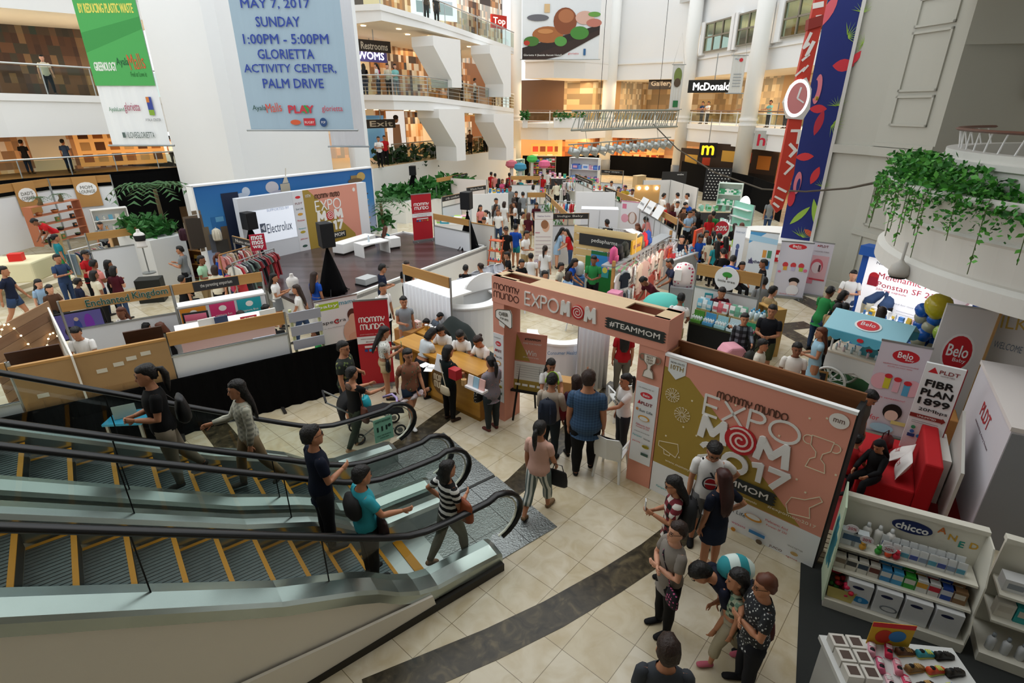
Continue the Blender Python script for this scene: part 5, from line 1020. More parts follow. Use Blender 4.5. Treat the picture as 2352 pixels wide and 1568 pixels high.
# picket fence
A,B=G(1318,700),G(1372,668);
def picket(label,A,B):
 A_,rz,L=frame(A,B);o=thing('picket_fence',label,'fence',A_,rz);n=int(L/.12)
 for z in (.25,.7):MB().box(0,.02,z,L,.045,z+.07).build('rail',WHITE,o)
 for i in range(n):x=i*L/n;MB().prism([(x,0),(x+.075,0),(x+.075,.9),(x+.037,.98),(x,.9)],0,.02,'y').build('picket',WHITE,o)
picket('low white picket fence in front of the man in green',A,B);picket('short white picket fence beside the green board',G(1372,668),G(1395,690))
# generic makers: garments, racks, tables, shelves and goods
def garment_mesh(kind,cache={}):
 if kind in cache:return cache[kind]
 mb=MB();wd,ln={'shirt':(.2,.5),'dress':(.2,.8),'onesie':(.14,.38),'trousers':(.16,.7),'bag':(.18,.35)}[kind]
 if kind=='trousers':pr=[(-wd,0),(wd,0),(wd*.95,-ln),(.03,-ln),(0,-.2),(-.03,-ln),(-wd*.95,-ln)]
 elif kind=='bag':pr=[(-wd*.5,0),(-wd*.45,.05),(wd*.45,.05),(wd*.5,0),(wd,-ln),(-wd,-ln)]
 else:pr=[(-.05,0),(.05,0),(wd,-.06),(wd*1.35,-.22),(wd*1.05,-.26),(wd*.8,-.16),(wd*(1.25 if kind=='dress' else .8),-ln),(-wd*(1.25 if kind=='dress' else .8),-ln),(-wd*.8,-.16),(-wd*1.05,-.26),(-wd*1.35,-.22),(-wd,-.06)]
 mb.prism(pr,-.025,.025,'y',0);mb.path([(-wd*.9,0,-.05),(0,0,.05),(wd*.9,0,-.05)],.006,1,4);mb.path([(0,0,.05),(0,0,.1),(.03,0,.12)],.005,1,4);cache[kind]=mb.mesh('garment',[WHITE,ALU]);return cache[kind]
def garment(kind,loc,rz,c,label,group,sc_=1.):
 o=bpy.data.objects.new('hanging_garment' if kind!='bag' else 'hanging_bag',garment_mesh(kind));COL.objects.link(o);place(o,loc,rz);o.scale=(sc_,)*3;o.material_slots[0].link='OBJECT';o.material_slots[0].material=mat(c,.8) if isinstance(c,str) else c;return tag(o,label,'clothes' if kind!='bag' else 'bag',group)
def rack(label,A,B,z,n,pal,kinds,glabel,m=ALU,feet=True,sc_=1.,rseed=1,twist=pi/2):
 A_,rz,L=frame(A,B);zb=A_.z;o=thing('clothes_rack',label,'rack',A_,rz);MB().cyl((0,0,z),(L,0,z),.018).build('rail',m,o);R=random.Random(rseed)
 for x in (0,L):
  MB().cyl((x,0,0),(x,0,z),.018).build('upright',m,o)
  if feet:MB().box(x-.02,-.25,0,x+.02,.25,.03).build('foot',m,o)
 T=Matrix.Translation(A_)@Matrix.Rotation(rz,4,'Z')
 for i in range(n):garment(R.choice(kinds),T@Vector((L*(i+.5)/n,0,z-.11)),rz+twist+R.uniform(-.25,.25),R.choice(pal),glabel,glabel,sc_*R.uniform(.85,1.1))
 return o
def good_mesh(kind,cache={}):
 if kind in cache:return cache[kind]
 mb=MB()
 if kind=='bottle':mb.loft([[(r*cos(a),r*sin(a),z) for a in [k*pi/4 for k in range(8)]] for r,z in ((.035,0),(.037,.13),(.016,.16))],0);mb.cyl((0,0,.16),(0,0,.2),.018,.014,1,8)
 elif kind=='pack':mb.loft([[(-.07*s,-.035*t,z),(.07*s,-.035*t,z),(.07*s,.035*t,z),(-.07*s,.035*t,z)] for s,t,z in ((.9,1,0),(1,1.1,.1),(.95,.3,.22),(1,.1,.24))],0);mb.box(-.05,-.043,.06,.05,-.036,.14,1)
 elif kind=='box':mb.box(-.08,-.05,0,.08,.05,.2,0);mb.box(-.06,-.052,.08,.06,-.05,.16,1)
 elif kind=='cubebox':mb.box(-.15,-.12,0,.15,.12,.22,0);mb.box(-.1,-.122,.06,.1,-.12,.16,1)
 elif kind=='toy':mb.ball((0,0,.07),(.07,.06,.07),0,8,5);mb.ball((0,0,.17),.05,0,8,5);mb.ball((-.04,0,.215),.018,1,6,4);mb.ball((.04,0,.215),.018,1,6,4)
 elif kind=='book':mb.box(-.09,-.012,0,.09,.012,.24,0);mb.box(-.085,-.01,.003,.092,.01,.237,1)
 elif kind=='basket':mb.loft([[(r*cos(a),r*sin(a),z) for a in [k*pi/5 for k in range(10)]] for r,z in ((.1,0),(.14,.12),(.12,.12),(.09,.02))],0);mb.ball((0,0,.1),(.1,.1,.05),1,8,4)
 elif kind=='folded':mb.box(-.14,-.1,0,.14,.1,.05,0);mb.box(-.13,-.1,.05,.13,.09,.09,1)
 cache[kind]=mb.mesh('goods',[WHITE,WHITE],kind in ('bottle','toy','basket'));return cache[kind]
GN={'bottle':('bottle','bottle'),'pack':('refill_pack','pack'),'box':('carton_box','box'),'cubebox':('carton_box','box'),'toy':('soft_toy','toy'),'book':('book','book'),'basket':('basket','basket'),'folded':('folded_cloth','cloth')}
def good(kind,loc,rz,c,c2,label,group,sc_=1.):
 o=bpy.data.objects.new(GN[kind][0],good_mesh(kind));COL.objects.link(o);place(o,loc,rz);o.scale=(sc_,)*3
 for i,q in enumerate((c,c2)):o.material_slots[i].link='OBJECT';o.material_slots[i].material=mat(q,.5) if isinstance(q,str) else q
 return tag(o,label,GN[kind][1],group)
def table(label,A,B,dep,hgt,top='efefec',cloth=None,legs=True,goods=None,name='table'):
 """goods: (kinds, palette, label, rows, per_row, scale)"""
 A_,rz,L=frame(A,B);o=thing(name,label,'table',A_,rz);MB().box(0,0,hgt-.04,L,dep,hgt).build('table_top',mat(top,.5),o)
 if cloth:MB().box(.01,.01,0,L-.01,dep-.01,hgt-.04).build('table_cloth',mat(cloth,.85),o)
 elif legs:
  for x in (.03,L-.07):
   for y in (.03,dep-.07):MB().box(x,y,0,x+.04,y+.04,hgt-.04).build('leg',ALU,o)
 T=Matrix.Translation(A_)@Matrix.Rotation(rz,4,'Z')
 if goods:
  ks,pal,lab,rows,per,sc_=goods;R=random.Random(hash(label)%99)
  R=random.Random(len(label)*7+rows)
  for j in range(rows):
   for i in range(per):good(R.choice(ks),T@Vector((L*(i+.5)/per,dep*(j+.5)/rows,hgt)),rz+R.uniform(-.15,.15),R.choice(pal),R.choice(pal),lab,lab,sc_*R.uniform(.9,1.1))
 return o,T,L
def shelves(label,A,B,dep,hgt,n,frame_c='c9a878',goods=None,back=True,name='shelf_unit',slope=0):
 A_,rz,L=frame(A,B);o=thing(name,label,'shelf',A_,rz);m=mat(frame_c,.6)
 for x in (0,L-.03):MB().box(x,0,0,x+.03,dep,hgt).build('side_panel',m,o)
 if back:MB().box(.03,dep-.02,0,L-.03,dep,hgt).build('back_panel',m,o)
 zs=[.06+(hgt-.1)*k/n for k in range(n)]+[hgt-.03]
 for z in zs:MB().box(.03,0,z,L-.03,dep-.02,z+.025).build('shelf_board',m,o)
 T=Matrix.Translation(A_)@Matrix.Rotation(rz,4,'Z')
 if goods:
  ks,pal,lab,per,sc_=goods;R=random.Random(len(label))
  for z in zs[:-1]:
   for i in range(per):good(R.choice(ks),T@Vector((.05+(L-.1)*(i+.5)/per,dep*.4,z+.025)),rz+R.uniform(-.1,.1),R.choice(pal),R.choice(pal),lab,lab,sc_*R.uniform(.85,1.05))
 return o,T,L
BR=('d8434a','3f86c4','e8c040','4aa05a','e48ab0','f0efe9','6a4a9a','2fa8a8');PAS=('f0d8d4','cfe0ea','e8e4d8','d8e8d4','f4f2ee','e9b7b0');WHT=('f2f2f0','e6ecef','dfe8e4','9fd0c4');PNK=('e8c4bc','f0dcd4','d88a84','e9d4c4','b9544a','f3ece4')
# bath goods stall of the little tree
A,B=G(1582,738,.82),G(1722,775,.82);A.z=B.z=0;o,T,L=table('stall table with a black skirt below the round tree sign',A,B,.95,.82,'2d3a1c','0d0f0e')
for i,(c,x) in enumerate((('5a9a3a',.03),('4f9fd0',.3),('9ed0d8',.6),('cfe3ea',.9),('2f9a6a',1.25))):
 if i==0:x=.0
 d=thing('display_box',('green','blue','pale aqua','pale blue','deep green')[i]+' cardboard display of small bottles on the black skirted stall','display box',T@Vector((x+.02,.03,.82)),rz := atan2(T[1][0],T[0][0]));MB().box(0,0,0,.26,.2,.07).build('tray',mat(c,.6),d);MB().box(0,.19,.07,.26,.2,.27).build('back_card',mat(c,.6),d)
 lb='little bottle standing in the %s display box'%('green','blue','pale aqua','pale blue','deep green')[i]
 for k in range(8):good('bottle',T@Vector((x+.05+.065*(k%4),.08+.07*(k // 4),.86)),0,'e8f0f0',c,lb,lb,.75)
def crate(label,loc,rz,size=(.36,.28,.26)):
 o=thing('slatted_crate',label,'crate',loc,rz);sx,sy,sz=size
 for k in range(6):x=-sx/2+k*sx/6;MB().box(x+.005,-sy/2,0,x+sx/6-.008,-sy/2+.012,sz).build('slat',PINE,o)
 for y in (sy/2-.012,):MB().box(-sx/2,y,0,sx/2,y+.012,sz).build('back_board',PINE,o)
 for x in (-sx/2,sx/2-.012):MB().box(x,-sy/2,0,x+.012,sy/2,sz).build('side_board',PINE,o)
 MB().box(-sx/2,-sy/2,sz-.03,sx/2,sy/2,sz).build('top_board',PINE,o)
for i,(x,kind,pal,lab) in enumerate(((.16,'pack',('7ec0d8','e9f2f4'),'blue refill pack on the first slatted crate'),(.56,'pack',('f0eeec','e0707a'),'white and red refill pack on the second slatted crate'),(.98,'pack',('f4f2f0','7ab89a'),'white refill pack on the third slatted crate'),(1.42,'bottle',('dff0f4','4fa8d8'),'tall blue capped bottle on the last slatted crate'))):
 crate('slatted wooden crate holding %s on the black skirted stall'%('blue packs','red and white packs','white packs','blue capped bottles')[i],T@Vector((x,.52,.82)),rz)
 for k in range(6):good(kind,T@Vector((x-.12+.12*(k%3),.44+.14*(k // 3),1.08)),rz,pal[k%2 if kind=='pack' else 0],pal[1],lab,lab,1.0 if kind=='pack' else 1.3)
tf=box_thing('price_stand','teal framed price stand at the end of the bottle stall','sign',T@Vector((.08,.8,1.08)),(.2,.04,.3),mat('2a8f98',.5),rz+.3);art(tf,.14,.2,-.02,[('rect',0,0,1,1,'e4d2d4')],-.07,.05)
crate('slatted wooden crate under the teal price stand',T@Vector((.08,.78,.82)),rz)
shelves('honey wooden rack of small bottles beside the black skirted stall',G(1722,800),G(1757,822),.35,1.25,4,'c9a05a',(('bottle',),('dfeff0','8fd0c4','2f9a6a'),'small bottle on the honey wooden rack',6,.9),False)
# table with grey cloth and the orange frame
A,B=G(1537,668),G(1606,640);o,T,L=table('long grey clothed table with bagged toys under the orange frame',A,B,.5,1.05,'dfe4ea','a3a8ac',goods=(('pack','toy'),('6aa8d0','e6eef2','d8434a','b8d4e4'),'bagged toy on the long grey clothed table',2,11,.9))
of=thing('orange_sign','orange framed sign leaning at the far end of the grey table','sign',T@Vector((L*.75,.1,1.05)),atan2(T[1][0],T[0][0])+.1);MB().box(0,0,0,.62,.08,.75).build('orange_frame',mat('e0502a',.5),of);MB().box(.12,-.01,.12,.5,0,.62).build('grey_panel',mat('b9b4ac',.5),of)
A,B=G(1548,722),G(1578,728);bg_=thing('dotted_bag','white bag with red dots on the table end, tag hanging on it','bag',D(1556,740,15.2)*1,radians(-20));bg_.location.z=.0
MB().loft([[(r*cos(a)*1.15,r*.6*sin(a),z) for a in [k*pi/7 for k in range(14)]] for r,z in ((.24,.9),(.27,1.1),(.26,1.4),(.18,1.55),(.06,1.6))]).build('bag_body',pattern('dots',('e9dfe0','b8345a'),9),bg_,True);MB().box(-.25,-.2,1.1,-.05,-.17,1.42).build('tag',WHITE,bg_);MB().box(-.32,-.25,0,.32,.25,.9).build('stand',mat('8e9296',.7),bg_)
pf=MB().ball((0,0,.3),(.5,.5,.3),0,20,10).build('cushion',mat('56bfb2',.7),smooth=True);place(pf,G(1512,705,.9));tag(pf,'round mint green cushion behind the arch','cushion');stn=table('low stand under the round mint cushion',G(1490,735,.9)-Vector((0,0,.9)),G(1535,742,.9)-Vector((0,0,.9)),.8,.9,'dcdcda','c9c9c6')
pf.location=stn[1]@Vector((stn[2]/2,.4,.9))
# clothes stall with the bag shelf
A,B=G(1402,735),G(1532,640);A_,rz,L=frame(A,B);sh=thing('garment_stall','stall frame with a grey bag shelf over a wall of pink baby clothes','stall',A_,rz);T=Matrix.Translation(A_)@Matrix.Rotation(rz,4,'Z')
MB().box(0,0,1.55,L,.4,1.6).build('bag_shelf',mat('9b9fa2',.5),sh)
for x in (0,L-.08):MB().box(x,0,0,x+.08,.08,1.75).build('post',BEAM,sh)
for z in (1.5,.85):MB().cyl((0,-.05,z),(L,-.05,z),.015).build('rail',ALU,sh)
R=random.Random(8);gl='baby garment in blush tones hanging on the stall under the bag shelf'
for z in (1.4,.78):
 for i in range(26):garment(R.choice(('onesie','shirt','dress','onesie')),T@Vector((L*(i+.5)/26,-.12-.1*(i%2),z)),rz+R.uniform(-.5,.5),R.choice(PNK if i>5 else ('1d2a3a','c9d4dc','3a4a5a','f0eeea')),gl,gl,.9)
def backpack(label,loc,rz,c,c2=None,s=1.):
 o=thing('backpack',label,'backpack',loc,rz);m=c if hasattr(c,'node_tree') else mat(c,.7);MB().loft([[(w_*cos(a)*s,d_*sin(a)*s,z*s) for a in [k*pi/7 for k in range(14)]] for w_,d_,z in ((.13,.07,0),(.16,.1,.05),(.165,.1,.25),(.14,.09,.38),(.06,.04,.44))]).build('bag_body',m,o,True);MB().loft([[(w_*cos(a)*s,(-.09+d_*sin(a))*s,z*s) for a in [k*pi/5 for k in range(10)]] for w_,d_,z in ((.1,.03,.05),(.12,.05,.08),(.11,.05,.2),(.08,.02,.22))]).build('front_pocket',mat(c2,.7) if c2 else m,o,True);MB().path([(-.03*s,.0,.43*s),(0,0,.48*s),(.03*s,0,.43*s)],.01,0,5).build('handle',m,o)
 for sx in (-1,1):MB().path([(sx*.07*s,.08*s,.4*s),(sx*.09*s,.13*s,.25*s),(sx*.09*s,.1*s,.04*s)],(.018,.006),0,5).build('strap',m,o)
 return o
for i,(x,c,lab) in enumerate(((.35,'d8568a','pink backpack on the grey bag shelf'),(.75,'17171a','black backpack beside the pink one on the bag shelf'),(1.15,pattern('floral',('2a2c24','5a5240','16170f'),12),'camouflage backpack on the grey bag shelf'),(2.4,'6a6450','olive backpack beyond the yellow sign'),(2.7,'c8222c','red backpack beyond the yellow sign'),(3.05,'2a4fa0','blue backpack beyond the yellow sign'))):backpack(lab,T@Vector((min(x,L-.2),.2,1.6)),rz,c,s=1.05)
ys=thing('yellow_sign','yellow sign board lying along the bag shelf','sign',T@Vector((1.5,.1,1.6)),rz);MB().box(0,0,0,.8,.05,.42).build('board',mat('d9a62a',.5),ys);art(ys,.8,.42,0,[('text','KIDS BAGS',.5,.5,.25,.7,'8a4a6a',.02)])
hb=garment('bag',T@Vector((L*.8,-.3,1.3)),rz,'d8532a','orange shoulder bag hanging among the pink clothes',None,1.1)
lamp('POINT','stall_lamp',T@Vector((1.2,-.9,2.0)),25,(1,.85,.7),.1);lamp('POINT','stall_lamp',T@Vector((2.6,-.7,2.0)),25,(1,.85,.7),.1)
pb_=box_thing('pink_box','pink box stand beside the man in green','box',T@Vector((-.3,-.2,0)),(.35,.35,1.0),mat('d98aa8',.6),rz);
# water dispenser, white curved counters in front of the arch
wd_=thing('water_dispenser','water dispenser with a grey bottle beside the picket fence','dispenser',G(1326,700),0);MB().box(-.17,-.17,0,.17,.17,.95).build('dispenser_body',mat('3f74b0',.5),wd_,bevel=.02);MB().loft([[(r*cos(a),r*sin(a),z) for a in [k*pi/8 for k in range(16)]] for r,z in ((.06,.95),(.15,1.03),(.155,1.3),(.1,1.38),(.05,1.4))]).build('water_bottle',mat('d5dcdc',.3),wd_,True)
def round_counter(label,c,r,h,a0,a1,m,rz=0,inner=True,text=None):
 o=thing('curved_counter',label,'counter',c,rz);n=18;P=[(r*cos(radians(a0+(a1-a0)*i/n)),r*sin(radians(a0+(a1-a0)*i/n))) for i in range(n+1)];Q=[(x*.86,y*.86) for x,y in P]
 MB().prism(P+Q[::-1],0,h).build('counter_wall',m,o);MB().prism([(x*1.03,y*1.03) for x,y in P]+[(x*.7,y*.7) for x,y in P[::-1]],h,h+.04).build('counter_top',WHITE,o);return o
o=round_counter('white curved health counter behind the arch poster',G(1285,860),.75,1.05,170,380,mat('e9ecf2',.5));letters(o,[('Consumer Healthcare',0.05,.9,.08,.8)],-.76,mat('3f7ab0'))
o=round_counter('white rounded counter with an aqua rim behind the black cloth',G(1075,770),1.0,1.1,20,200,mat('eff1f3',.5),radians(200))
A,B=G(1012,745),G(1068,772);A_,rz,L=frame(A,B);o=thing('display_plinth','tall white plinth with a rounded headboard behind the covered goods','plinth',A_,rz);MB().box(0,0,0,L,1.3,1.2).build('plinth_body',mat('eef0f2',.5),o);MB().prism([(0,1.2)]+[(x,z) for x,z in arc(.65,1.2,.65,180,0,12,.45)],L,L+.06,'x').build('headboard',WHITE,o)
# white tall cubicle under the arch and its curtain
A,B=G(1322,905),G(1392,890);A_,rz,L=frame(A,B);o=thing('white_curtain','floor length white curtain seen through the arch','curtain',A_,rz);n=40;MB().loft([[(L*i/n,.03*sin(i*1.1),0),(L*i/n,.02*sin(i*1.1),2.0),(L*i/n,.03,2.0),(L*i/n,.05,0)] for i in range(n+1)],cap=False).build('cloth',mat('e8e9ef',.8),o,True);MB().cyl((0,.02,2.0),(L,.02,2.0),.02).build('pole',ALU,o)
# rolled standing banners in the middle
rollup('feeding product banner with a baby portrait under a grey heading',(1226,615),(1267,615),487,[('text','Haakaa Suckle',.5,.93,.03,.7,'8a7a9a'),('rect',0,.87,1,.875,'c09a8a'),('ell',.62,.74,.2,.1,'e0b49a'),('ell',.55,.78,.2,.08,'9a6a4a'),('rect',.05,.62,.3,.64,'c08a9a')]+[('rect',.08,.55-.07*i,.9,.556-.07*i,'a98a9a') for i in range(7)]+[('rect',0,0,1,.12,'c9bcd0')],bg='eae6e4')
rollup('narrow white banner with a small blue figure beside the blue appliance banner',(1668,650),(1693,655),520,[('text','STEAM MOP',.5,.9,.03,.8,'8a9ab0'),('rect',.35,.3,.6,.6,'3a4a7a'),('ell',.48,.65,.16,.05,'5a6a9a')],bg='e4ebf2')
rollup('blue and white appliance banner with a triangle mark',(1700,672),(1762,682),533,[('poly',[(0,1),(.6,1),(0,.8)],'4fa0d8'),('poly',[(0,.95),(1,.9),(1,.82),(0,.85)],'a9d4ee'),('text','Mothers',.35,.52,.05,.5,'3a3a5a',.02),('poly',[(.08,.48),(.28,.48),(.18,.58)],'5a5a8a'),('rect',.55,.6,.68,.72,'d89a4a'),('rect',.72,.6,.86,.72,'4a8a6a'),('rect',.6,.42,.85,.55,'3a7ab8'),('rect',.55,.25,.8,.36,'2a9ac0')],bg='dfeaf2')
# --- smaller stalls through the hall
table('toy table under the book booth header',G(1180,470),G(1245,475),.7,.8,'f0f0ee','e9e6e0',goods=(('book','toy','box'),BR,'toy or book on the table of the book booth',3,9,1.2))
rack('rack of tiny clothes in the booth left of the white cupboard',G(1250,530),G(1322,535),1.5,14,PAS+BR[:3],('shirt','onesie','dress'),'small garment on the rack left of the white cupboard',rseed=3)
rack('rack of pale dresses behind the toy booth',G(1290,470),G(1345,470),1.5,12,('cfe0e4','e8e4d8','bcd8d8','d8c4c4'),('dress','shirt'),'pale dress on the rack behind the toy booth',rseed=4)
shelves('tall shelf crowded with bright toys at the far end of the hall',G(1215,430),G(1275,430),.5,2.3,5,'d0b890',(('toy','box','basket'),BR,'bright toy on the tall shelf at the far end of the hall',8,1.5))
shelves('white rack of prams and blue packs under the light truss',G(1305,440),G(1370,445),.5,2.4,3,'f0f0ee',(('cubebox','box'),('6a9ae0','e8b0c8','f2f2f4','4a6ac0','dfe6f4'),'blue or pink pack on the white rack under the light truss',8,1.5))
table('table of bottles and baskets in front of the pram booth',G(1272,462),G(1330,470),.8,.8,'e8e8e6','d8dcd8',goods=(('basket','bottle','toy'),BR+PAS,'little basket or bottle in front of the pram booth',3,8,1.1))
cb=thing('white_cupboard','tall plain white cupboard in the middle of the hall','cupboard',G(1330,585),radians(-8));MB().box(0,0,0,1.5,.7,1.9).build('cupboard_body',mat('e6e8ec',.5),cb);MB().box(.74,-.01,.05,.75,0,1.85).build('door_gap',mat('9a9ea2',.5),cb)
wc=MB().box(0,0,0,1.7,.06,2.3).build('white_screen',WHITE);place(wc,G(1318,560),radians(-5));tag(wc,'flat white screen standing behind the plain cupboard','screen')
table('white bedding counter along the slanting header',G(1385,505),G(1440,545),.8,.9,'f2f2f2','e4e6ea',goods=(('folded','box'),WHT+PAS,'folded bedding on the white counter along the slanting header',2,8,1.2))
shelves('white shelf of red and white packets in the lingerie booth',G(1425,600),G(1470,625),.4,1.3,4,'f0f0ee',(('box','folded'),('d8434a','f2f2f0','8a8a90','e8c4c4'),'packet on the white shelf of the lingerie booth',6,1.0))
for i,(a,b,t,c) in enumerate((((1420,560),(1461,566),462,'a'),((1462,566),(1503,572),466,'b'))):
 rollup(('white shapewear panel with a round pink patch','white shapewear panel with a grey heading')[i],a,b,t,[('ell',.65,.62,.26,.14,'b08a78'),('ell',.65,.62,.16,.13,'e8dcd8')]+([('ell',.25,.6,.2,.1,'e8a8b8'),('rect',.08,.82,.3,.93,'e07a98'),('rect',0,.98,1,1,'e08aa0')] if i==0 else [('text','BLANQI',.5,.9,.06,.8,'55555a')]),bg='ece9ec')
rack('rack of white underwear in front of the slanting header',G(1465,640),G(1545,650),1.55,16,('f2f0ee','e4e0e2','d8c4c4','cfcbd0'),('shirt','onesie','trousers'),'white undergarment on the rack by the slanting header',rseed=6)
rack('rack of pinkish bras and pants behind the pallet wall',G(1370,600),G(1430,610),1.4,14,('1a1a1c','e0b4b0','c88a88','efe4e0'),('onesie','shirt'),'pinkish or black underwear behind the pallet wall',rseed=7)
shelves('wall shelf of mint boxes behind the round lamp',G(1637,520),G(1690,525),.4,2.2,4,'d4e4dc',(('box','pack'),('e8f2ee','8fd0bb','3a9a6a','f4f6f4'),'mint or white box on the wall shelf behind the round lamp',9,1.2))
table('white counter in front of the mint wall',G(1640,560),G(1690,570),.5,.95,'f2f6f4','dfe8e4',goods=(('box','bottle'),WHT,'small white goods on the counter before the mint wall',1,8,.9))
lo=thing('oval_lamp','glowing white oval lamp standing by the mint wall','lamp',G(1697,548),0);MB().cyl((0,0,0),(0,0,1.2),.03).build('lamp_pole',ALU,lo);MB().ball((0,0,1.55),(.26,.12,.42),0,16,10).build('lamp_shade',mat('fbfbf4',.4,emit=4),lo,True)
sr=MB().ell(0,0,.3,.3,-.02,.0,0,24).build('round_sign',mat('c8283c',.5));place(sr,D(1657,524,G(1657,580).y));tag(sr,'round red discount sign hanging before the white counter','sign');letters(sr,[('20%',0,0,.2,None,.02)],-.021,WHITE)
ds=thing('dark_sign','dark standing sign with white print in the furniture booth','sign',G(1541,475),0);MB().box(-.75,0,1.1,.75,.04,2.1).build('sign_board',mat('2c2b2a',.6),ds);MB().box(-.6,.0,0,-.55,.04,1.1).build('leg',BLACK,ds);MB().box(.55,0,0,.6,.04,1.1).build('leg',BLACK,ds);letters(ds,[('webe',.35,1.95,.1,.4),('BABY PRODUCTS',-.1,1.4,.05,.9)],-.001,WHITE)
pd=thing('dotted_board','black panel with rows of white dots against the dark curtain','panel',G(1612,460),radians(-20));MB().box(0,0,0,1.6,.05,2.1).build('panel',mat('1a1a1e',.6),pd);mb=MB();[mb.box(.12+.2*i+.1*(j%2),-.005,.15+.18*j,.2+.2*i+.1*(j%2),0,.2+.18*j) for i in range(7) for j in range(11)];mb.build('dot_print',WHITE,pd)
for i,(a,b) in enumerate(((( 1160,412),(1205,405)),((1128,425),(1165,415)))):shelves(('low shelf of aqua boxes by the aqua panels','low shelf of baskets at the far end beside the aisle')[i],G(*a),G(*b),.5,1.5,3,'bcd8dc',(('cubebox','toy'),('a9d4de','e8e4d8','d8434a','6aa8c0','f0efe9'),('aqua box on the low shelf at the far end','basket or box on the shelf beside the far aisle')[i],6,1.2))
table('makeup table with warm bulbs in the furniture booth',G(1462,432),G(1482,430),.5,.9,'d8c8a8','c9b088');lamp('POINT','bulbs',G(1470,425,2.4),40,(1,.75,.5),.2)
mb=MB();[mb.ball((x,0,z),.09,0,8,5) for x,z in ((0,0),(.4,0),(.9,0))];o=thing('bulb_row','row of three bright bulbs along the makeup table','lights',G(1468,432,1.9),0);mb.build('bulbs_lettering',mat('fff2d8',.3,emit=6),o);MB().box(-.2,.1,-1.9,1.1,.14,.15).build('back_board',mat('b9925a',.6),o)
# white water crib machine stand and orange ladder shelf by the walkway
A,B=G(1118,640),G(1140,646);ol=thing('ladder_shelf','orange ladder shelf of small goods beside the white cloth screen','shelf',A,radians(-30));
for x in (0,.5):MB().path([(x,0,0),(x,.35,1.5)],(.025,.02),0,4).build('side_rail',mat('c4562a',.6),ol)
for z in (.3,.65,1.0,1.35):MB().box(0,z*.23-.12,z,.5,z*.23+.16,z+.025).build('shelf_board',mat('c4562a',.6),ol)
T=Matrix.Translation(A)@Matrix.Rotation(radians(-30),4,'Z')
for z in (.325,.675,1.025):
 for i in range(4):good('toy',T@Vector((.08+.11*i,z*.23,z)),0,BR[(i*3+int(z*10))%8],'f0efe9','little toy on the orange ladder shelf','toys on the orange ladder shelf',.45)
 # appliance stand by the stage corner
table('appliance table with white machines behind the stage corner',G(1002,560),G(1075,560),.7,.9,'f2f2f0','e9eaec',goods=(('cubebox','box'),('f2f2f2','e4a8b8','a8d060','dfe2e6','3fa0b8'),'white or pink appliance box on the table behind the stage corner',2,5,1.2))
wf=MB().box(0,0,0,1.9,.05,1.7).build('backdrop_sheet',mat('f3f3f2',.6));place(wf,G(1085,525),radians(15));tag(wf,'white photo backdrop leaning behind the appliance stand','backdrop')
# stacked white chairs under covers by the curtain booth
i=0
for px,py,rz_ in ((1060,690,20),(1075,682,30),(1092,672,35),(1108,664,35),(1125,655,40),(1142,648,40),(1158,645,45),(1178,664,150),(1195,690,160),(1262,690,100),(1325,735,60),(1208,575+90,80)):
 plastic_chair('white plastic chair with a loose cover in the row of seats before the stage',G(px,py+22),radians(rz_),'white covered chairs before the stage',mat('dde0e8',.7))
 # ================= right side: cart, banners, sofa, product shelves, round balcony =================
rollup('white banner with a red oval and child figure beside the pink print banner',(1771,680),(1842,688),556,[('ell',.52,.92,.28,.05,'d8323b'),('text','Belo',.5,.925,.045,.26,'ffffff',.01),('text','Baby',.58,.89,.02,.16,'ffffff')]+[('ell',.25+.25*i,.58,.09,.05,'d8434a') for i in range(3)]+[('rect',.2+.25*i,.48,.32+.25*i,.55,c) for i,c in enumerate(('e8b04a','c8c0e0','b8d04a'))]+[('ell',.62,.3,.17,.06,'1d1714'),('ell',.62,.24,.13,.05,'eecfc0'),('ell',.62,.12,.2,.1,'f4f4f8'),('text','baby wash',.5,.04,.02,.5,'d8434a'),('ell',.9,.5,.06,.03,'e87a9a'),('ell',.1,.45,.05,.02,'e87a9a')],bg='dcdae6')
rollup('white banner with a pink living room print beside the pillar foot',(1842,676),(1888,684),557,[('text','PLDT',.55,.93,.04,.4,'7d1f24',.02),('poly',[(.2,.92),(.28,.95),(.36,.92)],'c8242c'),('rect',.1,.3,.9,.75,'e4b4ba'),('ell',.4,.55,.3,.14,'d8606e'),('ell',.4,.52,.24,.11,'ead8da'),('rect',.0,.2,.35,.32,'e08a9a'),('rect',.5,.45,.6,.58,'5a3a40'),('rect',.15,.28,.9,.31,'c8404c'),('text','HOME FIBR',.5,.83,.02,.7,'9a8a90')],bg='dcd6de')
rollup('large white banner with a red oval and three bottles beside the cart',(1966,985),(2072,1012),790,[('ell',.55,.87,.27,.065,'c9242e'),('text','Belo',.54,.88,.06,.3,'ffffff',.01),('text','Baby',.64,.835,.025,.17,'ffffff'),('text','pediatrician recommended',.5,.77,.015,.7,'d8707a'),('text','gentle on your baby',.5,.745,.013,.5,'d8707a'),('ell',.2,.57,.2,.09,'f0bcc6'),('ell',.85,.55,.18,.09,'f0bcc6'),('rect',.27,.5,.4,.64,'d9d23a'),('rect',.47,.48,.6,.62,'eebcc8'),('rect',.68,.46,.81,.6,'5ab0d8'),('ell',.335,.64,.08,.025,'d8323b'),('ell',.535,.62,.08,.025,'d8323b'),('ell',.745,.6,.08,.025,'d8323b'),('text','gentle sensations!',.45,.4,.025,.7,'d85060'),('ell',.62,.26,.2,.09,'1d1714'),('ell',.62,.22,.14,.06,'f0d0c0'),('rect',.65,.13,.95,.17,'e8d88a'),('text','for',.3,.16,.06,.2,'d8404c'),('ell',.5,.06,.25,.05,'a8d0e8')],bg='dcd6e0')
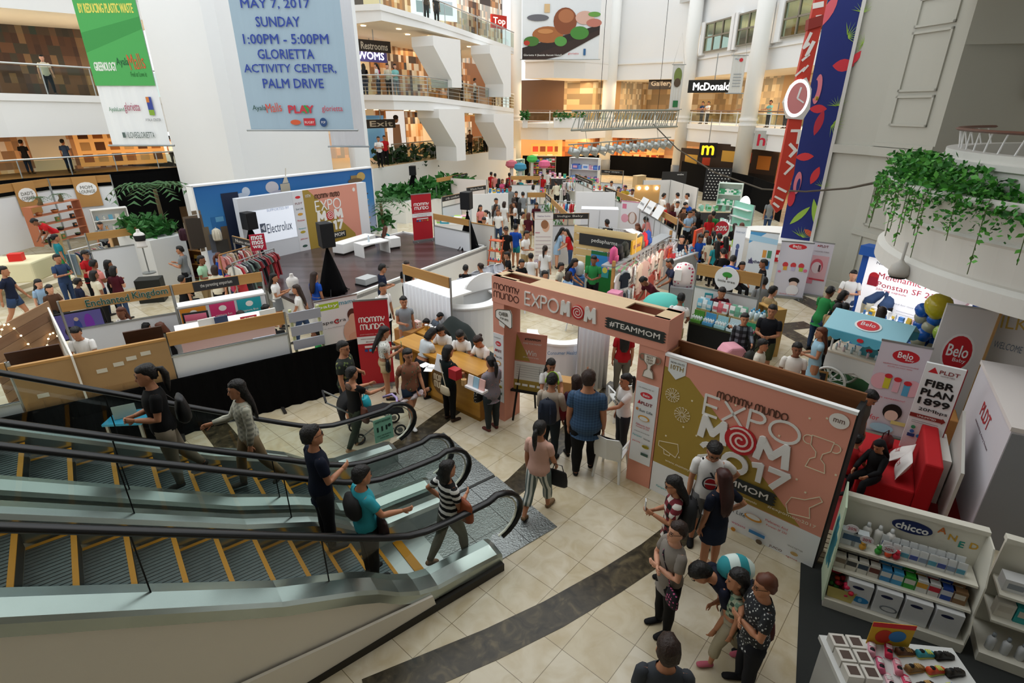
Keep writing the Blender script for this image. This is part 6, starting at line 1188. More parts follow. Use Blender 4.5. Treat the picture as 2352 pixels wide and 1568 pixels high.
A,B=G(2028,1135),G(2110,1062);A_,rz,W_=frame(G(2040,1100),G(2110,1140));
fs=thing('tall_sign','tall narrow white sign with bold black price lettering behind the red sofa','sign',G(2048,1072),radians(-38));MB().box(0,0,0,.5,.06,2.0).build('sign_board',mat('eef0f0',.5),fs);MB().box(.5,0,0,.515,.06,2.0).build('red_edge',mat('8a1f26',.5),fs)
art(fs,.5,2.0,0,[('poly',[(.1,.925),(.24,.975),(.36,.925)],'c8242c'),('text','PLDT',.64,.945,.03,.5,'8a2a2e',.01),('text','HOME FIBR',.62,.915,.01,.36,'9a8a8c'),('text','FIBR',.5,.835,.055,.72,'141414',.04),('text','PLAN',.5,.755,.055,.8,'141414',.04),('text','1899',.5,.675,.055,.8,'141414',.04),('text','20Mbps',.55,.6,.035,.75,'1c1c1c',.01),('rect',0,.52,.85,.555,'8a2a22'),('poly',[(.85,.51),(.95,.5375),(.85,.565)],'8a2a22'),('text','UNLIMITED',.45,.537,.015,.5,'f0e8e4',.01),('rect',.1,.49,.8,.494,'9a9a9a'),('rect',.1,.475,.7,.479,'9a9a9a'),('ell',.2,.43,.06,.016,'3a9a6a'),('ell',.2,.39,.06,.016,'3f7ac8'),('rect',.1,.34,.3,.37,'2d4a8a'),('rect',.55,.36,.85,.43,'c8242c'),('ell',.4,.36,.06,.016,'3a8ac0'),('ell',.75,.32,.08,.02,'d8323b')])
# --- cart with a scalloped roof
T0=G(1958,905);crt=thing('vending_cart','white vending cart with a pale blue scalloped roof and spoked wheels','cart',T0,radians(-48));WC=mat('eeece6',.5)
MB().box(-.6,-.33,.55,.6,.33,.6).build('cart_tray',WC,crt)
MB().prism([(-.6,.95),(.6,.95),(.6,.6),(.35,.48),(0,.62),(-.3,.5),(-.6,.6)],-.35,-.32,'y').build('front_board',WC,crt);MB().prism([(-.6,.95),(.6,.95),(.6,.6),(-.6,.6)],.32,.35,'y').build('back_board',WC,crt)
for x in (-.6,.57):MB().box(x,-.33,.55,x+.03,.33,.95).build('side_board',WC,crt)
MB().box(-.62,-.36,.93,.62,.36,.97).build('cart_top',mat('e9d9c4',.5),crt)
def wheel(x,y,r):
 wl=MB().path([(x+r*cos(a),y,r+r*sin(a)) for a in [2*pi*k/24 for k in range(24)]],(.025,.03),0,6,(0,1,0),closed=True).build('wheel',WC,crt,True);mb=MB();mb.cyl((x,y-.05,r),(x,y+.05,r),.05,None,0,10)
 for k in range(12):a=pi*k/6;mb.path([(x,y,r),(x+r*cos(a),y,r+r*sin(a))],.011,0,5)
 mb.build('spoke_pattern',WC,wl)
wheel(-.4,-.42,.31);wheel(-.4,.42,.31);MB().cyl((-.4,-.45,.31),(-.4,.45,.31),.02).build('axle',WC,crt)
for y in (-.3,.3):MB().loft([[(.5+r*cos(a),y+r*sin(a),z) for a in [k*pi/4 for k in range(8)]] for r,z in ((.02,0),(.03,.1),(.02,.2),(.035,.35),(.025,.55))]).build('leg',WC,crt,True)
for x in (-.55,.55):
 for y in (-.3,.3):MB().cyl((x,y,.97),(x,y,1.6),.022).build('roof_post',WC,crt)
MB().prism([(-.55,1.5),(0,1.78),(.55,1.5),(.55,1.52),(0,1.8),(-.55,1.52)],-.72,.72,'x').build('roof_cloth',mat('9fd4e2',.7),crt)
for y,d in ((-.55,-1),(.55,1)):
 e=[(-.72,1.51)]+[(-.72+1.44*i/40,1.36-.05*abs(sin(i*pi/5))) for i in range(41)]+[(.72,1.51)];MB().prism(e,y-.01,y+.01,'y').build('scalloped_edge',mat('5fb8d0',.7),crt)
lo_=MB(Matrix.Translation((0,-.28,1.66))@Matrix.Rotation(.47-pi/2,4,'X'));lo_.ell(0,0,.24,.16,-.012,-.005,0,24);lo_.ell(0,0,.2,.13,-.02,-.012,1,24);rl_=lo_.build('oval_logo',[WHITE,mat('d8323b',.5)],crt);letters(rl_,[('Belo',0,.02,.1,.26)],-.02,WHITE,M=lo_.M)
mb=MB();mb.ell(0,1.42,.06,.04,-.575,-.562);mb.build('oval_badge',mat('d8323b',.5),crt)
T=Matrix.Translation(T0)@Matrix.Rotation(radians(-48),4,'Z')
for i in range(14):good('bottle',T@Vector((-.48+.15*(i%7),-.2+.16*(i // 7),.97)),0,('e9f2f4','f0d8dc','cfe6ee')[i%3],'4fa8c8','small bottle laid out on the vending cart','bottles on the vending cart',.7)
cd_=thing('shaped_card','aqua arched card with a red oval on the cart top','card',T@Vector((.1,-.1,.97)),radians(-40));mb=MB().prism([(-.18,0)]+[(x,z) for x,z in arc(0,.0,.18,180,0,10,.26)],0,.015,'y').build('card',mat('5fb8c8',.6),cd_);art(mb,1,1,0,[('ell',0,.12,.06,.04,'d8323b')])
gr=MB().box(-1.4,-1.1,0,2.0,1.2,.02).build('artificial_turf',mat('1d4a1c',.95,noise=.4,scale=60,bump=.5));place(gr,(7.3,9.9,.003),radians(-48));tag(gr,'green artificial turf under the vending cart','turf')
bd_=thing('chalk_board','little chalkboard in a wooden frame tilted behind the big board','board',G(1860,905),radians(-30));MB(Matrix.Rotation(-.25,4,'X')).box(-.25,0,.02,.25,.03,.55).build('frame',BEAM,bd_);MB(Matrix.Rotation(-.25,4,'X')).box(-.21,-.005,.06,.21,0,.51).build('slate',CHALK,bd_);letters(bd_,[('FREE',0,.4,.07,.25),('SAMPLES',0,.28,.06,.32),('HERE',0,.16,.06,.22)],-.005,mat('d8a090'),M=Matrix.Rotation(-.25,4,'X'))
# --- backlit blue booth
A,B=Vector((9.55,14.3,0)),Vector((10.9,12.1,0));A_,rz,W_=frame(A,B);bb_=thing('lightbox_booth','blue framed booth with a glowing white medicine panel','booth',A_,rz)
MB().box(-.1,.02,0,W_+.6,.3,2.25).build('blue_frame',mat('1450a8',.5),bb_);MB().box(-.15,-.12,2.05,W_+.65,.3,2.3).build('blue_canopy',mat('1a5cb8',.5),bb_);lp=MB().box(.08,-.01,.25,W_,.02,2.03).build('light_panel',mat('f4f2f4',.4,emit=.4),bb_)
art(lp,W_-.1,1.75,-.012,[('text','No time for pain?',.3,.93,.05,.42,'3a3a4a'),('text','UNAHAN agad!',.75,.9,.05,.32,'a83a4a',.01),('text','Mefenamic Acid',.45,.76,.09,.62,'b82a42'),('text','Ponstan SF 250',.45,.63,.08,.6,'b82a42'),('text','250 mg capsule',.3,.55,.04,.3,'b82a42'),('ell',.1,.72,.05,.07,'c8202e'),('rect',.05,.58,.15,.72,'a81c34'),('ell',.88,.68,.11,.12,'e4b4c0'),('ell',.88,.68,.09,.1,'f2e8ea'),('ell',.78,.12,.2,.16,'d84a66'),('ell',.74,.16,.19,.15,'eec6d0'),('text','trusted for more than 50 years',.55,.4,.03,.5,'8a8a9a'),('rect',.4,.3,.8,.305,'a8a8b4'),('rect',.4,.26,.75,.265,'a8a8b4')],.08,.27)
lamp('AREA','lightbox_lamp',A_.lerp(B,.5)+Vector((-.6,-.4,2.1)),15,(.95,.97,1),1)
table('white sampling table in front of the blue lightbox booth',G(1948,790),G(2040,830),.6,.85,'f2f2f2','3f7ac0',goods=(('bottle','box','pack'),('e8c040','f2f2f0','4f8ad0'),'sample pack on the table in front of the blue lightbox booth',2,6,.8))
# balloons
R=random.Random(12);BAL={c:mat(h,.15,spec=.7) for c,h in (('b','1a62c4'),('s','b9b49a'),('y','d9c22a'),('g','a9c84a'))}
def balloon(c,p,r,lab,grp):o=MB().loft([[(q*r*cos(a),q*r*sin(a),z*r) for a in [k*pi/7 for k in range(14)]] for q,z in ((.04,-1.3),(.1,-1.22),(.35,-1.05),(.75,-.65),(.97,-.1),(.98,.2),(.8,.62),(.45,.9),(.05,1.0))]).build('balloon',BAL[c],smooth=True);o.location=p;return tag(o,lab,'balloon',grp)
for i in range(26):
 z=.25+1.55*i/26;a=i*2.2;c='bs'[i%2] if i%5 else 'b';balloon(c,Vector((8.75+.2*cos(a)-.02*z,10.5+.16*sin(a),z+.15)),.15 if c=='b' else .135,('blue balloon in the balloon column' if c=='b' else 'silver balloon in the balloon column')+' beside the round balcony',('blue' if c=='b' else 'silver')+' balloons of the column')
balloon('y',D(2156,702,10.3),.25,'big yellow balloon topping the balloon column',None);balloon('g',D(2165,765,9.9),.17,'lime green balloon half hidden behind the oval sign',None)
gp=D(2165,765,9.9);o=MB().cyl((gp.x,gp.y,0),(gp.x,gp.y,gp.z-.15),.012,None,0,5).build('balloon_stick',WHITE);tag(o,'thin white stick under the lime green balloon','stick');MB_=MB().cyl((8.72,10.5,0),(8.72,10.5,1.95),.02);o=MB_.build('balloon_pole',WHITE);tag(o,'thin pole holding up the balloon column','pole')
# diagonal oval sign box and kraft frames behind
A_=D(2128,850,9.3);ob=thing('oval_sign_box','tall white display wall with a red oval, next to the balloons','sign',(8.05,9.45,0),radians(-33));MB().box(0,0,0,.75,.14,2.35).build('box_body',mat('e6e2e0',.6),ob);MB().box(.75,-.02,.0,.79,.16,2.4).build('kraft_edge',CARDL,ob);art(ob,.75,2.35,0,[('ell',.5,.62,.32,.17,'f2f0ee'),('ell',.5,.62,.28,.15,'c9242e'),('text','Belo',.5,.64,.1,.42,'ffffff',.01),('text','Baby',.58,.56,.04,.26,'ffffff')]+[('rect',.15+.12*i,.1,.18+.12*i,.42,'d9cfd2') for i in range(6)])
ob2=thing('gold_print_panel','white panel with gold print standing behind the oval sign','panel',(8.75,9.4,0),radians(-50));MB().box(0,0,0,.8,.05,2.55).build('panel',mat('e4e0dc',.6),ob2);art(ob2,.8,2.55,0,[('text','JILK',.5,.82,.12,.6,'d8b45a',.0,.1),('text','WELCOME',.6,.66,.05,.5,'7a8a9a')])
# --- sofa and sofa corner
rg=MB().box(-1.5,-1.4,0,1.3,1.2,.015).build('red_carpet',mat('7d1416',.9));place(rg,(5.7,7.2,.002),radians(58));tag(rg,'dark red carpet of the sofa corner','carpet')
so=thing('sofa','small bright red sofa with a high back','sofa',(6.02,6.52,0),radians(57));RS=mat('b5131b',.8)
MB().box(0,0,.1,1.55,.75,.42).build('seat',RS,so,bevel=.03);MB().box(0,-.22,.1,1.55,0,.95).build('backrest',RS,so,bevel=.03)
for x in (.06,1.45):
 for y in (-.15,.65):MB().box(x,y,0,x+.05,y+.05,.1).build('leg',BLACK,so)
T=Matrix.Translation((6.02,6.52,0))@Matrix.Rotation(radians(57),4,'Z')
def cushion(label,loc,rot,txt='PLDT'):
 mb=MB();n=8;rings=[]
 for j in range(n+1):
  v=j/n*2-1;t=(1-abs(v)**2.5)*.07+.006;rings.append([(.2*u*(1-.08*(1-v*v)),-t*(1-abs(u)**2.5),.2*v) for u in [k/4-1 for k in range(9)]]+[(.2*u*(1-.08*(1-v*v)),t*(1-abs(u)**2.5),.2*v) for u in [1-k/4 for k in range(9)]])
 mb.loft(rings);o=mb.build('cushion',mat('e6e0dc',.8),smooth=True);o.location=loc;o.rotation_euler=rot;tag(o,label,'cushion');letters(o,[(txt,0,.0,.07,.18)],-.072,mat('b8343a'));return o
cushion('white cushion with red print leaning on the sofa back, nearer one',T@Vector((.3,.2,.66)),(radians(-20),0,radians(57+180)));cushion('white cushion lying behind the nearer one on the sofa',T@Vector((.72,.22,.62)),(radians(-45),0,radians(57+170)))
o=thing('handbag','dark red handbag on the sofa beside the woman in black','bag',T@Vector((1.05,.45,.42)),radians(30));MB().loft([[(-w_,-d_,z),(w_,-d_,z),(w_,d_,z),(-w_,d_,z)] for w_,d_,z in ((.2,.08,0),(.19,.07,.18),(.15,.03,.24))]).build('bag_body',mat('5a1216',.5),o,True);MB().path([(-.1,0,.22),(-.08,0,.34),(.08,0,.34),(.1,0,.22)],.01,0,5).build('handle',mat('3c0c10',.5),o)
# --- white draped kiosk
kx=thing('draped_kiosk','white cloth covered kiosk wall with red print at the edge of the picture','kiosk',(6.5,6.0,0),atan2(2.0,1.2));LK=hypot(1.2,2.0);MB().box(0,-.5,0,LK,0,1.86).build('draped_wall',mat('dcd8de',.7,bump=.15,scale=4),kx);MB().box(-.02,-.52,1.84,LK+.02,.02,1.9).build('top_cloth',mat('e4dcd8',.7),kx);MB().box(-.012,-.6,0,0,-.01,1.8).build('end_panel',mat('8e9094',.7),kx)
letters(kx,[('PLDT',-LK*.5,1.45,.22,.6,.01)],-.001,mat('b8343a'),M=Matrix.Rotation(pi,4,'Z'));letters(kx,[('connecting every home',-LK*.45,1.2,.06,1.0)],-.001,mat('8a7a80'),M=Matrix.Rotation(pi,4,'Z'))
kp=thing('leaning_screen','grey white screen panel standing in front of the draped kiosk','screen',(6.32,6.2,0),atan2(1.1,.75));MB().prism([(0,0),(1.35,0),(1.35,1.35),(0,1.0)],0,.04,'y').build('panel',mat('c9c8c0',.6),kp)
box_thing('carton','large plain carton inside the draped kiosk','box',(7.55,8.2,0),(.5,.4,.8),CARD,radians(58))
ct_=thing('white_counter','narrow white counter behind the red sofa','counter',(6.62,6.75,0),radians(58));MB().box(0,0,0,.9,.28,.8).build('counter_body',mat('e4e2dc',.5),ct_)
bk=box_thing('black_curtain','black curtain hanging in shadow behind the kiosk','curtain',(9.6,7.4,0),(.12,4.2,2.7),CLOTHB,radians(-20))
for i,(x,y,z,s) in enumerate(((8.9,8.7,0,.5),(9.3,9.0,0,.45),(8.95,8.75,.5,.42),(9.4,8.5,0,.5),(9.35,8.95,.45,.4))):box_thing('carton','brown carton in the dim pile under the round balcony','box',(x,y,z),(s,s*.8,s*.95),CARD,.3*i,'cartons piled under the balcony')
# --- product shelves
SA,SB_=G(1887,1392),G(2205,1502);SRZ=atan2((SB_-SA).y,(SB_-SA).x);SL_=(SB_-SA).length;OFFW=mat('e3e0d2',.5)
mt=MB().box(-.25,-1.9,0,3.2,.9,.012).build('dark_mat',mat('2a2d2c',.8,noise=.1));place(mt,SA,SRZ);mt.location.z=.002;tag(mt,'dark grey floor mat under the product shelves','mat')
wd2=MB();[wd2.box(-.35+0,.75+.11*k,0,.55,.84+.11*k,.03) for k in range(7)];o=wd2.build('slat_platform',pattern('wood',('7a6f5a','9a8f76'),6,.6,0));place(o,SA,SRZ);o.location.z=.016;tag(o,'slatted wooden platform between the board and the shelf','platform')
def gondola(label,A,L,rz,sign,letters_):
 o=thing('product_shelf',label,'shelf',A,rz);MB().box(0,0,0,L,.56,.14).build('base_deck',OFFW,o);MB().box(0,.54,0,L,.58,1.32).build('back_panel',OFFW,o);MB().box(-.01,.5,1.3,L+.01,.6,1.36).build('top_rail',OFFW,o)
 for z,d in ((.5,.42),(.8,.34)):MB().box(.02,.54-d,z,L-.02,.54,z+.03).build('shelf_board',OFFW,o)
 e=[(.02,.0),(.56,.0),(.56,1.32),(.3,1.3),(.12,.9),(.1,.5),(.02,.3)];MB().prism(e,L,L+.015,'x').build('side_panel',OFFW,o)
 if sign:mb=MB();mb.ell(L*.52,1.13,.2,.085,.525,.54,0,24);s=mb.build('oval_sign',mat('14265c',.4),o);letters(s,[('chicco',L*.52,1.13,.09,.32,.03)],.524,WHITE)
 for i,(c,x,z) in enumerate(letters_):letters(o,[(c,x,z,.08,None,.02)],.538,mat(('d87a3a','d8a83a','2f9a8a','d8a83a')[i%4]),'lettering')
 return o,Matrix.Translation(A)@Matrix.Rotation(rz,4,'Z')
o,T=gondola('cream product shelf with a blue oval sign, beside the event board',SA,SL_,SRZ,True,(('A',SL_*.72,1.2),('N',SL_*.8,1.14),('E',SL_*.87,1.08),('D',SL_*.95,1.1)))
sp=MB().prism([(.0,.1),(.56,.1),(.58,1.5),(.25,1.35),(.1,.8)],-.02,0,'x').build('printed_side',mat('c9dcc0',.6),o);mb=MB();R=random.Random(6);[mb.box(-.024,.15+.3*R.random(),.3+R.random()*.8,-.02,.2+.3*R.random(),.33+R.random()*.8) for _ in range(14)];mb.build('print',mat('2f8a9a'),sp)
# big boxes on the deck
for i in range(4):
 w_=.27;x=.33+i*.29;b=MB().box(-.13,-.2,0,.13,.2,.34).build('product_box',mat('d6d8da',.5),bevel=.006);place(b,T@Vector((x,.26,.14)),SRZ);tag(b,('white carton with a blue armband picture on the bottom deck','white carton with a grey ring picture beside the armband box','plain white carton, third on the bottom deck','plain white carton at the end of the bottom deck')[i],'box');mb=MB();mb.ell(-.02,.27,.06,.02,-.205,-.2);mb.build('logo',mat('20264a'),b)
 if i<2:mb=MB();mb.ell(.03,.1,.09,.045,-.206,-.2,0,16);mb.ell(.03,.1,.07 if i else .02,.03,-.208,-.206,1,16);mb.build('print',[mat('2f86c4' if i==0 else '7a8086'),mat('d6d8da' if i else '7ab8e0')],b)
bn=thing('red_toy_bin','small yellow bin on the deck filled with red toys','bin',T@Vector((.16,.26,.14)),SRZ);MB().loft([[(-.13,-.2,0),(.13,-.2,0),(.13,.2,0),(-.13,.2,0)],[(-.15,-.22,.18),(.15,-.22,.18),(.15,.2,.3),(-.15,.2,.3)]],cap=False).build('bin_walls',mat('c9b86a',.6),bn)
R=random.Random(5)
for i in range(24):b=MB().ball((0,0,0),(.035,.035,.03),0,8,5).build('toy',mat(R.choice(('c8203a','d8345a','e0502a','c8204a','3a8a3a')),.4),smooth=True);b.location=T@Vector((.16+R.uniform(-.1,.1),.22+R.uniform(-.17,.15),.24+.06*(i // 9)));tag(b,'small red toy heaped in the yellow bin','toy','toys in the yellow bin')
for k in range(11):
 x=.08+(SL_-.16)*k/10.5;c=(('d8d4c8','8a7a6a'),('d8d4c8','4a4a4a'),('dcdad0','3a4a5a'),('d0ccc2','6a3a30'),('3f8ac0','d8dad8'),('4aa0d0','d8dad8'),('3aa03a','d8d6cc'),('d8dad8','d8a03a'),('dadad8','c83040'),('2a4a9a','d0d4dc'),('8a6a4a','d0c8b8'))[k]
 for j in range(2):good('box',T@Vector((x,.22+.15*j,.53)),SRZ,c[0],c[1],'small hanging pack or carton on the middle shelf of the cream unit','cartons on the middle shelf',.85)
for k in range(9):
 x=.5+(SL_-.6)*k/9
 for j in range(2):good('pack',T@Vector((x,.3+.12*j,.83)),SRZ,'d9dcdc',('4a5aa0','8a9ab0','5aa0b8')[k%3],'clear blister pack on the top shelf of the cream unit','blister packs on the top shelf',.75)
for k in range(3):good('bottle',T@Vector((.3+.12*k,.45,.83)),0,'eceae6','dfe2e4','white bottle at the start of the top shelf','white bottles on the top shelf',1.3)
for i,(x,z) in enumerate(((.1,1.12),(.27,1.02),(.5,.98))):t=MB().ell(0,0,.07,.055,-.004,0,0,18).build('price_tag',mat('e2e0e6',.5));place(t,T@Vector((x,.2,z)),SRZ);tag(t,('round discount tag above the first pack','round discount tag on the orange pack','round discount tag beside the green toy')[i],'tag');letters(t,[('20%',0,0,.04,.09)],-.005,mat('b84a5a'));
for i,(c,x) in enumerate((('3aa03a',.42),('e0502a',.52),('c8243a',.6),('d8a03a',.26))):good('toy',T@Vector((x,.25,.83)),0,c,'f0efe9',('green','orange','red','yellow')[i]+' plastic toy on the top shelf below the tags',None,.6)
for i,x in enumerate((.1,.22)):good('box',T@Vector((x,.3,.83)),SRZ,'cfd8dc','4a6a8a','blue grey pack at the very start of the top shelf','packs at the start of the top shelf',1.0)
SA2=SA+Vector((cos(SRZ),sin(SRZ),0))*(SL_+.12)+Vector((.0,-.02,0));o,T2=gondola('second cream product shelf cut by the edge of the picture',SA2,1.2,SRZ-.05,False,(('H',.28,1.2),))
for k in range(7):good('bottle',T2@Vector((.1+.13*k,.12,.14)),0,'c9ccce','8a9298','grey white bottle on the deck of the second cream shelf','bottles on the second shelf deck',1.15)
for k in range(6):good('box',T2@Vector((.12+.17*k,.26,.53)),SRZ,('d4d0c4','2f9a9a','d8d4c8')[k%3],'c8c2b4','carton on the middle shelf of the second cream unit','cartons on the second unit',1.0)
for k in range(5):good('cubebox',T2@Vector((.15+.2*k,.38,.83)),SRZ,'d9dbdc','8a929a','white carton on the top shelf of the second cream unit','white cartons on the second unit',.7)
# shoe table
TB=G(1890,1462,.75);TC=G(2190,1492,.75);trz=atan2((TC-TB).y,(TC-TB).x);LT_=(TC-TB).length;o=thing('shoe_table','white display table covered with children shoes','table',(TB.x,TB.y,0),trz);MB().box(-.03,-1.0,.7,LT_,.02,.75).build('table_top',mat('dcdedc',.4),o);MB().box(0,-.95,0,LT_-.05,-.02,.7).build('table_skirt',mat('cfd1cf',.6),o)
T3=Matrix.Translation((TB.x,TB.y,.75))@Matrix.Rotation(trz,4,'Z')
def shoe_mesh(cache={}):
 if 's' in cache:return cache['s']
 mb=MB();R_=[(-.085,.022,.05),(-.08,.03,.075),(-.03,.03,.06),(.0,.03,.05),(.04,.034,.038),(.075,.028,.03),(.09,.012,.02)]
 mb.loft([[(x,w_*cos(a),max(.006,h_*.5+h_*.5*sin(a))) for a in [k*pi/5 for k in range(10)]] for x,w_,h_ in R_],0);mb.loft([[(x,w_*1.1*cos(a),.006+.006*sin(a)) for a in [k*pi/5 for k in range(10)]] for x,w_,h_ in R_],1);mb.ball((-.05,0,.066),(.025,.02,.01),2,8,4)
 for i in range(3):mb.box(-.005+.02*i,-.022,.05-.006*i,.005+.02*i,.022,.056-.006*i,1)
 cache['s']=mb.mesh('shoe',[WHITE,WHITE,BLACK],True);return cache['s']
def shoe_thing(p,rz,c,c2,lab,grp,s=1.):
 o=bpy.data.objects.new('shoe',shoe_mesh());COL.objects.link(o);place(o,p,rz);o.scale=(s,)*3
 for i,q in enumerate((c,c2)):o.material_slots[i].link='OBJECT';o.material_slots[i].material=mat(q,.5)
 tag(o,lab,'shoe',grp)
for i in range(6):b=thing('shoe_box','white box with a clear window in the block at the table corner','box',T3@Vector((.09+.16*(i%2),-.1-.16*(i // 2),0)),trz,'window boxes on the shoe table');MB().box(-.07,-.07,0,.07,.07,.1).build('box_body',mat('d9d5cc',.6),b);MB().box(-.045,-.045,.1,.045,.045,.102).build('window',mat('5a4a44',.3),b)
cols={0:('pink',('e8a8b8','d86a8a','f0c8d0')),1:('red or pink',('c8284a','e08a9a','d84a6a')),2:('brown',('5a3a22','8a6a3a','3a2a1c')),3:('bright',('3aa0b0','d8502a','2f7ad0','dfe4e4','e6e8e6')),4:('black',('1a1816','2a241e','151515'))}
for ci,(nm,pal) in cols.items():
 for j in range(5):
  x=(.42,.58,.74,.93,1.1)[ci];lab=nm+' child shoe in its row on the shoe table'
  shoe_thing(T3@Vector((x*LT_/1.25,-.1-.17*j,0)),trz+(1.1 if ci<2 else .2)+.1*(j%3),pal[j%len(pal)],('f2f0ee','f4d8dc','c9a060','d8e070','2a2622')[ci],lab,nm+' child shoes on the table',1.15)
bp=MB().box(-.2,-.005,0,.2,.0,.3).build('picture_card',mat('d8b02a',.5));place(bp,T3@Vector((.6,-.02,0)),trz);tag(bp,'colourful yellow and red picture card at the back of the shoe table','card');art(bp,.4,.3,-.005,[('rect',0,.8,1,1,'d8323b'),('ell',.35,.4,.2,.3,'c8402a'),('ell',.65,.45,.2,.25,'3f8ad0')],-.2,0)
# --- round balcony with planter
BC=Vector((11.6,9.2,0));BAL_W=mat('dfddd6',.6,noise=.03,scale=1)
rn=[];n=96
for r,z in ((2.6,2.86),(4.3,2.8),(4.42,2.82),(4.42,3.1),(4.3,3.16),(4.32,3.2),(4.4,3.75),(4.44,3.8),(4.36,3.83),(4.38,3.88),(4.5,4.3),(4.55,4.32),(4.55,4.42),(4.4,4.42),(4.4,4.2),(3.7,4.2),(3.7,4.72),(3.76,4.75),(3.76,4.84),(3.7,4.86),(3.7,4.98),(3.4,4.98),(3.4,4.2),(.3,4.2)):rn.append([(BC.x+r*cos(2*pi*k/n),BC.y+r*sin(2*pi*k/n),z) for k in range(n)])
struct(MB().loft(rn,cap=True).build('slab_round_balcony',BAL_W,smooth=False))
o=thing('balcony_railing','brown wooden handrail on thin slanted bars over the round balcony','railing',(BC.x,BC.y,4.98));A0,A1=radians(110),radians(262);pt=lambda a,r,z:(r*cos(a),r*sin(a),z)
MB().path([pt(A0+(A1-A0)*i/40,3.56,.34) for i in range(41)],(.09,.03),0,6).build('handrail',mat('6e4130',.4),o)
for i in range(26):a=A0+(A1-A0)*i/26;MB().path([pt(a,3.5,0),pt(a+.05,3.56,.33)],.014,0,5).build('bar',WHITE,o)
def leaf_cloud(mb,pts_fn,nleaf,size,R,mi=0,droop=.5):
 for _ in range(nleaf):
  p=Vector(pts_fn());d=Vector((R.uniform(-1,1),R.uniform(-1,1),R.uniform(-droop,.8))).normalized();s=size*R.uniform(.6,1.3);u=d.cross(Vector((R.uniform(-1,1),R.uniform(-1,1),R.uniform(-1,1)))).normalized()
  mb.add([p,p+d*s*.5+u*s*.28,p+d*s,p+d*s*.5-u*s*.28],[(0,1,2,3)],mi if not isinstance(mi,tuple) else R.choice(mi))
R=random.Random(21);VINE=[mat('3f8a30',.5),mat('5aa53c',.5),mat('2b6a26',.5)]
pl=thing('trailing_plant','mass of green trailing vines spilling over the round balcony planter','plant',(BC.x,BC.y,4.2));mb=MB()
def pf_():
 a=radians(R.uniform(128,208));k=(a-radians(128))/radians(80);env=sin(pi*min(1,k*1.15+.05))**.6;return (R.uniform(3.75,4.62)*cos(a),R.uniform(3.75,4.62)*sin(a),R.uniform(.02,.1+.62*env))
leaf_cloud(mb,pf_,3600,.13,R,(0,1,2))
def pf2():
 a=radians(R.uniform(130,200));return (4.62*cos(a)+R.uniform(-.06,.06),4.62*sin(a)+R.uniform(-.06,.06),.2-.55*R.random()**2)
leaf_cloud(mb,pf2,700,.1,R,(0,1,2),1.)
mb.build('leaves',VINE,pl);mb=MB()
for i in range(34):
 a=radians(R.uniform(128,240));L_=R.uniform(.2,1.0);P=[(4.6*cos(a),4.6*sin(a),.25),(4.68*cos(a+.01),4.68*sin(a+.01),.1),(4.68*cos(a+.02),4.68*sin(a+.02),.1-L_)];mb.path(P,.008,0,4)
 for k in range(int(L_*9)):q=Vector(P[1]).lerp(Vector(P[2]),k/(L_*9));leaf_cloud(mb,lambda:q,2,.1,R,1,1.)
mb.build('hanging_stems',[mat('4a5a2a'),VINE[1]],pl)
cl=thing('pendant_lamp','grey pendant lamp hanging under the round balcony','lamp',D(2064,625,9.6));MB().loft([[(r*cos(a),r*sin(a),z) for a in [k*pi/8 for k in range(16)]] for r,z in ((.15,-.06),(.17,.0),(.14,.12),(.05,.2),(.025,.24),(.025,.55))]).build('lamp_shade',mat('b8b4ac',.4),cl,True);MB().cyl((0,0,-.1),(0,0,-.05),.13,None,0,14).build('lamp_lens',mat('2a2622',.3),cl)
MB().cyl((0,0,.5),(0,0,zat(9.6,560)*0+2.85-cl.location.z),.012).build('stem',ALU,cl)
# restaurant sign and diners
SP=V0+nb*1.2;rz_=atan2(dV.y,dV.x);sg=thing('lit_sign','red and blue lit restaurant sign in the opening above the balcony','sign',SP+dV*.4+Vector((0,0,6.15)),rz_);MB().box(0,0,0,3.4,.1,.3).build('sign_box',mat('101a5a',.4,emit=.4),sg);letters(sg,[('WAREHOUSE',1.15,.15,.24,2.1,.03)],-.005,mat('eef2ff',.4,emit=2.2),M=Matrix());letters(sg,[('PIZZA',1.15,.55,.34,1.7,.04)],.0,mat('d81a24',.4,emit=1.4))
MB().box(0.2,.05,.28,2.2,.08,.4).build('letter_rail',BLACK,sg)
nb2=thing('hanging_notice','white hanging notice covering the end of the restaurant sign','banner',V0+dV*2.0+nb*.1+Vector((0,0,5.9)),rz_);MB().box(0,-.02,0,1.2,0,1.6).build('sheet',mat('d9d9d6',.6),nb2);art(nb2,1.2,1.6,-.02,[('ell',.3,.82,.06,.04,'2f6ab8')]+[('rect',.1,.7-.09*i,.8,.71-.09*i,'9a9a98') for i in range(6)])
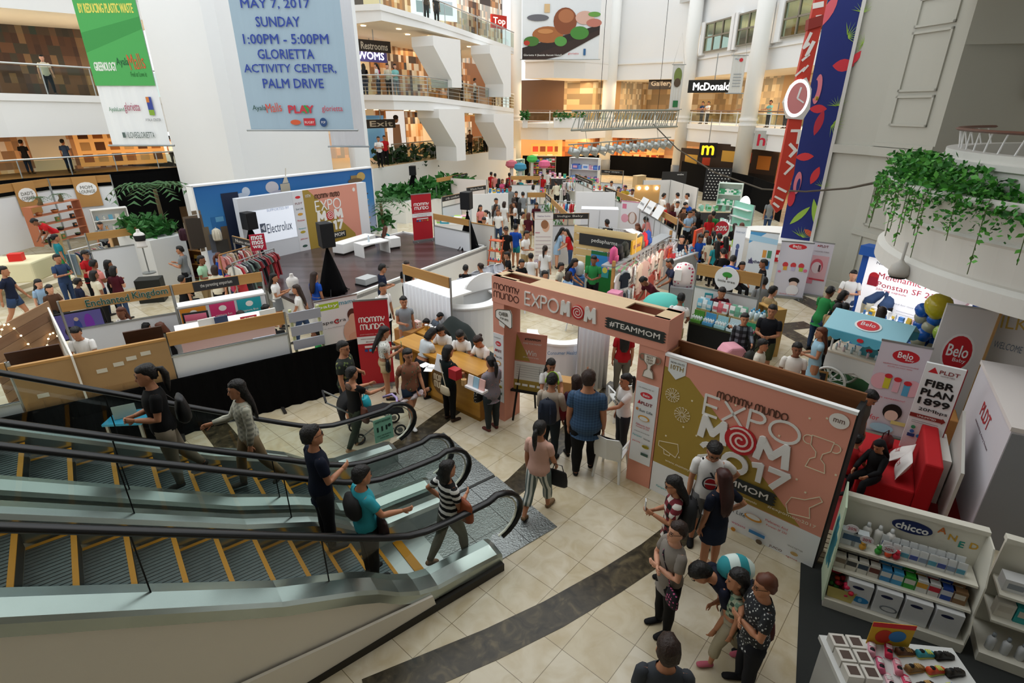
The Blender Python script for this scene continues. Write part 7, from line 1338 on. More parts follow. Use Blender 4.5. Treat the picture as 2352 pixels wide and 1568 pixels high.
# --- watch tower and blue leaf banner
rb=thing('round_booth','round white medical booth with a red cross sign below the watch tower','booth',(9.9,19.9,0));MB().cyl((0,0,0),(0,0,1.35),1.55,None,0,40).build('booth_wall',mat('e9e7e0',.5),rb);MB().cyl((0,0,1.35),(0,0,1.4),1.58,None,0,40).build('top_plate',mat('efeee9',.5),rb)
cx,cy_=-.62,-1.46;MB(Matrix.Rotation(radians(-22),4,'Z')).box(-.2,-1.6,.75,.2,-1.54,1.15).build('red_sign',mat('c8202a',.5),rb);mb=MB(Matrix.Rotation(radians(-22),4,'Z'));mb.box(-.05,-1.61,.82,.05,-1.6,1.08);mb.box(-.13,-1.611,.9,.13,-1.601,1.0);mb.build('white_cross_print',WHITE,rb)
A=along(W0+Vector((-.05,-.1,0)),(-.82,.57),1852);B=W0+Vector((-.08,-.12,0));A_,rz,W_=frame(A,B);A_.z=1.3;HB_=12.5;bl=thing('leaf_banner','tall dark blue banner printed with red and lime leaves beside the big pillar','banner',A_,rz);MB().box(0,0,0,W_,.04,HB_).build('banner_cloth',mat('14256e',.6,noise=.1,scale=.5),bl);MB().box(W_,-.05,0,W_+.1,.08,HB_).build('white_edge',mat('d4d2cc',.5),bl);R=random.Random(31);PLW=PlaneZ(A,B)
def lf(px,py,rx,rz__,ang,c):
 x,z=PLW(px,py);z-=1.3;return ('poly',[((x+rx*cos(t)*cos(ang)-rz__*sin(t)*abs(sin(t))*sin(ang))/W_,(z+rx*cos(t)*sin(ang)+rz__*sin(t)*abs(sin(t))*cos(ang))/HB_) for t in [2*pi*k/16 for k in range(16)]],c)
it=[lf(px,py,rx,rz__,a,c) for px,py,rx,rz__,a,c in ((1937,150,.3,.18,0,'c8303c'),(1879,250,.26,.13,0,'c8303c'),(1881,282,.4,.12,1.4,'b02a3c'),(1848,360,.28,.13,.1,'d0383c'),(1872,403,.3,.12,1.3,'d0383c'),(1858,535,.2,.09,-.6,'d0503c'),(1903,25,.5,.15,1.2,'d8606a'),(1837,495,.42,.1,.9,'9ac048'),(1872,490,.5,.1,-1.3,'9ac048'),(1963,135,.3,.1,.9,'d0303c'))]
def fan(px,py,s,a0):
 x,z=PLW(px,py);z-=1.3;P=[]
 for k in range(9):a=a0+(k-4)*.3;P+=[((x+.15*s*cos(a-.13))/W_,(z+.15*s*sin(a-.13))/HB_),((x+s*cos(a))/W_,(z+s*sin(a))/HB_)]
 return ('poly',P,'9ac048')
it+=[fan(1945,85,.42,.6),fan(1982,30,.35,1.6),fan(1925,245,.34,1.8),fan(1910,285,.42,-.3),fan(1890,430,.3,1.6),fan(1840,545,.4,1.4),fan(1985,100,.3,3)]
it+=[('ell',PLW(1878,205)[0]/W_,(PLW(1878,205)[1]-1.3)/HB_,.12,.035,'d87a86'),('ell',PLW(1872,205)[0]/W_,(PLW(1872,205)[1]-1.3)/HB_,.07,.022,'14256e'),('ell',PLW(1832,420)[0]/W_,(PLW(1832,420)[1]-1.3)/HB_,.12,.03,'d87a86'),('ell',PLW(1834,425)[0]/W_,(PLW(1834,425)[1]-1.3)/HB_,.06,.018,'14256e'),('ell',PLW(1818,455)[0]/W_,(PLW(1818,455)[1]-1.3)/HB_,.12,.022,'c8303c')]
art(bl,W_,HB_,0,it)
wt=thing('giant_watch','giant red and white wristwatch hung on a black truss tower','watch',(0,0,0));A,B=D(1762,246,18.0),D(1905,246,17.7);PW_=PlaneZ(A,B);A_,rz,_=frame(A,B);wt.location=(A_.x,A_.y,0);wt.rotation_euler=(0,0,rz);q=lambda pts:[PW_(*p) for p in pts]
RW=mat('c03a2a',.5);STR1=q([(1885,-60),(1912,-60),(1857,190),(1822,205)]);STR2=q([(1812,270),(1843,262),(1822,400),(1796,478),(1782,488),(1772,470)])
MB().prism(STR1,-.06,.12,'y').build('upper_strap',RW,wt);MB().prism(STR2,-.06,.12,'y').build('lower_strap',RW,wt);MB().prism(q([(1818,195),(1850,178),(1862,205),(1858,250),(1842,275),(1808,272),(1800,235)]),-.1,.18,'y').build('watch_case',mat('c9c6c0',.4),wt)
x,z=PW_(1828,226);mb=MB();mb.ell(x,z,.34,.52,-.13,-.1,0,28);mb.ell(x,z,.27,.43,-.14,-.13,1,28);mb.build('dial',[mat('fdf4f4',.4,emit=1.2),mat('d88a8a',.5)],wt);mb=MB();mb.stroke([(x,z),(x+.05,z+.3)],.05,-.15,-.14);mb.stroke([(x,z),(x+.2,z-.12)],.04,-.15,-.14);mb.build('watch_hands_lettering',WHITE,wt);MB().cyl((x+.55,-.0,z),(x+.62,0,z),.06).build('crown',mat('c8a04a',.3,.8),wt)
mb=MB()
for pts,wd_ in (([(1862,75),(1845,110),(1858,100)],.08),([(1868,95),(1850,130)],.1),([(1840,140),(1858,125)],.06),([(1825,175),(1848,155)],.05),([(1842,165),(1855,150)],.05),([(1815,300),(1835,300),(1830,330)],.08),([(1812,330),(1826,345),(1812,360)],.09),([(1805,370),(1820,380),(1800,400)],.07),([(1785,430),(1805,440)],.07),([(1778,450),(1798,460)],.06),([(1775,465),(1788,475)],.07),([(1865,15),(1890,10)],.14),([(1872,40),(1885,38)],.08)):mb.stroke(q(pts),wd_,-.075,-.06)
mb.build('stripe_print',mat('e9e4de',.6),wt);MB().prism(q([(1855,45),(1888,35),(1885,60),(1852,70)]),-.14,.16,'y').build('buckle',mat('8a2a22',.5),wt)
tw=thing('truss_tower','slender black truss tower carrying the giant watch','tower',(10.15,19.1,1.4));
for sx in (0,.45):
 for sy in (0,.45):MB().cyl((sx,sy,0),(sx,sy,13),.025,None,0,6).build('chord',BLACK,tw)
mb=MB()
for k in range(17):
 z=.75*k
 for (a,b) in (((0,0),(.45,0)),((.45,0),(.45,.45)),((.45,.45),(0,.45)),((0,.45),(0,0))):mb.path([(*a,z),(*b,z+.75)],.012,0,4)
mb.build('lattice',BLACK,tw)
# ================= hanging banners, galleries, plants, left corner =================
def hang(label,cs,Y,items,bg='f4f6f7',name='hanging_banner'):
 """cs: pixels of the lower corners and the upper row; a cloth hung at distance Y"""
 (x0,y0),(x1,y1),yt=cs;A,B=D(x0,y0,Y),D(x1,y1,Y);zb_=(A.z+B.z)/2;A_,rz,W_=frame(A,B);o=thing(name,label,'banner',(A_.x,A_.y,zb_),rz);Hh=zat(Y,yt)-zb_;n=14
 MB().loft([[(W_*i/n,.012*sin(i*1.9),0),(W_*i/n,.012*sin(i*1.9)+.01,0),(W_*i/n,.012*sin(i*1.3)+.01,Hh),(W_*i/n,.012*sin(i*1.3),Hh)] for i in range(n+1)]).build('banner_cloth',mat(bg,.95,spec=.05),o);MB().cyl((-.15,0,0),(W_+.15,0,0),.035,None,0,6).build('bottom_pole',ALU,o)
 MB().cyl((-.1,0,Hh),(W_+.1,0,Hh),.03,None,0,6).build('top_pole',ALU,o);MB().path([(0,0,Hh),(W_/2,0,Hh+2),(W_,0,Hh)],.01,0,4).build('cord',ALU,o);art(o,W_,Hh,-.04,items);return o
hang('long green and white banner hanging beside the great pillar',((258,330),(392,338),-120),20,[('rect',0,.33,1,1,'4fae5a'),('poly',[(0,.5),(1,.62),(1,.68),(0,.6)],'3f9a4c'),('text','BY REDUCING PLASTIC WASTE',.5,.72,.045,.86,'e6e06a',.02),('text','GREENOLOGY',.25,.43,.045,.36,'eaf2e6',.02),('text','Ayala',.55,.45,.05,.2,'1f5a3a'),('text','Malls',.78,.455,.08,.26,'d8603a',0,.1),('text','Feel at Love it',.77,.39,.025,.26,'2f7a3a'),('text','AyalaLand',.25,.2,.03,.26,'5a8a6a'),('text','glorietta',.52,.21,.06,.26,'a83a5a',-.01),('rect',.79,.17,.88,.27,'3a4a9a'),('rect',.79,.17,.88,.2,'8ab03a'),('rect',.79,.24,.84,.27,'d8803a'),('text','AYALA CENTER',.83,.145,.015,.26,'7a7a7a'),('text','ILOVEGLORIETTA',.56,.06,.035,.46,'5a6a66'),('rect',.24,.045,.29,.075,'5a6a66')])
hang('plain white banner hanging behind the blue event banner',((762,335),(840,338),-60),22.5,[],'e6e4e6')
hang('pale blue event banner with dark blue lettering on the great pillar',((578,303),(812,295),-110),19.8,[('text','MAY 7, 2017',.42,.73,.055,.62,'2c46a0',.012),('text','SUNDAY',.42,.635,.055,.4,'2c46a0',.012),('text','1:00PM - 5:00PM',.47,.54,.055,.78,'2c46a0',.012),('text','GLORIETTA',.45,.455,.055,.52,'2c46a0',.012),('text','ACTIVITY CENTER,',.47,.37,.055,.86,'2c46a0',.012),('text','PALM DRIVE',.48,.285,.055,.57,'2c46a0',.012),('text','Ayala',.12,.135,.04,.13,'1f4a3a'),('text','Malls',.26,.14,.055,.15,'d8503a',0,.1),('text','PLAY',.52,.13,.045,.24,'c83a4a',.04),('ell',.56,.13,.035,.025,'3f9a4a'),('text','glorietta',.82,.13,.045,.2,'c83a4a'),('ell',.45,.05,.05,.016,'d8603a'),('rect',.53,.03,.64,.075,'c8303a'),('text','RUGBY',.585,.05,.015,.09,'f0e4e0'),('ell',.72,.05,.035,.028,'2a4a7a'),('text','POP',.72,.05,.015,.04,'f0f0f0')],'a9bfce')
po=hang('large food poster hung on the white back wall',((1199,140),(1374,133),-60),46.2,[('poly',[(0,0),(1,.38),(1,.3),(.5,.04),(.3,0)],'3a2a24'),('poly',[(0,.0),(0,.14),(1,.42),(1,.36)],'2e2420'),('ell',.33,.3,.2,.1,'a8683a'),('ell',.55,.46,.15,.16,'8a4e30'),('ell',.56,.52,.1,.08,'b0704a'),('ell',.8,.5,.12,.08,'d8b0a0'),('ell',.92,.44,.1,.05,'c07a6a'),('ell',.74,.32,.12,.08,'4a8a3a'),('ell',.5,.22,.08,.06,'5a9a4a'),('ell',.12,.22,.1,.06,'4a7a34'),('ell',.06,.2,.04,.03,'b83a2a'),('ell',.3,.34,.1,.03,'c88a54'),('ell',.92,.54,.08,.03,'6aa04a'),('ell',.2,.5,.14,.04,'6a6a70'),('rect',.28,.56,.35,.66,'d8b88a'),('text','Hotspot of German Cuisine!',.5,.74,.05,.92,'c84a3a',.01),('text','Glorietta 4 (beside Ascott Hotel)',.27,.05,.03,.5,'f0efe9',.01),('text','glorietta',.67,.07,.03,.14,'c83a4a'),('rect',.8,.05,.83,.13,'3a6a9a')],'e6eaec','food_poster')
for lab,a,b,yt,Y,it in (('narrow green and brown banner on the arm of the white column',(1536,250),(1561,252),148,44,[('ell',.5,.75,.35,.18,'7a8a4a'),('ell',.5,.6,.3,.1,'5a4a3a'),('rect',.3,.05,.75,.2,'2f7a4a')]),('narrow white banner with a red heart on the arm of the near column',(1672,213),(1702,216),127,36,[('ell',.62,.88,.14,.05,'c8323a'),('text','Why I',.3,.9,.05,.3,'4a5a8a')]+[('rect',.2,.5-.08*i,.8,.52-.08*i,'9aa0a4') for i in range(5)])):hang(lab,(a,b,yt),Y,it,'d9d9d4','column_banner')
# roof truss with lamps
A,B=D(1335,300,27),D(1556,285,33);A_,rz,L=frame(A,B);tr=thing('lighting_truss','grey steel lighting truss hanging over the far hall','truss',A_,rz);TG=mat('8f9288',.5,.4)
for y,z in ((0,.85),(0,0),(.6,.85),(.6,0)):MB().cyl((0,y,z),(L,y,z),.05,None,0,6).build('chord',TG,tr)
mb=MB();n=14
for i in range(n):
 x0,x1=L*i/n,L*(i+.8)/n
 for y in (0,.6):mb.path([(x0,y,0),(x1,y,.85)],.03,0,4);mb.path([(x1,y,0),(x0+L/n,y,.85)],.03,0,4)
mb.build('lattice',TG,tr)
for x in (L*.2,L*.8):MB().cyl((x,.3,.85),(x,.3,12),.012,None,0,5).build('cable',BLACK,tr)
A,B=D(1305,362,25.5),D(1540,322,32);A_,rz,L=frame(A,B);lb_=thing('lamp_bar','bar of stage lamps hung under the truss','bar',(A_.x,A_.y,(A.z+B.z)/2+.35),rz);MB().cyl((0,0,0),(L,0,0),.03).build('pipe',TG,lb_)
for k in (.15,.85):MB().cyl((L*k,0,0),(L*k,.3,1.2),.012).build('hanger',TG,lb_)
for i in range(13):s=thing('stage_lamp','silver can lamp in the row on the hanging bar','lamp',lb_.matrix_basis@Vector((L*(i+.5)/13,0,-.3)),rz+.5,'can lamps on the hanging bar');MB().cyl((0,-.3,-.12),(0,.2,.06),.2,.15,0,12).build('can',mat('a9aca8',.35,.8),s,True);MB().cyl((0,-.31,-.125),(0,-.29,-.115),.17,None,0,12).build('lens',mat('4a4c4a',.2),s);MB().path([(-.17,0,0),(-.17,0,.2),(0,0,.3),(.17,0,.2),(.17,0,0)],.015,0,4).build('yoke',TG,s)
pts=[D(px,py,Y) for px,py,Y in ((1500,285,32),(1556,342,30),(1640,395,26),(1750,434,22),(1850,440,18),(1950,432,15),(2055,410,11.6))];o=MB().path(pts,.03,0,6).build('cable',mat('4a4236',.8),smooth=True);tag(o,'thick cable sagging from the truss to the round balcony','cable')
# railings, signs and shops of the window side
def rails(label,line,z,n=6,name='gallery_railing'):
 o=thing(name,label,'railing',(line[0].x,line[0].y,z));O=Vector(o.location)
 for a,b in zip(line,line[1:]):
  a,b=a-O,b-O;a.z=b.z=0;k=max(1,int((b-a).length/1.8));up=Vector((0,0,1))
  MB().path([a+up*.95,b+up*.95],.05,0,6).build('handrail',mat('8a6a52',.5),o);MB().path([a+up*.15,b+up*.15],.03,0,4).build('lower_rail',WHITE,o);MB().path([a+up*.8,b+up*.8],.03,0,4).build('upper_rail',WHITE,o)
  MB().add([a+up*.15,b+up*.15,b+up*.8,a+up*.8],[(0,1,2,3)]).build('glass_pane',GLASS,o)
  for i in range(k):q_=a.lerp(b,i/k);MB().cyl(q_,q_+up*.95,.04,None,0,5).build('post',WHITE,o)
rails('white framed railing of the level above the round columns',[p+Vector((.1,.12,0)) for p in LINE],Z2)
def shop_sign(label,px,py,Y,w_,h_,txt,c,bg='16140f',e=0,tz=None):p=D(px,py,Y);o=thing('shop_sign',label,'sign',p,radians(-15 if px>1180 else 45));MB().box(-w_/2,0,-h_/2,w_/2,.15,h_/2).build('sign_box',mat(bg,.5),o);MB().cyl((0,.07,h_/2),(0,.07,h_/2+1.6),.03,None,0,6).build('hanging_rod',ALU,o);letters(o,[(txt,0,0,h_*.6,w_*.8 if tz is None else tz,.02)],-.002,mat(c,.5,emit=e));return o
shop_sign('lit white restaurant name on a black board above the railing',1640,198,41,3.4,.8,"McDonald's",'ffffff',e=2.5);m_=shop_sign('small black board with a yellow arched letter at ground level',1626,345,41,1.2,1.0,'m','f2b81c','1a0f0a',1.5,.8);shop_sign('blue lit shop name on the middle gallery',852,128,39,2.4,.7,'WOMS','dfe6ff','5a5ab0',2);shop_sign('red lit sign on the highest gallery',1147,50,48,1.6,.9,'Top','ffd8c8','c02818',1.2);shop_sign('dark hanging direction sign on the middle gallery',860,106,35.5,2.2,.6,'Restrooms','c9c2b4','2b241e');shop_sign('dark hanging direction sign on the ground gallery',876,284,35.5,2.0,.5,'Exit','c9c2b4','2b241e');shop_sign('dark board hanging under the back ceiling',1520,193,51,2.2,.8,'Gallery','8a8278','241d18');shop_sign('grey and red sign board beside the giant watch',1775,322,36,2.2,1.1,'hair','c8243c','b9b9b4',0)
lk=lambda t:LINE[0].lerp(LINE[4],t)
def poster(label,px,py,Y,w_,h_,items,bg,e=.6,rz=radians(40),cat='poster'):
 o=thing('lit_poster',label,cat,D(px,py,Y),rz);MB().box(-w_/2,0,0,w_/2,.08,h_).build('light_panel',mat(bg,.5,emit=e),o);art(o,w_,h_,-.001,items,-w_/2,0)
MODEL=[('ell',.5,.82,.14,.07,'b98a6a'),('ell',.5,.87,.15,.05,'2a1c16'),('poly',[(.3,.72),(.7,.72),(.75,.3),(.62,0),(.38,0),(.25,.3)],'c9a084')]
poster('lit panel of a standing figure in a white shop window',916,362,38.5,1.3,2.9,MODEL,'e6e4e2');poster('lit yellow panel with a figure in the next shop window',1041,360,42,1.3,2.9,MODEL,'d8c48a');poster('violet lit panel with a red garment behind the far left railing',50,372,31.5,2.0,2.4,[('ell',.55,.6,.3,.3,'c84a5a'),('poly',[(.2,0),(.45,.3),(.6,0)],'f0e8f4')],'7a3ac0',1.2);poster('blue shop door panel on the ground gallery',870,362,38,1.2,2.6,[],'5a8ab0',.3);poster('dark shop window full of bright goods on the middle gallery',1030,190,43,2.4,3.0,[('rect',.1,.1,.45,.9,'d8904a'),('rect',.55,.1,.9,.9,'b8703a'),('ell',.3,.5,.1,.1,'f4dcc0'),('ell',.7,.6,.1,.15,'f4dcc0')],'3a2418',.5);poster('glowing white shop front on the highest gallery',1000,45,41,3.5,1.6,[('rect',.1,.2,.4,.6,'b8c8d0'),('rect',.5,.2,.9,.7,'c9d4da')],'eef4f6',.8);poster('glowing bread shop shelf behind the far left banner',290,378,33,4.2,2.2,[('rect',.05+.16*i,.1+.28*j,.16+.16*i,.3+.28*j,('c07a3a','e8b87a','6a4020')[(i+j)%3]) for i in range(6) for j in range(3)],'d89a54',.5)
for i,(px,py,c) in enumerate(((1260,350,'c88a4a'),(1330,352,'d8a468'),(1440,350,'c87a34'),(1480,352,'e0a860'))):poster(('low glowing shop bay with shelves behind the first column','low glowing shop bay with a white board','low glowing shop bay under the truss','low glowing shop bay of racks by the third column')[i],px,py+40,55,3.5,2.4,[('rect',.05+.2*k,.1+.3*j,.2+.2*k,.3+.3*j,('7a3a1c','f0d8b0','b8402a','d8b080')[(k*2+j+i)%4]) for k in range(5) for j in range(3)],c,.5,0)
for i,px in enumerate((1610,1700)):poster(('dark restaurant front with lit menu boards behind the columns','dark restaurant front beside the pillar')[i],px,435,43-4*i,5,2.9,[('rect',.1,.6,.35,.85,'d8a040'),('rect',.45,.62,.6,.85,'c8401c'),('rect',.7,.5,.9,.8,'c9782a'),('rect',.0,.0,1,.4,'1c120c')],'2a1a10',.25,radians(-60))
# ceiling lamps
for F_,z,n in ((UP,0,7),(LO,1,7)):
 for i in range(n):
  t=.25+.7*i/n;j=min(len(F_)-2,int(t*(len(F_)-1)));a,b=F_[j],F_[j+1];u=t*(len(F_)-1)-j;p=Vector((a[0],a[1],a[3])).lerp(Vector((b[0],b[1],b[3])),u)+Vector((-.9-.7*(i%2),.9+.7*(i%2),.0));l_=MB().cyl((0,0,-.02),(0,0,.0),.14,None,0,10).build('ceiling_lamp',mat('ffe4b8',.4,emit=6));l_.location=p;tag(l_,'round recessed lamp under the %s gallery'%('highest','middle')[z],'lamp','lamps under the %s gallery'%('highest','middle')[z])
  # black curtain fence along the back of the hall and plants on the terrace
def curtain(label,pts,z0,z1):A=Vector(pts[0]);mb=MB();mb.loft([[(p-A)+Vector((0,0,z0)),(p-A)+Vector((0,0,z1)),(p-A)+Vector((.05,.08,z1)),(p-A)+Vector((.05,.08,z0))] for p in map(Vector,pts)]);o=mb.build('black_curtain',CLOTHB);o.location=A;tag(o,label,'curtain')
curtain('black curtain fence along the back of the hall behind the stalls',[G(1200,402),G(1290,405),G(1380,400),G(1460,405),G(1540,412)],0,1.7);curtain('black curtain fence behind the columns on the window side',[G(1560,424),G(1640,450),G(1720,475),G(1790,510)],0,1.8);curtain('black curtain closing the steps below the far left gallery',[G(262,560),G(330,545),G(420,530)],0,2.9)
def planter(label,pts,zt_,n,size,c=LEAF,hgt=.5,wid=.9,plabel='plant'):
 P_=[Vector(p) for p in pts];o=thing('planter',label,'planter',(P_[0].x,P_[0].y,0));O=Vector(o.location);mb=MB();dd=(P_[-1]-P_[0]).normalized();nn=Vector((-dd.y,dd.x,0))*wid
 poly_=[((p-O).x,(p-O).y) for p in P_]+[((p-O+nn).x,(p-O+nn).y) for p in P_[::-1]];mb.prism(poly_,0,zt_);mb.build('planter_wall',mat('e4e4e0',.6),o);R=random.Random(n);mb=MB()
 def f():t=R.random()*(len(P_)-1);i=min(len(P_)-2,int(t));p=P_[i].lerp(P_[i+1],t-i)-O+nn*R.uniform(.1,.95);return (p.x,p.y,zt_+hgt*R.random()**1.3)
 leaf_cloud(mb,f,n,size,R);mb.build('foliage',c,o)
planter('long planter hedge edging the raised shop floor',[D(905,418,33.5),D(962,404,36),D(1060,385,41),D(1150,367,46)],2.05,900,.5,LEAFD,1.3,1.6);planter('terrace bed of broad leaves below the long hedge',[G(930,470,1.0),G(1000,452,1.0)],1.1,400,.4,LEAF,.6,2.0);planter('terrace bed of round leaves behind the booth walls',[G(985,462,.9),G(1095,440,.9)],.95,420,.5,LEAF,.9,1.6);planter('low planter of green leaves behind the stage corner',[G(858,540,.7),G(912,518,.7)],.8,300,.35,LEAF,.4,1.2);planter('planter of leafy groundcover left of the skyline backdrop',[G(345,560,1.6),G(425,545,1.6)],1.7,500,.3,LEAF,.5,2.2)
for i,(a,b) in enumerate(((1200,1212),(1272,1342))):planter_=thing('planter_box',('short','wide')[i]+' white planter box with trailing leaves on the back balcony','planter',D(a,278,46.5),0);w_=(b-a)*46.5*CT/FP;MB().box(0,0,-.5,w_,.5,.25).build('box',WHITE,planter_);R=random.Random(i);mb=MB();leaf_cloud(mb,lambda:(R.uniform(0,w_),R.uniform(-.1,.5),R.uniform(.1,.6)),160,.3,R);mb.build('foliage',LEAF,planter_)
def palm(label,p,h,n=11,s=1.2):
 o=thing('palm',label,'plant',p);MB().path([(0,0,0),(.05,0,h*.5),(0,.05,h)],[.1,.07,.06],0,7).build('trunk',mat('6a5a3c',.8),o);mb=MB();R=random.Random(int(p.x*10))
 for k in range(n):
  a=k*2.4;L_=s*R.uniform(.8,1.1);st_=[Vector((cos(a)*L_*t,sin(a)*L_*t,h+L_*(.75*t-1.0*t*t))) for t in [j/9 for j in range(10)]];sd=Vector((-sin(a),cos(a),0))
  for j in range(1,9):
   for s_ in (-1,1):q0=st_[j];d_=(sd*s_+(st_[j+1]-st_[j]).normalized()*.6+Vector((0,0,-.25)))*.3*L_*(1-.06*j);mb.add([q0,q0+d_+Vector((0,0,.0)),q0+(st_[j]-st_[j-1])*.5],[(0,1,2)])
 mb.build('fronds',mat('2f5a2a',.6),o)
palm('feathery palm between the black curtain and the great pillar',G(385,560,1.2)*1,2.8,13,1.6);palm('feathery palm beside the stage screen behind the white planter',G(878,520,.8),1.0,12,1.4);bpy.data.objects['palm'].location.z=.3;bpy.data.objects['palm.001'].location.z=.8
# steps and lounge corner at the left
SX,SY=G(20,690),G(165,640);A_,rz,L=frame(G(-60,720),G(190,640));stp=thing('steps','broad pale stone steps rising towards the lounge corner','steps',A_,rz)
for k in range(5):MB().box(-3,.42*k,0,L,.42*(k+1)+(3 if k==4 else 0),.14*(k+1)).build('step',mat('cfc6ae',.5),stp)
for nm,a,b,sg_ in (('dad',(-60,432),(108,410),"DAD'S\nCORNER"),('mom',(110,410),(252,401),'MOM\nLOUNGE')):
 o,T,L=booth_wall('white lounge wall with a brown %s plaque'%('corner' if nm=='dad' else 'lounge'),a,b,panel=(.5,2.55),z=3.0,col='e2e4e6',beam_h=.3,posts=True);x=L*(.62 if nm=='dad' else .55);pq=MB().box(x-.42,-.06,1.75,x+.42,-.03,3.0).build('plaque',mat('b8894e',.7),o);mb=MB();mb.ell(x,2.5,.36,.27,-.07,-.06,0,16);mb.build('badge',WHITE,pq);a1,a2=sg_.split('\n');letters(pq,[(a1,x,2.56,.13,None,.02),(a2,x,2.38,.13,.55,.02)],-.071,mat('8a8a84',.7))
 if nm=='mom':LW=T
 else:DW=T
sh_,T,L=shelves('tall open rack of rusty planks before the lounge wall',DW@Vector((.75,-1.2,.7)),DW@Vector((2.9,-1.2,.7)),.4,1.5,4,'b06a48',(('basket','box'),('b06a3a','1c1c1c','6a8a4a'),'small basket or box on the open rack of rusty planks',3,.9),False);cb_,T,L=shelves('white lounge cupboard with picture books along the top',LW@Vector((1.0,-.9,.7)),LW@Vector((2.3,-.9,.7)),.4,1.0,2,'e9e9e6',(('book','toy'),('6aa8c0','d8d4c8','3a3a3c','c89a6a'),'picture book or toy in the white lounge cupboard',5,.9))
for i in range(2):palm(('small spiky plant','second small spiky plant')[i]+' on the open rack of rusty planks',DW@Vector((1.35+.9*i,-1.0,2.2)),.25,9,.45)
cw=thing('play_pen','cream padded play pen on the steps with a red chair inside','play pen',G(-5,655,.7),radians(20));MB().loft([[(x,y,z) for x,y in ((-1.6,0),(1.0,0),(1.3,1.2),(-1.6,1.2))] for z in (0,.62)]).build('padded_wall',mat('e6deb6',.6),cw,bevel=.05);MB().box(.35,.3,.6,.7,.55,.85).build('red_chair',mat('d81c14',.5),cw)
booth_wall('wooden header crossing behind the bra mannequin',(195,536),(350,517),panel=(0,1.45),beam_h=.24)
def torso_form(label,p,rz,c,legs_=True,s=1.):b=Body(1.6,1,sides=12);o=thing('mannequin',label,'mannequin',p,rz);mb=MB();mb.loft([r for r in b.torso(0,.5)]);mb.build('torso',mat(c[0],.4),o,True);mb=MB();mb.loft([b.ring(z,rx,ry,yo,False,.01) for z,rx,ry,yo in TORSO if .64<z<.79],cap=False);mb.build('garment',mat(c[1],.7),o,True);MB().cyl((0,0,0),(0,0,.85),.02).build('stand_pole',ALU,o);MB().cyl((0,0,0),(0,0,.03),.2).build('base',ALU,o)
torso_form('headless mannequin in a black bra by the wooden header',G(313,517,2.3)-Vector((0,0,1.55)),radians(200),('e8e4e0','101012'));torso_form('headless mannequin in a white tank top beside the stage',G(664,602,1.75)-Vector((0,0,1.55))*0-Vector((0,0,1.75)),radians(200),('e6e2de','f0eeea'))
rack('white rack of trousers and shirts by the lounge steps',G(190,680),G(262,655),1.5,14,('2a3a5a','141c30','b8b0a0','8a9aa8','c9b890','a04050'),('shirt','trousers','dress'),'garment on the white rack by the lounge steps',WHITE,rseed=11);rack('rail of dresses on hangers beside the stage steps',G(560,735),G(650,690),1.7,18,('1a1a1e','3a3a40','b83038','8a2a30','d8d4cc','6a7a72'),('dress','shirt'),'dress on the rail beside the stage steps',rseed=12);rack('slanting rack of printed baby wraps by the red sign',G(528,700),G(610,668),1.6,18,PNK+('c8b090','9a3a4a'),('onesie','bag'),'printed wrap on the slanting rack by the red sign',BEAM,rseed=13)
shelves('wall of baby cushions and pouches behind the shoppers',G(282,640),G(345,628),.35,1.5,3,'c9a070',(('folded','pack','basket'),('5ac0b8','e8d8b0','d84a5a','f0ece4','c8a87a'),'cushion or pouch on the wall behind the shoppers',5,1.0));shelves('wooden rack of dark bags in the bag stall',G(430,640),G(480,645),.4,1.6,3,'b9854a',(('pack','folded'),('3a1a26','141418','c9a040','5a2a3a'),'dark bag in the wooden rack of the bag stall',3,1.4))
bt_=box_thing('dark_tub','black plastic tub heaped with white cloth behind the fairground header','tub',G(355,690),(.7,.5,.75),mat('1c1e1a',.5),.3);sg_=thing('red_lettered_sign','red square sign with white block letters by the stage','sign',D(595,575,15.8),radians(35));MB().box(-.2,0,0,.22,.03,.48).build('card',mat('b8203a',.6),sg_);letters(sg_,[('moz',0,.38,.11,.3,.03),('mos',0,.24,.11,.3,.03),('way',0,.1,.11,.3,.03)],-.001,WHITE);MB().cyl((0,.02,-1.9),(0,.02,0),.02).build('pole',ALU,sg_);booth_wall('wooden framed chalk sign over the bag stall',(533,541),(590,555),panel=None,sign='Nunu store',sgx=(.02,.98))
for i,(x,z,c) in enumerate(((.2,1.35,'3a1424'),(.7,1.4,'14161c'),(1.2,1.3,'d8d0bc'))):backpack(('plum','black','cream')[i]+' bag on top of the bag stall rack',G(425+38*i,552,1.65),radians(200),c,s=.9)

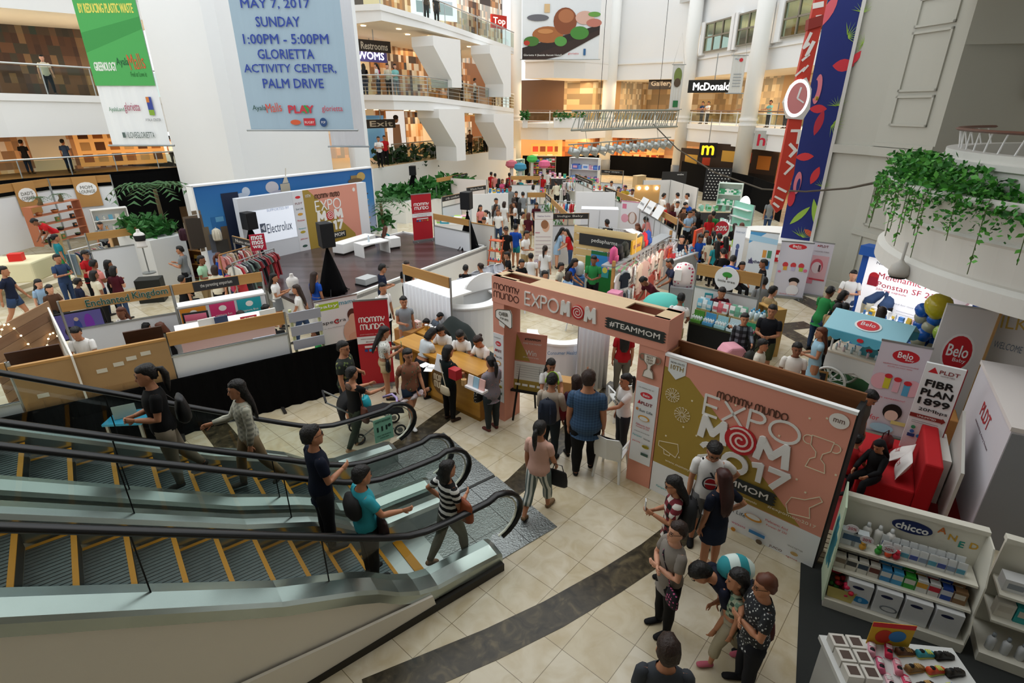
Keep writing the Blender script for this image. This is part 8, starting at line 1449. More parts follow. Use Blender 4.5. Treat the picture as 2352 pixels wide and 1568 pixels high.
FLR=[(a[0]+.3,a[1]-.4,ZR) for a in FL];rl2=railing('gallery_railing',FLR,'smoky glass railing above the black fence behind the lounge walls',1.1);O=Vector(rl2.location);mb=MB()
for a,b in zip(FLR,FLR[1:]):a,b=Vector(a)-O,Vector(b)-O;mb.add([a+Vector((0,-.1,-1.6)),b+Vector((0,-.1,-1.6)),b+Vector((0,-.1,.35)),a+Vector((0,-.1,.35))],[(0,1,2,3)])
mb.build('black_fence_panel',CLOTHB,rl2)
GRL=[(p.x,p.y,ZR) for p in (D(905,400,34.5),D(1000,385,38.5),D(1100,370,43.5),D(1178,362,48))];railing('gallery_railing',GRL,'glass railing on the raised floor behind the planter hedge',1.1)
for i,(px,py,w_,ks,pal,lab) in enumerate(((1120,452,1.6,('toy','box'),BR,'bright toys'),(1150,432,2.2,('folded','box'),PAS,'pastel cloths'),(1235,505,1.8,('toy','basket'),PNK,'blush baskets'),(1275,492,2.0,('bottle','box'),WHT,'white bottles'),(1355,445,2.4,('box','toy','pack'),BR,'mixed toys and packs'),(1415,450,2.4,('box','folded'),('6a4a9a','8a6ab0','e8e4e8','3fa0b8'),'violet boxes'),(1500,455,2.2,('toy','folded'),('c8a87a','e8dcc4','8a6a4a','f0efe9'),'tan cloths'),(1600,500,2.2,('pack','box'),('8fd0bb','f2f2f0','4aa05a'),'green packs'),(1640,600,1.8,('toy','pack'),('9ac82a','d8323b','2f86c4','f0efe9'),'lime and red toys'),(1300,425,2.4,('cubebox','toy'),BR,'coloured cartons'),(1235,412,2.2,('box','pack'),PAS+BR,'bright packs'))):
 g=G(px,py+22);table('sales table spread with %s in the busy hall'%lab,g,g+Vector((w_,-.15,0)),.8,.8,('e8e8e6','d8c8a8')[i%2],('e4e4e2','3a3a3c','d9cfc0')[i%3],goods=(ks,pal,'small item on the sales table of '+lab,2,6,1.25))
for i,(px,py,c,lab) in enumerate(((1175,385,'c86a78','rosy checked bundle'),(1222,372,'4ac05a','bright green parasol'),(1250,385,'e06a90','pink plush cluster'),(1195,392,'3f8aa8','teal carton pile'))):o=MB().loft([[(r*cos(a),r*sin(a),z) for a in [k*pi/6 for k in range(12)]] for r,z in ((.25,0),(.42,.15),(.36,.4),(.1,.5))]).build('display_bundle',mat(c,.7));o.location=G(px,py,1.9);o.location.z=1.9;st_=MB().cyl((o.location.x,o.location.y,0),(o.location.x,o.location.y,1.9),.12,None,0,8).build('display_column',mat('d8d4cc'));tag(o,lab+' displayed high at the far end of the hall','display');tag(st_,'plain round column under the %s at the far end'%lab,'stand')
# ================= people near the entrance =================
def P(px,py,h,az,label,z=0.,**k):g=G(px,py,z+h);g.z=z;return person('person '+label,g,az,h,**k)
def bag(label,o,p,size,c,strap=None,rz=0.,name='handbag'):
 """a bag carried at point p of the figure o's own frame; strap: points in the same frame"""
 w_=at_body(o,None,p);a=o.rotation_euler.z+rz;t=thing(name,label,'bag',w_,a);sx,sy,sz=size;m=c if hasattr(c,'node_tree') else mat(c,.55)
 MB().loft([[(u*cos(q)*sx/2,v*sin(q)*sy/2,z*sz) for q in [k*pi/6 for k in range(12)]] for u,v,z in ((.8,.7,0),(1.05,1.05,.12),(1.05,1,.5),(.92,.6,.92),(.8,.4,1))]).build('bag_body',m,t,True)
 if strap:
  inv=Matrix.Rotation(-rz,4,'Z');MB().path([inv@(Vector(s)-Vector(p)) for s in strap],(.014,.005),0,5).build('strap',m,t)
 else:MB().path([(-sx*.3,0,sz*.95),(-sx*.2,0,sz*1.35),(sx*.2,0,sz*1.35),(sx*.3,0,sz*.95)],.008,0,5).build('handle',m,t)
 return t
def wpack(label,o,b,c):
 h=b.h;return place(backpack(label,(0,0,0),0,c),at_body(o,b,(0,-.19*h/1.6,.53*h)),o.rotation_euler.z+pi)
def chest(o,lines,c,b,y=None,z=.7):
 h=b.h;M=Matrix.Translation((0,(.085*b.fat+.012)*h,z*h))@Matrix.Rotation(pi,4,'Z')@Matrix.Rotation(-.06,4,'X')
 sh=[c_ for c_ in o.children if c_.name.startswith('shirt')][0];letters(sh,lines,0,mat(c,.7),M=M)
NAVY,DENIM,JEANS,KHAKI='141a2c','22304a','2c3e5c','b09a72'
FLOR=pattern('floral',('1c231e','a89a5a','5a6a3a'),11);PLAIDR=pattern('plaid',('141414','7a2a34','d8d4cc'),7)
o,b=P(785,787,1.72,-5,'in a dark floral shirt and glasses laughing before the red banner',fat=1.3,hair='short',fem=False,top=FLOR,bot='1a1e26',botk='knee',shoe='6a6c6a',arms=('carry','down'),glasses=True,look=-10)
bag('turquoise cooler bag carried low beside the red banner',o,(.1,.35,.42),(.26,.2,.24),'2aa9b8',name='cooler_bag')
o,b=P(805,847,1.58,50,'in a black off-shoulder top with bare tattooed back, pushing the pram',fat=1.05,hair='short',top='0c0c0e',topk='off',bot='2c3426',arms=('fwd','fwd'),shoe='a98a6a',legs=('stand','bk'))
MB().ball((0,-.088,1.27),(.09,.03,.06),0,12,6).build('tattoo',mat('5a4438',.6),o,True);bag('brown shoulder bag hanging behind the woman with the pram',o,(.26,.0,.62),(.2,.1,.3),'5a2c1c',[(.24,0,.9),(.16,0,1.28)])
T0=G(868,995);pr=thing('pram','black pram with lilac trim, a baby lying in it','pram',T0,radians(25));K=mat('101013',.8)
MB().path([(-.45,0,.62),(-.15,0,.48),(.2,0,.5),(.5,0,.42)],[(.2,.04),(.22,.07),(.22,.06),(.18,.03)],0,8,(0,1,0)).build('seat',K,pr,True);MB().loft([[(-.3+.36*cos(a)*s,y,.62+.36*sin(a)*s) for a in [radians(95+95*k/8) for k in range(9)]]+[(-.3+.33*cos(a)*s,y,.62+.33*sin(a)*s) for a in [radians(190-95*k/8) for k in range(9)]] for y,s in ((-.22,.8),(-.2,1),(.2,1),(.22,.8))]).build('hood',K,pr,True)
for y in (-.24,.24):
 MB().path([(-.85,y,1.0),(-.4,y,.62),(.35,y,.12)],.016,0,6).build('frame_tube',ALU,pr);MB().path([(.2,y,.5),(-.35,y,.12)],.016,0,6).build('frame_tube',ALU,pr)
 for x in (.38,-.38):wl=MB().path([(x+.1*cos(a),y,.115+.1*sin(a)) for a in [k*pi/8 for k in range(16)]],.018,0,6,(0,1,0),True).build('wheel',K,pr,True);MB().cyl((x,y-.02,.115),(x,y+.02,.115),.05).build('hub',ALU,wl)
MB().cyl((-.85,-.24,1.0),(-.85,.24,1.0),.02).build('handle',K,pr);MB().path([(.2,-.23,.62),(.38,-.2,.66),(.42,0,.67),(.38,.2,.66),(.2,.23,.62)],.025,0,8).build('bumper_bar',mat('b9a8d8',.6),pr,True)
def baby(label,loc,rz,c,tilt=-1.25,h=.66):
 o,b=figure('person '+label,loc,0,h,hair='short',top=c,bot='e0d4d4',shoe='c8506a',arms=('carry','down'),legs=('wide','bend'));o.rotation_euler=(tilt,0,rz);return o
T=Matrix.Translation(T0)@Matrix.Rotation(radians(25),4,'Z');baby('as a baby lying in the black pram',T@Vector((.42,0,.56)),radians(-65+180),'d8c4c8',1.35)
o,b=P(876,752,1.62,15,'in a sleeveless dotted white blouse and beige shorts before the red banner',hair='long',top=pattern('dots',('e6e8e2','9aa49a'),22),topk='crop',bot='c2ad86',botk='mini',arms=('phone','phone'),shoe='2a2320',nod=20,fat=1.1);sh=o.children[1]
ph=MB().box(-.035,-.005,0,.035,.005,.14).build('phone',mat('2f8a5a',.3));place(ph,at_body(o,b,(0,.36,1.13)),o.rotation_euler.z);tag(ph,'green cased phone held by the woman in the dotted blouse','phone');bag('black bag at the side of the woman in the dotted blouse',o,(.24,.05,.75),(.22,.1,.26),'121214',[(.2,.02,1.0),(.15,.0,1.3)])
o,b=P(962,757,1.56,42,'in a pale sleeveless top leaning over the counter to write',hair='bob',top='cfd6da',topk='crop',bot='16181e',arms=('table','table'),lean=24,nod=20,fat=1.1)
o,b=P(935,801,1.6,-55,'in a floral blouse and denim shorts striding past the counter',hair='pony',top=pattern('floral',('8a5a44','c8b08a','4a5a44'),16),bot='1c2838',botk='mini',shoe='e4e6e4',arms=('swing','back'),legs=('bk','fwd'),glasses=True,fat=1.08)
o,b=P(1026,797,1.58,48,'in black with a cream crossbody bag standing at the counter',hair='bob',top='101c1c',topk='tee',bot='0c0c0e',arms=('table','table'),shoe='3a2a22',nod=14);bag('cream crossbody bag on the back of the woman in black',o,(.12,-.2,.7),(.26,.07,.17),'d2c4a6',[(.12,-.18,.85),(-.06,-.14,1.28)],0.)
o,b=P(1128,822,1.52,128,'in a greyish floral blouse and dark trousers at the counter end',hair='pony',top=pattern('floral',('8a8088','b9848a','6a7a8a'),20),topk='long',bot='2f3638',arms=('carry','carry'),fat=1.15,shoe='6a3a34',skin='m');bag('small black patterned bag hung from the arm at the counter end',o,(-.2,.15,.62),(.2,.1,.26),pattern('dots',('1c1c1c','d8d4cc'),30))
TM=lambda o,b:chest(o,[('#TEAM',0,.03,.05,.2,.02),('MOM',0,-.05,.06,.2,.02)],'2c3a3c',b)
for px,py,az,hr,lab,ar in ((1020,738,-110,'long','in a white lettered tee at the counter, nearest the cartons',('table','table')),(1061,750,-100,'long','in a white lettered tee and glasses in the middle of the counter staff',('table','fwd')),(1112,764,-130,'bun','in a white lettered tee by the leaflet rack behind the counter',('table','fwd'))):
 o,b=P(px,py,1.54,az,lab,hair=hr,top='ecebe8',bot='1c2030',arms=ar,lean=12,nod=24,glasses='glasses' in lab,hc='b' if hr=='bun' else 'k');TM(o,b)
o,b=P(926,683,1.6,-70,'in a grey sleeveless dress standing behind the red banner',hair='bun',top='8f969c',topk='dress',botk=None,arms=('down','carry'))
P(961,703,1.25,-20,'in a navy top sitting by the white plinth',hair='short',fem=False,top='28323c',arms=('table','table'),legs=('sit','sit'),lean=15,nod=30,z=.0);P(988,713,1.2,30,'in a blue grey shirt crouching beside the black cloth',hair='short',fem=False,top='56616e',legs=('bend','bend'),lean=25,nod=20)
o,b=P(1265,825,1.52,-80,'in a white lettered tee with long black hair inside the arch',hair='long',top='ecebe8',bot='1c2030',arms=('table','table'),nod=18);TM(o,b)
o,b=P(1267,864,1.64,70,'in a beige hooded top wearing lime headphones, back turned',hair='short',fem=False,top='b5a898',topk='longls',bot='222b30',arms=('phone','phone'),nod=24)
wpack('navy backpack worn over the beige hooded top',o,b,'182234');mb=MB();mb.path([b.headpt(.058*cos(a),-.005,.935+.082*sin(a)) for a in [pi*k/12 for k in range(13)]],.009,0,6);[mb.ball(b.headpt(s*.06,0,.925),(.018,.035,.04),0,8,6) for s in (-1,1)];hp=mb.build('headphones',mat('9ac82a',.5),smooth=True);place(hp,o.location,o.rotation_euler.z);tag(hp,'lime green headphones on the man in the beige top','headphones')
o,b=P(1240,969,1.6,62,'in a pale pink blouse and striped trousers walking into the arch',hair='pony',top='d2a898',topk='tee',bot=pattern('stripe',('d9dcd4','5c6a66'),16,.7,0),botk='capri',arms=('down','swing'),legs=('bk','fwd'),shoe='7a6248',fat=1.08);bag('flat black tote held by the woman in striped trousers',o,(.26,.12,.5),(.3,.05,.28),'101113')
o,b=P(1353,856,1.93,78,'as a big man in a blue checked shirt, back turned, under the arch',fat=1.32,hair='short',hc='b',fem=False,top=pattern('plaid',('2c4560','35506e','3d5a78'),22),bot='0c0d10',arms=('down','down'),topk='long',legs=('stand','fwd'))
o,b=P(1325,866,1.56,95,'in a maroon blouse touching her hair beside the big man',hair='bob',hc='b',top='3a1022',arms=('down','head'),fat=1.1);bag('red shoulder bag of the woman in maroon',o,(-.26,0,.75),(.26,.12,.3),'8a1a28',[(-.22,0,1.0),(-.15,0,1.27)])
o,b=P(1440,862,1.54,195,'in a white lettered tee smiling and leaning on a plastic chair',hair='pony',top='ecebe8',bot='2a2c30',arms=('fwd','down'));TM(o,b)
P(1437,745,1.6,85,'in a red top and grey leggings beyond the arch',hair='long',top='a8181f',bot='6a665c')
o,b=P(1643,1012,1.7,-105,'in a white emblem tee and grey shorts before the event board',hair='short',fem=False,top='e2e1de',bot='6c6c6c',botk='knee',arms=('hip','down'),glasses=True,nod=28,shoe='141414',topk='tee');MT=Matrix.Translation((0,.112*1.7,1.17))@Matrix.Rotation(pi,4,'Z')
mb=MB(MT);mb.ell(0,0,.105,.105,-.02,-.016,0,24);mb.ell(0,0,.085,.085,-.022,-.02,1,24);mb.prism(arc(0,.005,.07,0,180,12),-.026,-.023,'y',2);mb.prism(arc(0,-.02,.07,180,360,12),-.026,-.023,'y',2);mb.build('emblem_print',[mat('3a3c44'),WHITE,mat('b8232c')],o.children[1]);bag('black sling bag of the man in the emblem tee',o,(-.25,.02,.75),(.2,.1,.24),'111214',[(-.22,.05,.95),(-.02,.15,1.25),(.12,.0,1.42)])
o,b=P(1665,1085,1.6,112,'in a navy tee and denim skirt with long reddish hair, back to us',hair='long',hc=mat('3a1a16',.45),top='141a2a',bot='1a2438',botk='skirt',arms=('down','hip'),shoe='c09a7a')
o,b=P(1558,1098,1.54,172,'in a red and white plaid shirt looking at her phone',hair='long',top=PLAIDR,topk='long',bot='14161c',botk='shorts',arms=('phone','carry'),nod=18,glasses=True);ph=MB().box(-.035,-.005,0,.035,.005,.14).build('phone',mat('d0d4d8',.3));place(ph,at_body(o,b,(-.06,.36,1.08)),o.rotation_euler.z);tag(ph,'white phone held by the woman in plaid','phone');wpack('dark backpack on the woman in plaid',o,b,'16181c')
o,b=P(1556,1206,1.56,-165,'in a long grey tee with folded arms and glasses',hair='short',hc='b',top='857e76',topk='long',bot='0d0d10',arms=('cross','cross'),glasses=True,fat=1.12,nod=-4,skin='l');bag('dotted dark pouch under the folded arms',o,(-.24,.1,.68),(.2,.1,.2),pattern('dots',('14121c','c85a8a'),26),[(-.2,.1,.85),(.0,.13,1.2),(.12,0,1.33)])
o,b=P(1700,1318,1.3,175,'as a girl in a green plaid top with a white bow in long hair',hair='long',top=pattern('plaid',('6a8a74','a8b49a','3a4a40'),12),topk='crop',bot='a89f88',botk='capri',arms=('down','carry'),legs=('fwd','bk'),shoe='c8687a',child=True)
mb=MB();[mb.prism([(0,0),(s*.05,.03),(s*.05,-.03)],-.012,.012,'y') for s in (-1,1)];bw=mb.build('hair_bow',mat('d8dcf4',.5));place(bw,at_body(o,b,(.055,-.06,1.26)),2.2);tag(bw,"white bow in the girl's long black hair",'bow')
g=G(1727,1335,.95);g.z=0;o,b=person('person in a navy shirt stooping over the girl beside the shelves',g,186,1.68,1.,'short',fem=False,top='171b2c',bot='23262e',arms=('fwd','carry'),legs=('bend','bend'),lean=62,nod=-8,look=-6,skin='m')
db=MB().loft([[(r*cos(a),r*.8*sin(a),z) for a in [k*pi/7 for k in range(14)]] for r,z in ((.15,0),(.2,.06),(.19,.14),(.1,.22),(.03,.25))]).build('drawstring_bag',pattern('stripe',('2f8f98','cfe0da'),5,.7,0),smooth=True);db.location=at_body(o,b,(.0,.22,1.08));tag(db,'turquoise and white drawstring bag on the stooping man','bag')
o,b=P(1764,1328,1.56,178,'with short reddish hair in a black and white patterned blouse',hair='short',hc='r',top=pattern('floral',('24262a','c9cac8','b9bbb8'),34),topk='long',bot='16181f',arms=('cross','cross'),fat=1.15,glasses=True,skin='m');bag('maroon leather handbag behind the woman in the patterned blouse',o,(.2,-.22,.62),(.3,.12,.24),'4a1418',[(.16,-.2,.85),(.12,-.06,1.2)])
o,b=P(1538,1476,1.72,80,'seen from behind at the bottom edge, short dark hair and grey shirt',hair='short',hc='b',fem=False,top='3a3e44')
# riders
def R_(e,l,z,az,label,**k):return person('person '+label,EP(e,l,z),az,**k)
o,b=R_(.12,-6.85,1.12+.3,218,'in a black tee with ponytail riding up the farther escalator',h=1.6,hair='pony',top='0b0b0d',bot='7c7362',arms=('carry','carry'),legs=('stand','bk'),fat=1.1,shoe='2a2622');bag('black bag on the shoulder of the rider in the black tee',o,(.1,-.24,.78),(.3,.16,.32),'0c0c0e',[(.1,-.2,1.05),(.12,-.02,1.3)])
o,b=R_(1.0,-6.95,nose(1.0)+.02,218,'in a pale checked shirt holding the farther escalator rail',h=1.6,hair='long',top=pattern('plaid',('a8a898','bdbcac','8f9084'),14),topk='longls',bot='7a6a50',arms=('down','rail'),legs=('bk','fwd'),shoe='3a342c')
o,b=R_(1.42,-5.5,nose(1.42)+.02,38,'in a navy shirt and glasses riding down the nearer escalator',h=1.72,hair='short',fem=False,top='10182a',bot='15171d',topk='long',arms=('down','carry'),glasses=True,nod=0)
o,b=R_(1.72,-4.98,nose(1.72)+.02,38,'in a turquoise tee with a hand on the nearer escalator rail',h=1.6,hair='short',top='35a0b0',bot='101216',arms=('down','rail'),fat=1.08,nod=10);MB().loft([[(r*cos(a),r*.55*sin(a)-.13,z) for a in [k*pi/6 for k in range(12)]] for r,z in ((.1,1.0),(.16,1.06),(.17,1.18),(.12,1.28))]).build('dark_hood',BLACK,o,True);bag('dark brown shoulder bag of the rider in turquoise',o,(.2,.12,.72),(.26,.1,.26),'2a1414',[(.16,.1,.95),(.1,-.02,1.3)])
g=G(1038,1283,.03);o,b=person('person in a black and white striped tee stepping off the nearer escalator',g,42,1.6,hair='bob',top=pattern('stripe',('101114','e2e2de'),11,.7,2),bot='5c6058',arms=('hip','carry'),legs=('bk','fwd'),shoe='8a6a52');bag('rust brown leather bag under the arm of the striped tee rider',o,(.24,.08,.8),(.3,.14,.3),'8a4526',[(.2,.06,1.05),(.14,0,1.29)])
o,b=P(222,958,1.3,-60,'in a green striped polo seated behind the farther escalator',hair='short',fem=False,top=pattern('stripe',('1c3a34','2a5048'),6,.7,2),legs=('sit','sit'),lean=12,nod=30,arms=('table','table'),hc='k');tb_=table('glass topped table with blue lit papers behind the farther escalator',G(262,1060),G(350,1055),.5,.75,'3aa0c4');lp_=place(MB().box(-.17,0,0,.17,.012,.24).build('laptop_lid',mat('9aa8a4',.4)),tb_[1]@Vector((.3,.2,.76)),.5);tag(lp_,'pale laptop lid standing on the glass topped table','laptop')  # blue light on the table glass is put into its top colour
# people behind the event board and round the cart
o,b=P(1776,703,1.72,-125,'in a black polo cradling a baby',hair='short',fem=False,top='14161c',bot='4a4e34',botk='knee',arms=('carry','carry'),nod=6,fat=1.1);baby("as a baby in white in the black polo man's arms",at_body(o,b,(.24,.27,1.08)),o.rotation_euler.z+1.57,'ecd8d4',1.45,.55)
o,b=P(1712,722,1.56,-105,'in a dark plaid shirt pushing a pink pushchair',hair='bun',top=pattern('plaid',('16181c','2c3036','6a7078'),7),topk='longls',arms=('fwd','down'));pk=thing('pushchair','pink canopied pushchair behind the event board','pram',G(1668,880),radians(10));MB().loft([[(-.28+.28*u,y,z) for y,z in ((-.2*w_,.5),(.2*w_,.5),(.2*w_,.95*k),(-.2*w_,.95*k))] for u,w_,k in ((0,.8,.85),(.5,1,1),(1.5,1,1),(2,.8,.85))]).build('canopy',mat('dc9aa8',.7),pk,bevel=.04)
for x in (-.25,.25):
 for y in (-.18,.18):MB().path([(x,y,.12),(0,y,.55)],.014,0,5).build('frame_tube',BLACK,pk);MB().cyl((x,y-.02,.1),(x,y+.02,.1),.1,None,0,12).build('wheel',BLACK,pk)
MB().path([(.2,-.18,.7),(.5,-.18,.98),(.5,.18,.98),(.2,.18,.7)],.014,0,6).build('handle',BLACK,pk)
o,b=P(1752,782,1.52,-40,'in a cream tee under an olive vest by the event board top',hair='short',fem=False,top='d6d0c0',bot='14161a');wpack('black rucksack on the person in the olive vest',o,b,'1c1f18')
P(1833,790,1.6,-110,'in a white polo shirt standing behind the little chalkboard',hair='short',fem=False,top='e4e0d8',bot='1c1e22',arms=('down','down'),skin='d')
P(1890,755,1.58,165,'in a pale blue dress with long brown hair by the cart',hair='long',hc='r',top='9fc4d6',topk='dress',botk=None,arms=('carry','carry'))
# sofa corner
P(1975,968,1.25,25,'in a red polo sitting at the sofa corner, back turned',hair='short',fem=False,top='a01c20',bot='14161e',legs=('sit','sit'),arms=('table','table'),lean=10)
P(2040,975,1.27,200,'in a black dress and black veil seated on the red sofa',hair='veil',hc=mat('0c0c10',.9),top='0d0d10',topk='ls' if False else 'longls',bot='0d0d10',legs=('sit','sit'),arms=('table','table'),nod=24,z=.1)
P(1992,893,1.6,-60,'in a grey vest with a bowed head behind the big board',hair='short',fem=False,top='5a564e',bot='1a1c20',nod=34)
# ================= the crowd =================
CN={'w':('white','ecebe8'),'k':('black','111113'),'n':('navy','1a2238'),'b':('bright blue','1d4fb0'),'r':('red','b81c22'),'m':('maroon','4a1420'),'g':('grey','7c8082'),'p':('pink','d85a80'),'s':('salmon','d88880'),'t':('teal','1f7f88'),'e':('green','2f8a4a'),'y':('yellow','c8a83a'),'o':('orange','c8602a'),'c':('cream','dcd4bc'),'d':('denim blue','34486a'),'l':('light blue','9ab8d4'),'q':('aqua','8ac8c4'),'v':('mint green','a8d4b0'),'u':('brown','5a4030'),'x':('khaki','a48e66')}
HN={'L':('long','long hair'),'P':('pony','a ponytail'),'B':('bun','a hair bun'),'S':('short','short hair'),'O':('bob','bobbed hair'),'C':('cap','a cap')}
PO={'0':(('down','down'),('stand','stand'),0),'1':(('phone','phone'),('stand','stand'),0),'2':(('carry','carry'),('stand','stand'),4),'3':(('table','table'),('stand','stand'),14),'4':(('swing','back'),('fwd','bk'),0),'5':(('table','down'),('sit','sit'),6),'6':(('chin','carry'),('stand','stand'),0),'7':(('fwd','fwd'),('stand','stand'),45),'8':(('cross','cross'),('stand','stand'),0)}
# head pixel, top, trousers, hair, pose, heading, floor height, height; trousers in capitals = shorts or skirt
ROWS='''walking in the aisle beside the stage|1103,472,s,K,L,0,-60;1117,484,w,k,P,0,200;1110,497,k,k,S,3,-90;1144,481,w,d,O,4,-80;1158,464,w,w,O,0,80;1185,464,w,n,L,2,180;1193,465,w,K,L,0,90;1138,456,g,k,S,2,-60;1157,446,b,k,L,0,80;1172,428,g,g,S,0,-70;1202,442,g,x,S,3,90;1214,490,m,x,O,0,60;1200,488,c,x,P,1,0;1232,464,m,k,L,3,-90;1184,516,b,T,S,1,70;1162,522,k,u,C,0,-80;1206,531,w,x,S,2,-40;1136,470,g,k,L,2,20
at the far stalls beyond the aisle|1137,399,s,k,S,0,90;1128,396,r,k,S,0,60;1170,398,r,k,C,0,100;1166,412,m,k,L,0,10;1153,412,p,k,O,2,-60;1146,411,k,k,L,0,90;1258,391,w,g,S,0,80;1247,400,r,n,S,3,-90;1300,406,w,k,S,3,-60;1215,398,k,k,L,0,80;1280,415,c,k,S,3,100;1190,420,q,k,L,4,90;1185,440,k,k,S,2,-70;1195,408,t,k,S,0,70;1330,402,k,k,S,2,-90;1345,405,w,k,L,0,-90;1180,455,u,k,L,0,90;1225,425,w,d,O,0,60
by the long slanting header|1306,446,w,d,L,3,100;1360,469,l,k,P,0,-60;1373,457,w,x,S,7,200;1386,465,k,k,L,2,-80;1368,492,p,d,L,1,-120;1385,486,u,k,O,0,100;1398,494,g,d,C,3,90;1400,506,k,k,S,3,100;1281,523,l,L,L,3,10;1312,526,r,d,L,3,180;1473,512,k,k,L,3,200;1497,511,s,m,S,7,100
near the furniture booth or mint wall|1471,429,t,k,O,0,90;1490,428,k,d,O,2,60;1505,429,w,k,P,1,180;1523,445,w,x,S,2,20;1562,444,w,x,S,3,100;1580,445,w,k,S,0,180;1556,463,w,g,S,2,-90;1538,468,r,k,L,3,90;1545,472,m,k,O,0,90;1592,469,b,k,S,7,200;1583,485,l,k,S,2,-60;1597,481,g,k,S,2,190;1565,474,u,k,L,3,-60;1606,488,k,k,O,0,90;1632,495,r,k,O,0,90;1640,486,e,k,S,0,60;1684,478,g,k,O,2,0;1450,433,w,k,S,3,-80;1435,425,y,k,S,3,-90;1420,428,e,k,O,3,-90;1405,415,w,k,S,3,-100
behind the orange framed sign|1607,536,b,k,S,3,-90;1620,528,w,k,S,5,-60;1640,531,q,x,P,4,80;1567,542,n,x,S,6,-100;1667,574,k,k,C,3,90;1681,590,b,k,S,3,60;1703,599,m,k,L,5,-90;1690,515,k,k,L,2,90;1705,513,n,k,O,0,70;1655,538,k,k,S,2,90;1668,545,r,k,L,0,100;1630,545,c,k,O,2,90;1773,456,g,d,S,0,-110;1595,520,k,k,L,4,90;1554,594,n,k,S,3,180;1722,470,k,k,S,2,-90;1648,555,t,k,L,0,90
beside the tall appliance banner|1757,598,k,k,S,0,170;1757,640,g,k,S,2,70;1772,660,x,k,S,2,20
seated before the stage|1170,577,k,g,S,5,200;1194,594,k,k,S,5,-40;1220,582,w,k,S,5,90;1252,566,w,g,P,0,80;1283,602,c,k,S,5,-20;1307,593,b,k,L,3,-10;1246,620,k,k,S,5,-30;1303,624,l,k,O,5,40;1067,609,k,k,S,5,80;1108,605,g,k,B,5,150;882,520,t,k,L,5,80
in the open floor before the stage|932,600,k,k,P,2,-60;872,609,n,k,C,2,30;877,652,w,k,S,0,-50;720,627,b,X,L,0,60;681,654,w,d,L,4,200;626,630,w,G,L,1,10
round the bottle stall and the arch|1655,655,m,k,S,3,-100;1562,679,w,X,S,3,70;1512,641,m,k,S,7,200;1365,588,e,k,S,2,-95
round the blue lightbox booth and cart|1898,661,e,d,C,3,20;1925,668,k,k,O,3,0;1914,700,x,k,S,3,20;1962,623,w,d,S,8,-120;2005,655,d,c,S,7,0;2045,665,d,k,S,7,30;2028,708,k,k,L,0,60;1940,700,k,k,S,2,30
shopping in the bag and gift stalls|413,567,g,k,S,1,180;455,589,v,x,S,2,0;497,583,b,k,P,2,60;530,581,p,k,L,3,80;531,607,p,d,O,3,-90;490,612,c,k,O,2,100;410,634,k,k,S,5,90;240,600,k,k,O,2,60
between the lounge steps and the fairground header|128,586,d,d,S,8,-20;188,577,r,k,C,2,0;208,600,s,n,S,2,70;212,624,c,k,O,0,70;255,614,m,d,O,2,100;80,640,l,k,L,5,-30;106,652,u,k,O,5,-20;168,640,n,k,C,5,60
inside the booths behind the black barrier|180,744,w,k,S,3,-80;277,708,w,k,L,0,-80;326,742,k,k,S,5,80;375,739,k,k,L,5,-150;545,712,k,n,L,5,-20;603,701,w,k,B,5,60;733,752,e,k,S,5,200
up on the lounge steps|118,505,r,x,S,7,240,.6;123,540,t,e,P,0,60,.5;228,508,g,k,S,5,-60,.6;290,516,k,k,L,5,-90,.6;2,612,n,D,S,4,30,.3'''
LAB={}
def nm(t,b):return '%s top, %s'%(CN[t][0],(CN[b.lower()][0]+' shorts') if b.isupper() else CN[b][0]+' trousers')
ALL=[]
for row in ROWS.split('\n'):
 where,rest=row.split('|')
 for it in rest.split(';'):
  f=it.split(',');px,py=float(f[0]),float(f[1]);t,bo,hr,po,az=f[2],f[3],f[4],f[5],float(f[6]);z=float(f[7]) if len(f)>7 else 0.
  ALL.append([px,py,t,bo,hr,po,az,z,where,nm(t,bo),None])
def near(q,skip=()):
 c=sorted((x for x in ALL if x is not q),key=lambda x:hypot(x[0]-q[0],(x[1]-q[1])*1.5));return c
def lab_of(q,k):
 n=near(q)
 if k==0:return 'person, %s, %s, %s'%(q[9],HN[q[4]][1],q[8])
 if k==1:return 'person, %s, next to %s top, %s'%(q[9],CN[n[0][2]][0],q[8])
 return 'person, %s, by %s and %s tops, %s'%(CN[q[2]][0]+' top',CN[n[0][2]][0],CN[n[1][2]][0],q[8])
for k in range(3):
 cnt={}
 for q in ALL:cnt.setdefault(q[10] or lab_of(q,0),[]).append(q)
 for s,v in cnt.items():
  for q in v:
   if k==0 or len(v)>1:q[10]=lab_of(q,k)
cnt={}
for q in ALL:cnt.setdefault(q[10],[]).append(q)
for s,v in cnt.items():
 if len(v)>1:
  v.sort(key=lambda q:q[1])
  for i,q in enumerate(v):q[10]=s.replace('person',('farther person','nearer person','nearest person')[min(i,2)],1)
RC=random.Random(77);CROWD=[]
for px,py,t,bo,hr,po,az,z,where,_,label in ALL:
 hair=HN[hr][0];fem=hr in 'LPBO';arms,legs,lean=PO[po];h=(1.56 if fem else 1.66) if po!='5' else 1.24;hh=h*(.8 if lean>30 else 1);g=G(px,py,z+hh);g.z=z
 short=bo.isupper();bk='skirt' if short and hr in 'LO' else ('shorts' if short else 'pants');h2=1.56 if fem else 1.66
 if po=='5':g.z=z
 o,b=figure(' '.join(label.split()[:16]),g,az+RC.uniform(-12,12),h2 if po!='5' else 1.56,hair,RC.choice(('k','k','k','b','b','r')) if fem else 'k',RC.choice('mmld'),CN[t][1],RC.choice(('tee','tee','long')) if not short else 'tee',CN[bo.lower()][1],bk,arms=arms,legs=legs,lean=lean);CROWD.append((o,b))
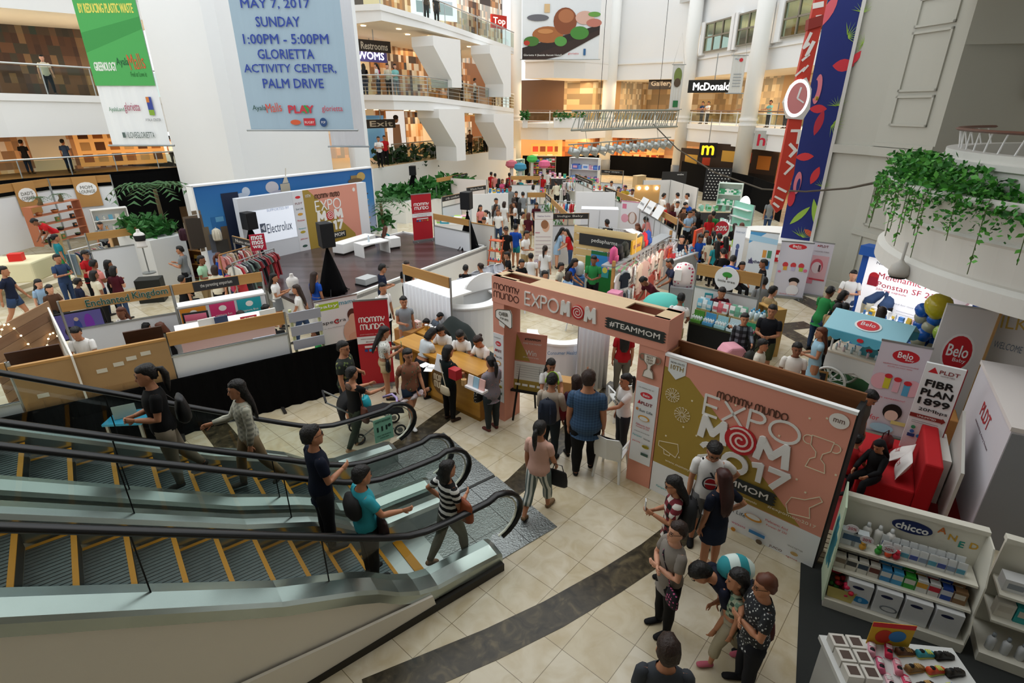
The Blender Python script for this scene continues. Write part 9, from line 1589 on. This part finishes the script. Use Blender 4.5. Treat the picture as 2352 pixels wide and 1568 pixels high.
 # lettering on two tees of the fairground booth
for o,b in CROWD:
 if o['label'].startswith('person, white top, black trousers, long hair, inside the booths'):
  x=letters(o,[('ELDAR',0,.12,.07,.26,.02),('23',0,-.05,.17,.2,.04)],0,BLACK,M=Matrix.Translation((0,.15,1.12))@Matrix.Rotation(pi,4,'Z'))
  # people on the galleries and in the restaurant
def up(F_,t,back,lab,k,top,bot,hair,az,po='0'):
 j=min(len(F_)-2,int(t*(len(F_)-1)));u=t*(len(F_)-1)-j;a,b=F_[j],F_[j+1];p=Vector(a[:3]).lerp(Vector(b[:3]),u)+Vector((-.7,.7,0))*back;arms,legs,ln=PO[po]
 figure('person in a %s top and %s trousers %s'%(CN[top][0],CN[bot][0],lab),p,az,1.58,hair,'k',RC.choice('ml'),CN[top][1],'tee',CN[bot][1],'pants',arms=arms,legs=legs)
LOI=LO[1:]
for i,(t,bk,c,b_,hr) in enumerate(((.02,1.2,'m','k','long'),(.06,1.5,'r','k','short'),(.1,.9,'k','d','long'),(.135,1.6,'s','n','pony'),(.165,.8,'w','d','short'),(.2,1.4,'p','k','long'),(.23,.9,'c','k','short'),(.26,.7,'q','g','bob'),(.75,1,'k','k','short'),(.83,1,'w','k','short'),(.93,1,'x','k','short'))):up(LOI,t,bk,'behind the barred middle railing',i,c,b_,hr,20+i*40,'2' if i%2 else '0')
for t,c in ((.58,'u'),(.66,'k')):up(UP,t,.7,'behind the highest gallery railing',0,c,'k','long',-60)
up(FL,.52,.6,'leaning at the far left gallery railing',0,'c','k','short',-40,'4')
def ghost(px,py,Y,z,lab,c,b_,hr,az,po='0',skin='m'):x=KX(px)*Y;figure('person in a %s top %s'%(CN[c][0],lab),Vector((x,Y,z)),az,1.62,hr,'k',skin,CN[c][1],'tee',CN[b_][1],'pants',arms=PO[po][0],legs=PO[po][1])
for px,Y,c,lab in ((876,33.6,'r','on the raised floor beside the garment rail'),(862,32.4,'w','with folded arms on the raised floor'),(1006,38,'k','on the raised floor before the yellow panel'),(1077,42,'u','on the raised floor near the hedge end'),(1113,44,'w','walking on the raised shop floor'),(1167,47,'g','at the far end of the raised floor')):ghost(px,0,Y,ZR,lab,c,'k','short',-70,'8' if c=='w' else '0')
for px,Y,c,lab in ((20,29,'k','with hands on hips behind the far left railing'),(118,29.5,'d','before the garment shop behind the far left railing'),(372,33,'w','beside the bread shop')):ghost(px,0,Y,ZR,lab,c,'k','short',100)
for px,c,lab in ((1597,'d','at the end of the white framed railing'),(1610,'w','second along the white framed railing'),(1693,'p','in the middle of the white framed railing'),(1750,'q','resting by the near column railing'),(1790,'n','at the railing behind the giant watch')):
 A,B=(LINE[4],LINE[5]) if px<1690 else (LINE[5],LINE[6]);p=along(A,(B-A).normalized(),px)+Vector((.7,.4,Z2));figure('person in a %s top %s'%(CN[c][0],lab),p,200,1.58,'short','k','m',CN[c][1],'tee','22242a','pants',arms=('fwd','fwd'))
for i,(t,c,lab) in enumerate(((.35,'k','first at the restaurant table by the pillar'),(1.1,'u','with curly hair in the restaurant'),(2.2,'c','with long hair in the restaurant'),(2.9,'k','standing in the restaurant'),(3.6,'m','at the restaurant edge'))):figure('person in a %s top %s'%(CN[c][0],lab),V0+dV*t+nb*(1.0+.3*(i%2))+Vector((0,0,4.2)),200+30*i,1.55 if i!=3 else 1.75,'long' if i!=3 else 'short','k','m',CN[c][1],'tee','1a1a1c','pants',arms=('table','table'))
for i,(px,py) in enumerate(((1620,408),(1655,415),(1738,440),(1205,372),(1370,375),(1500,392))):g=G(px,py+15);figure('person in dark clothes %s'%('behind the curtain fence by the yellow arched letter','second behind the curtain fence by the restaurant','in a dark shirt by the near column base','by the shops behind the first column','by the shops behind the wide column','by the shops near the third column')[i],g+Vector((.8,2.5,0)),-90,1.65,'short','k','m',('2a2a2e','b8b4ac','5a3a34')[i%3],'tee','1a1a1c','pants')
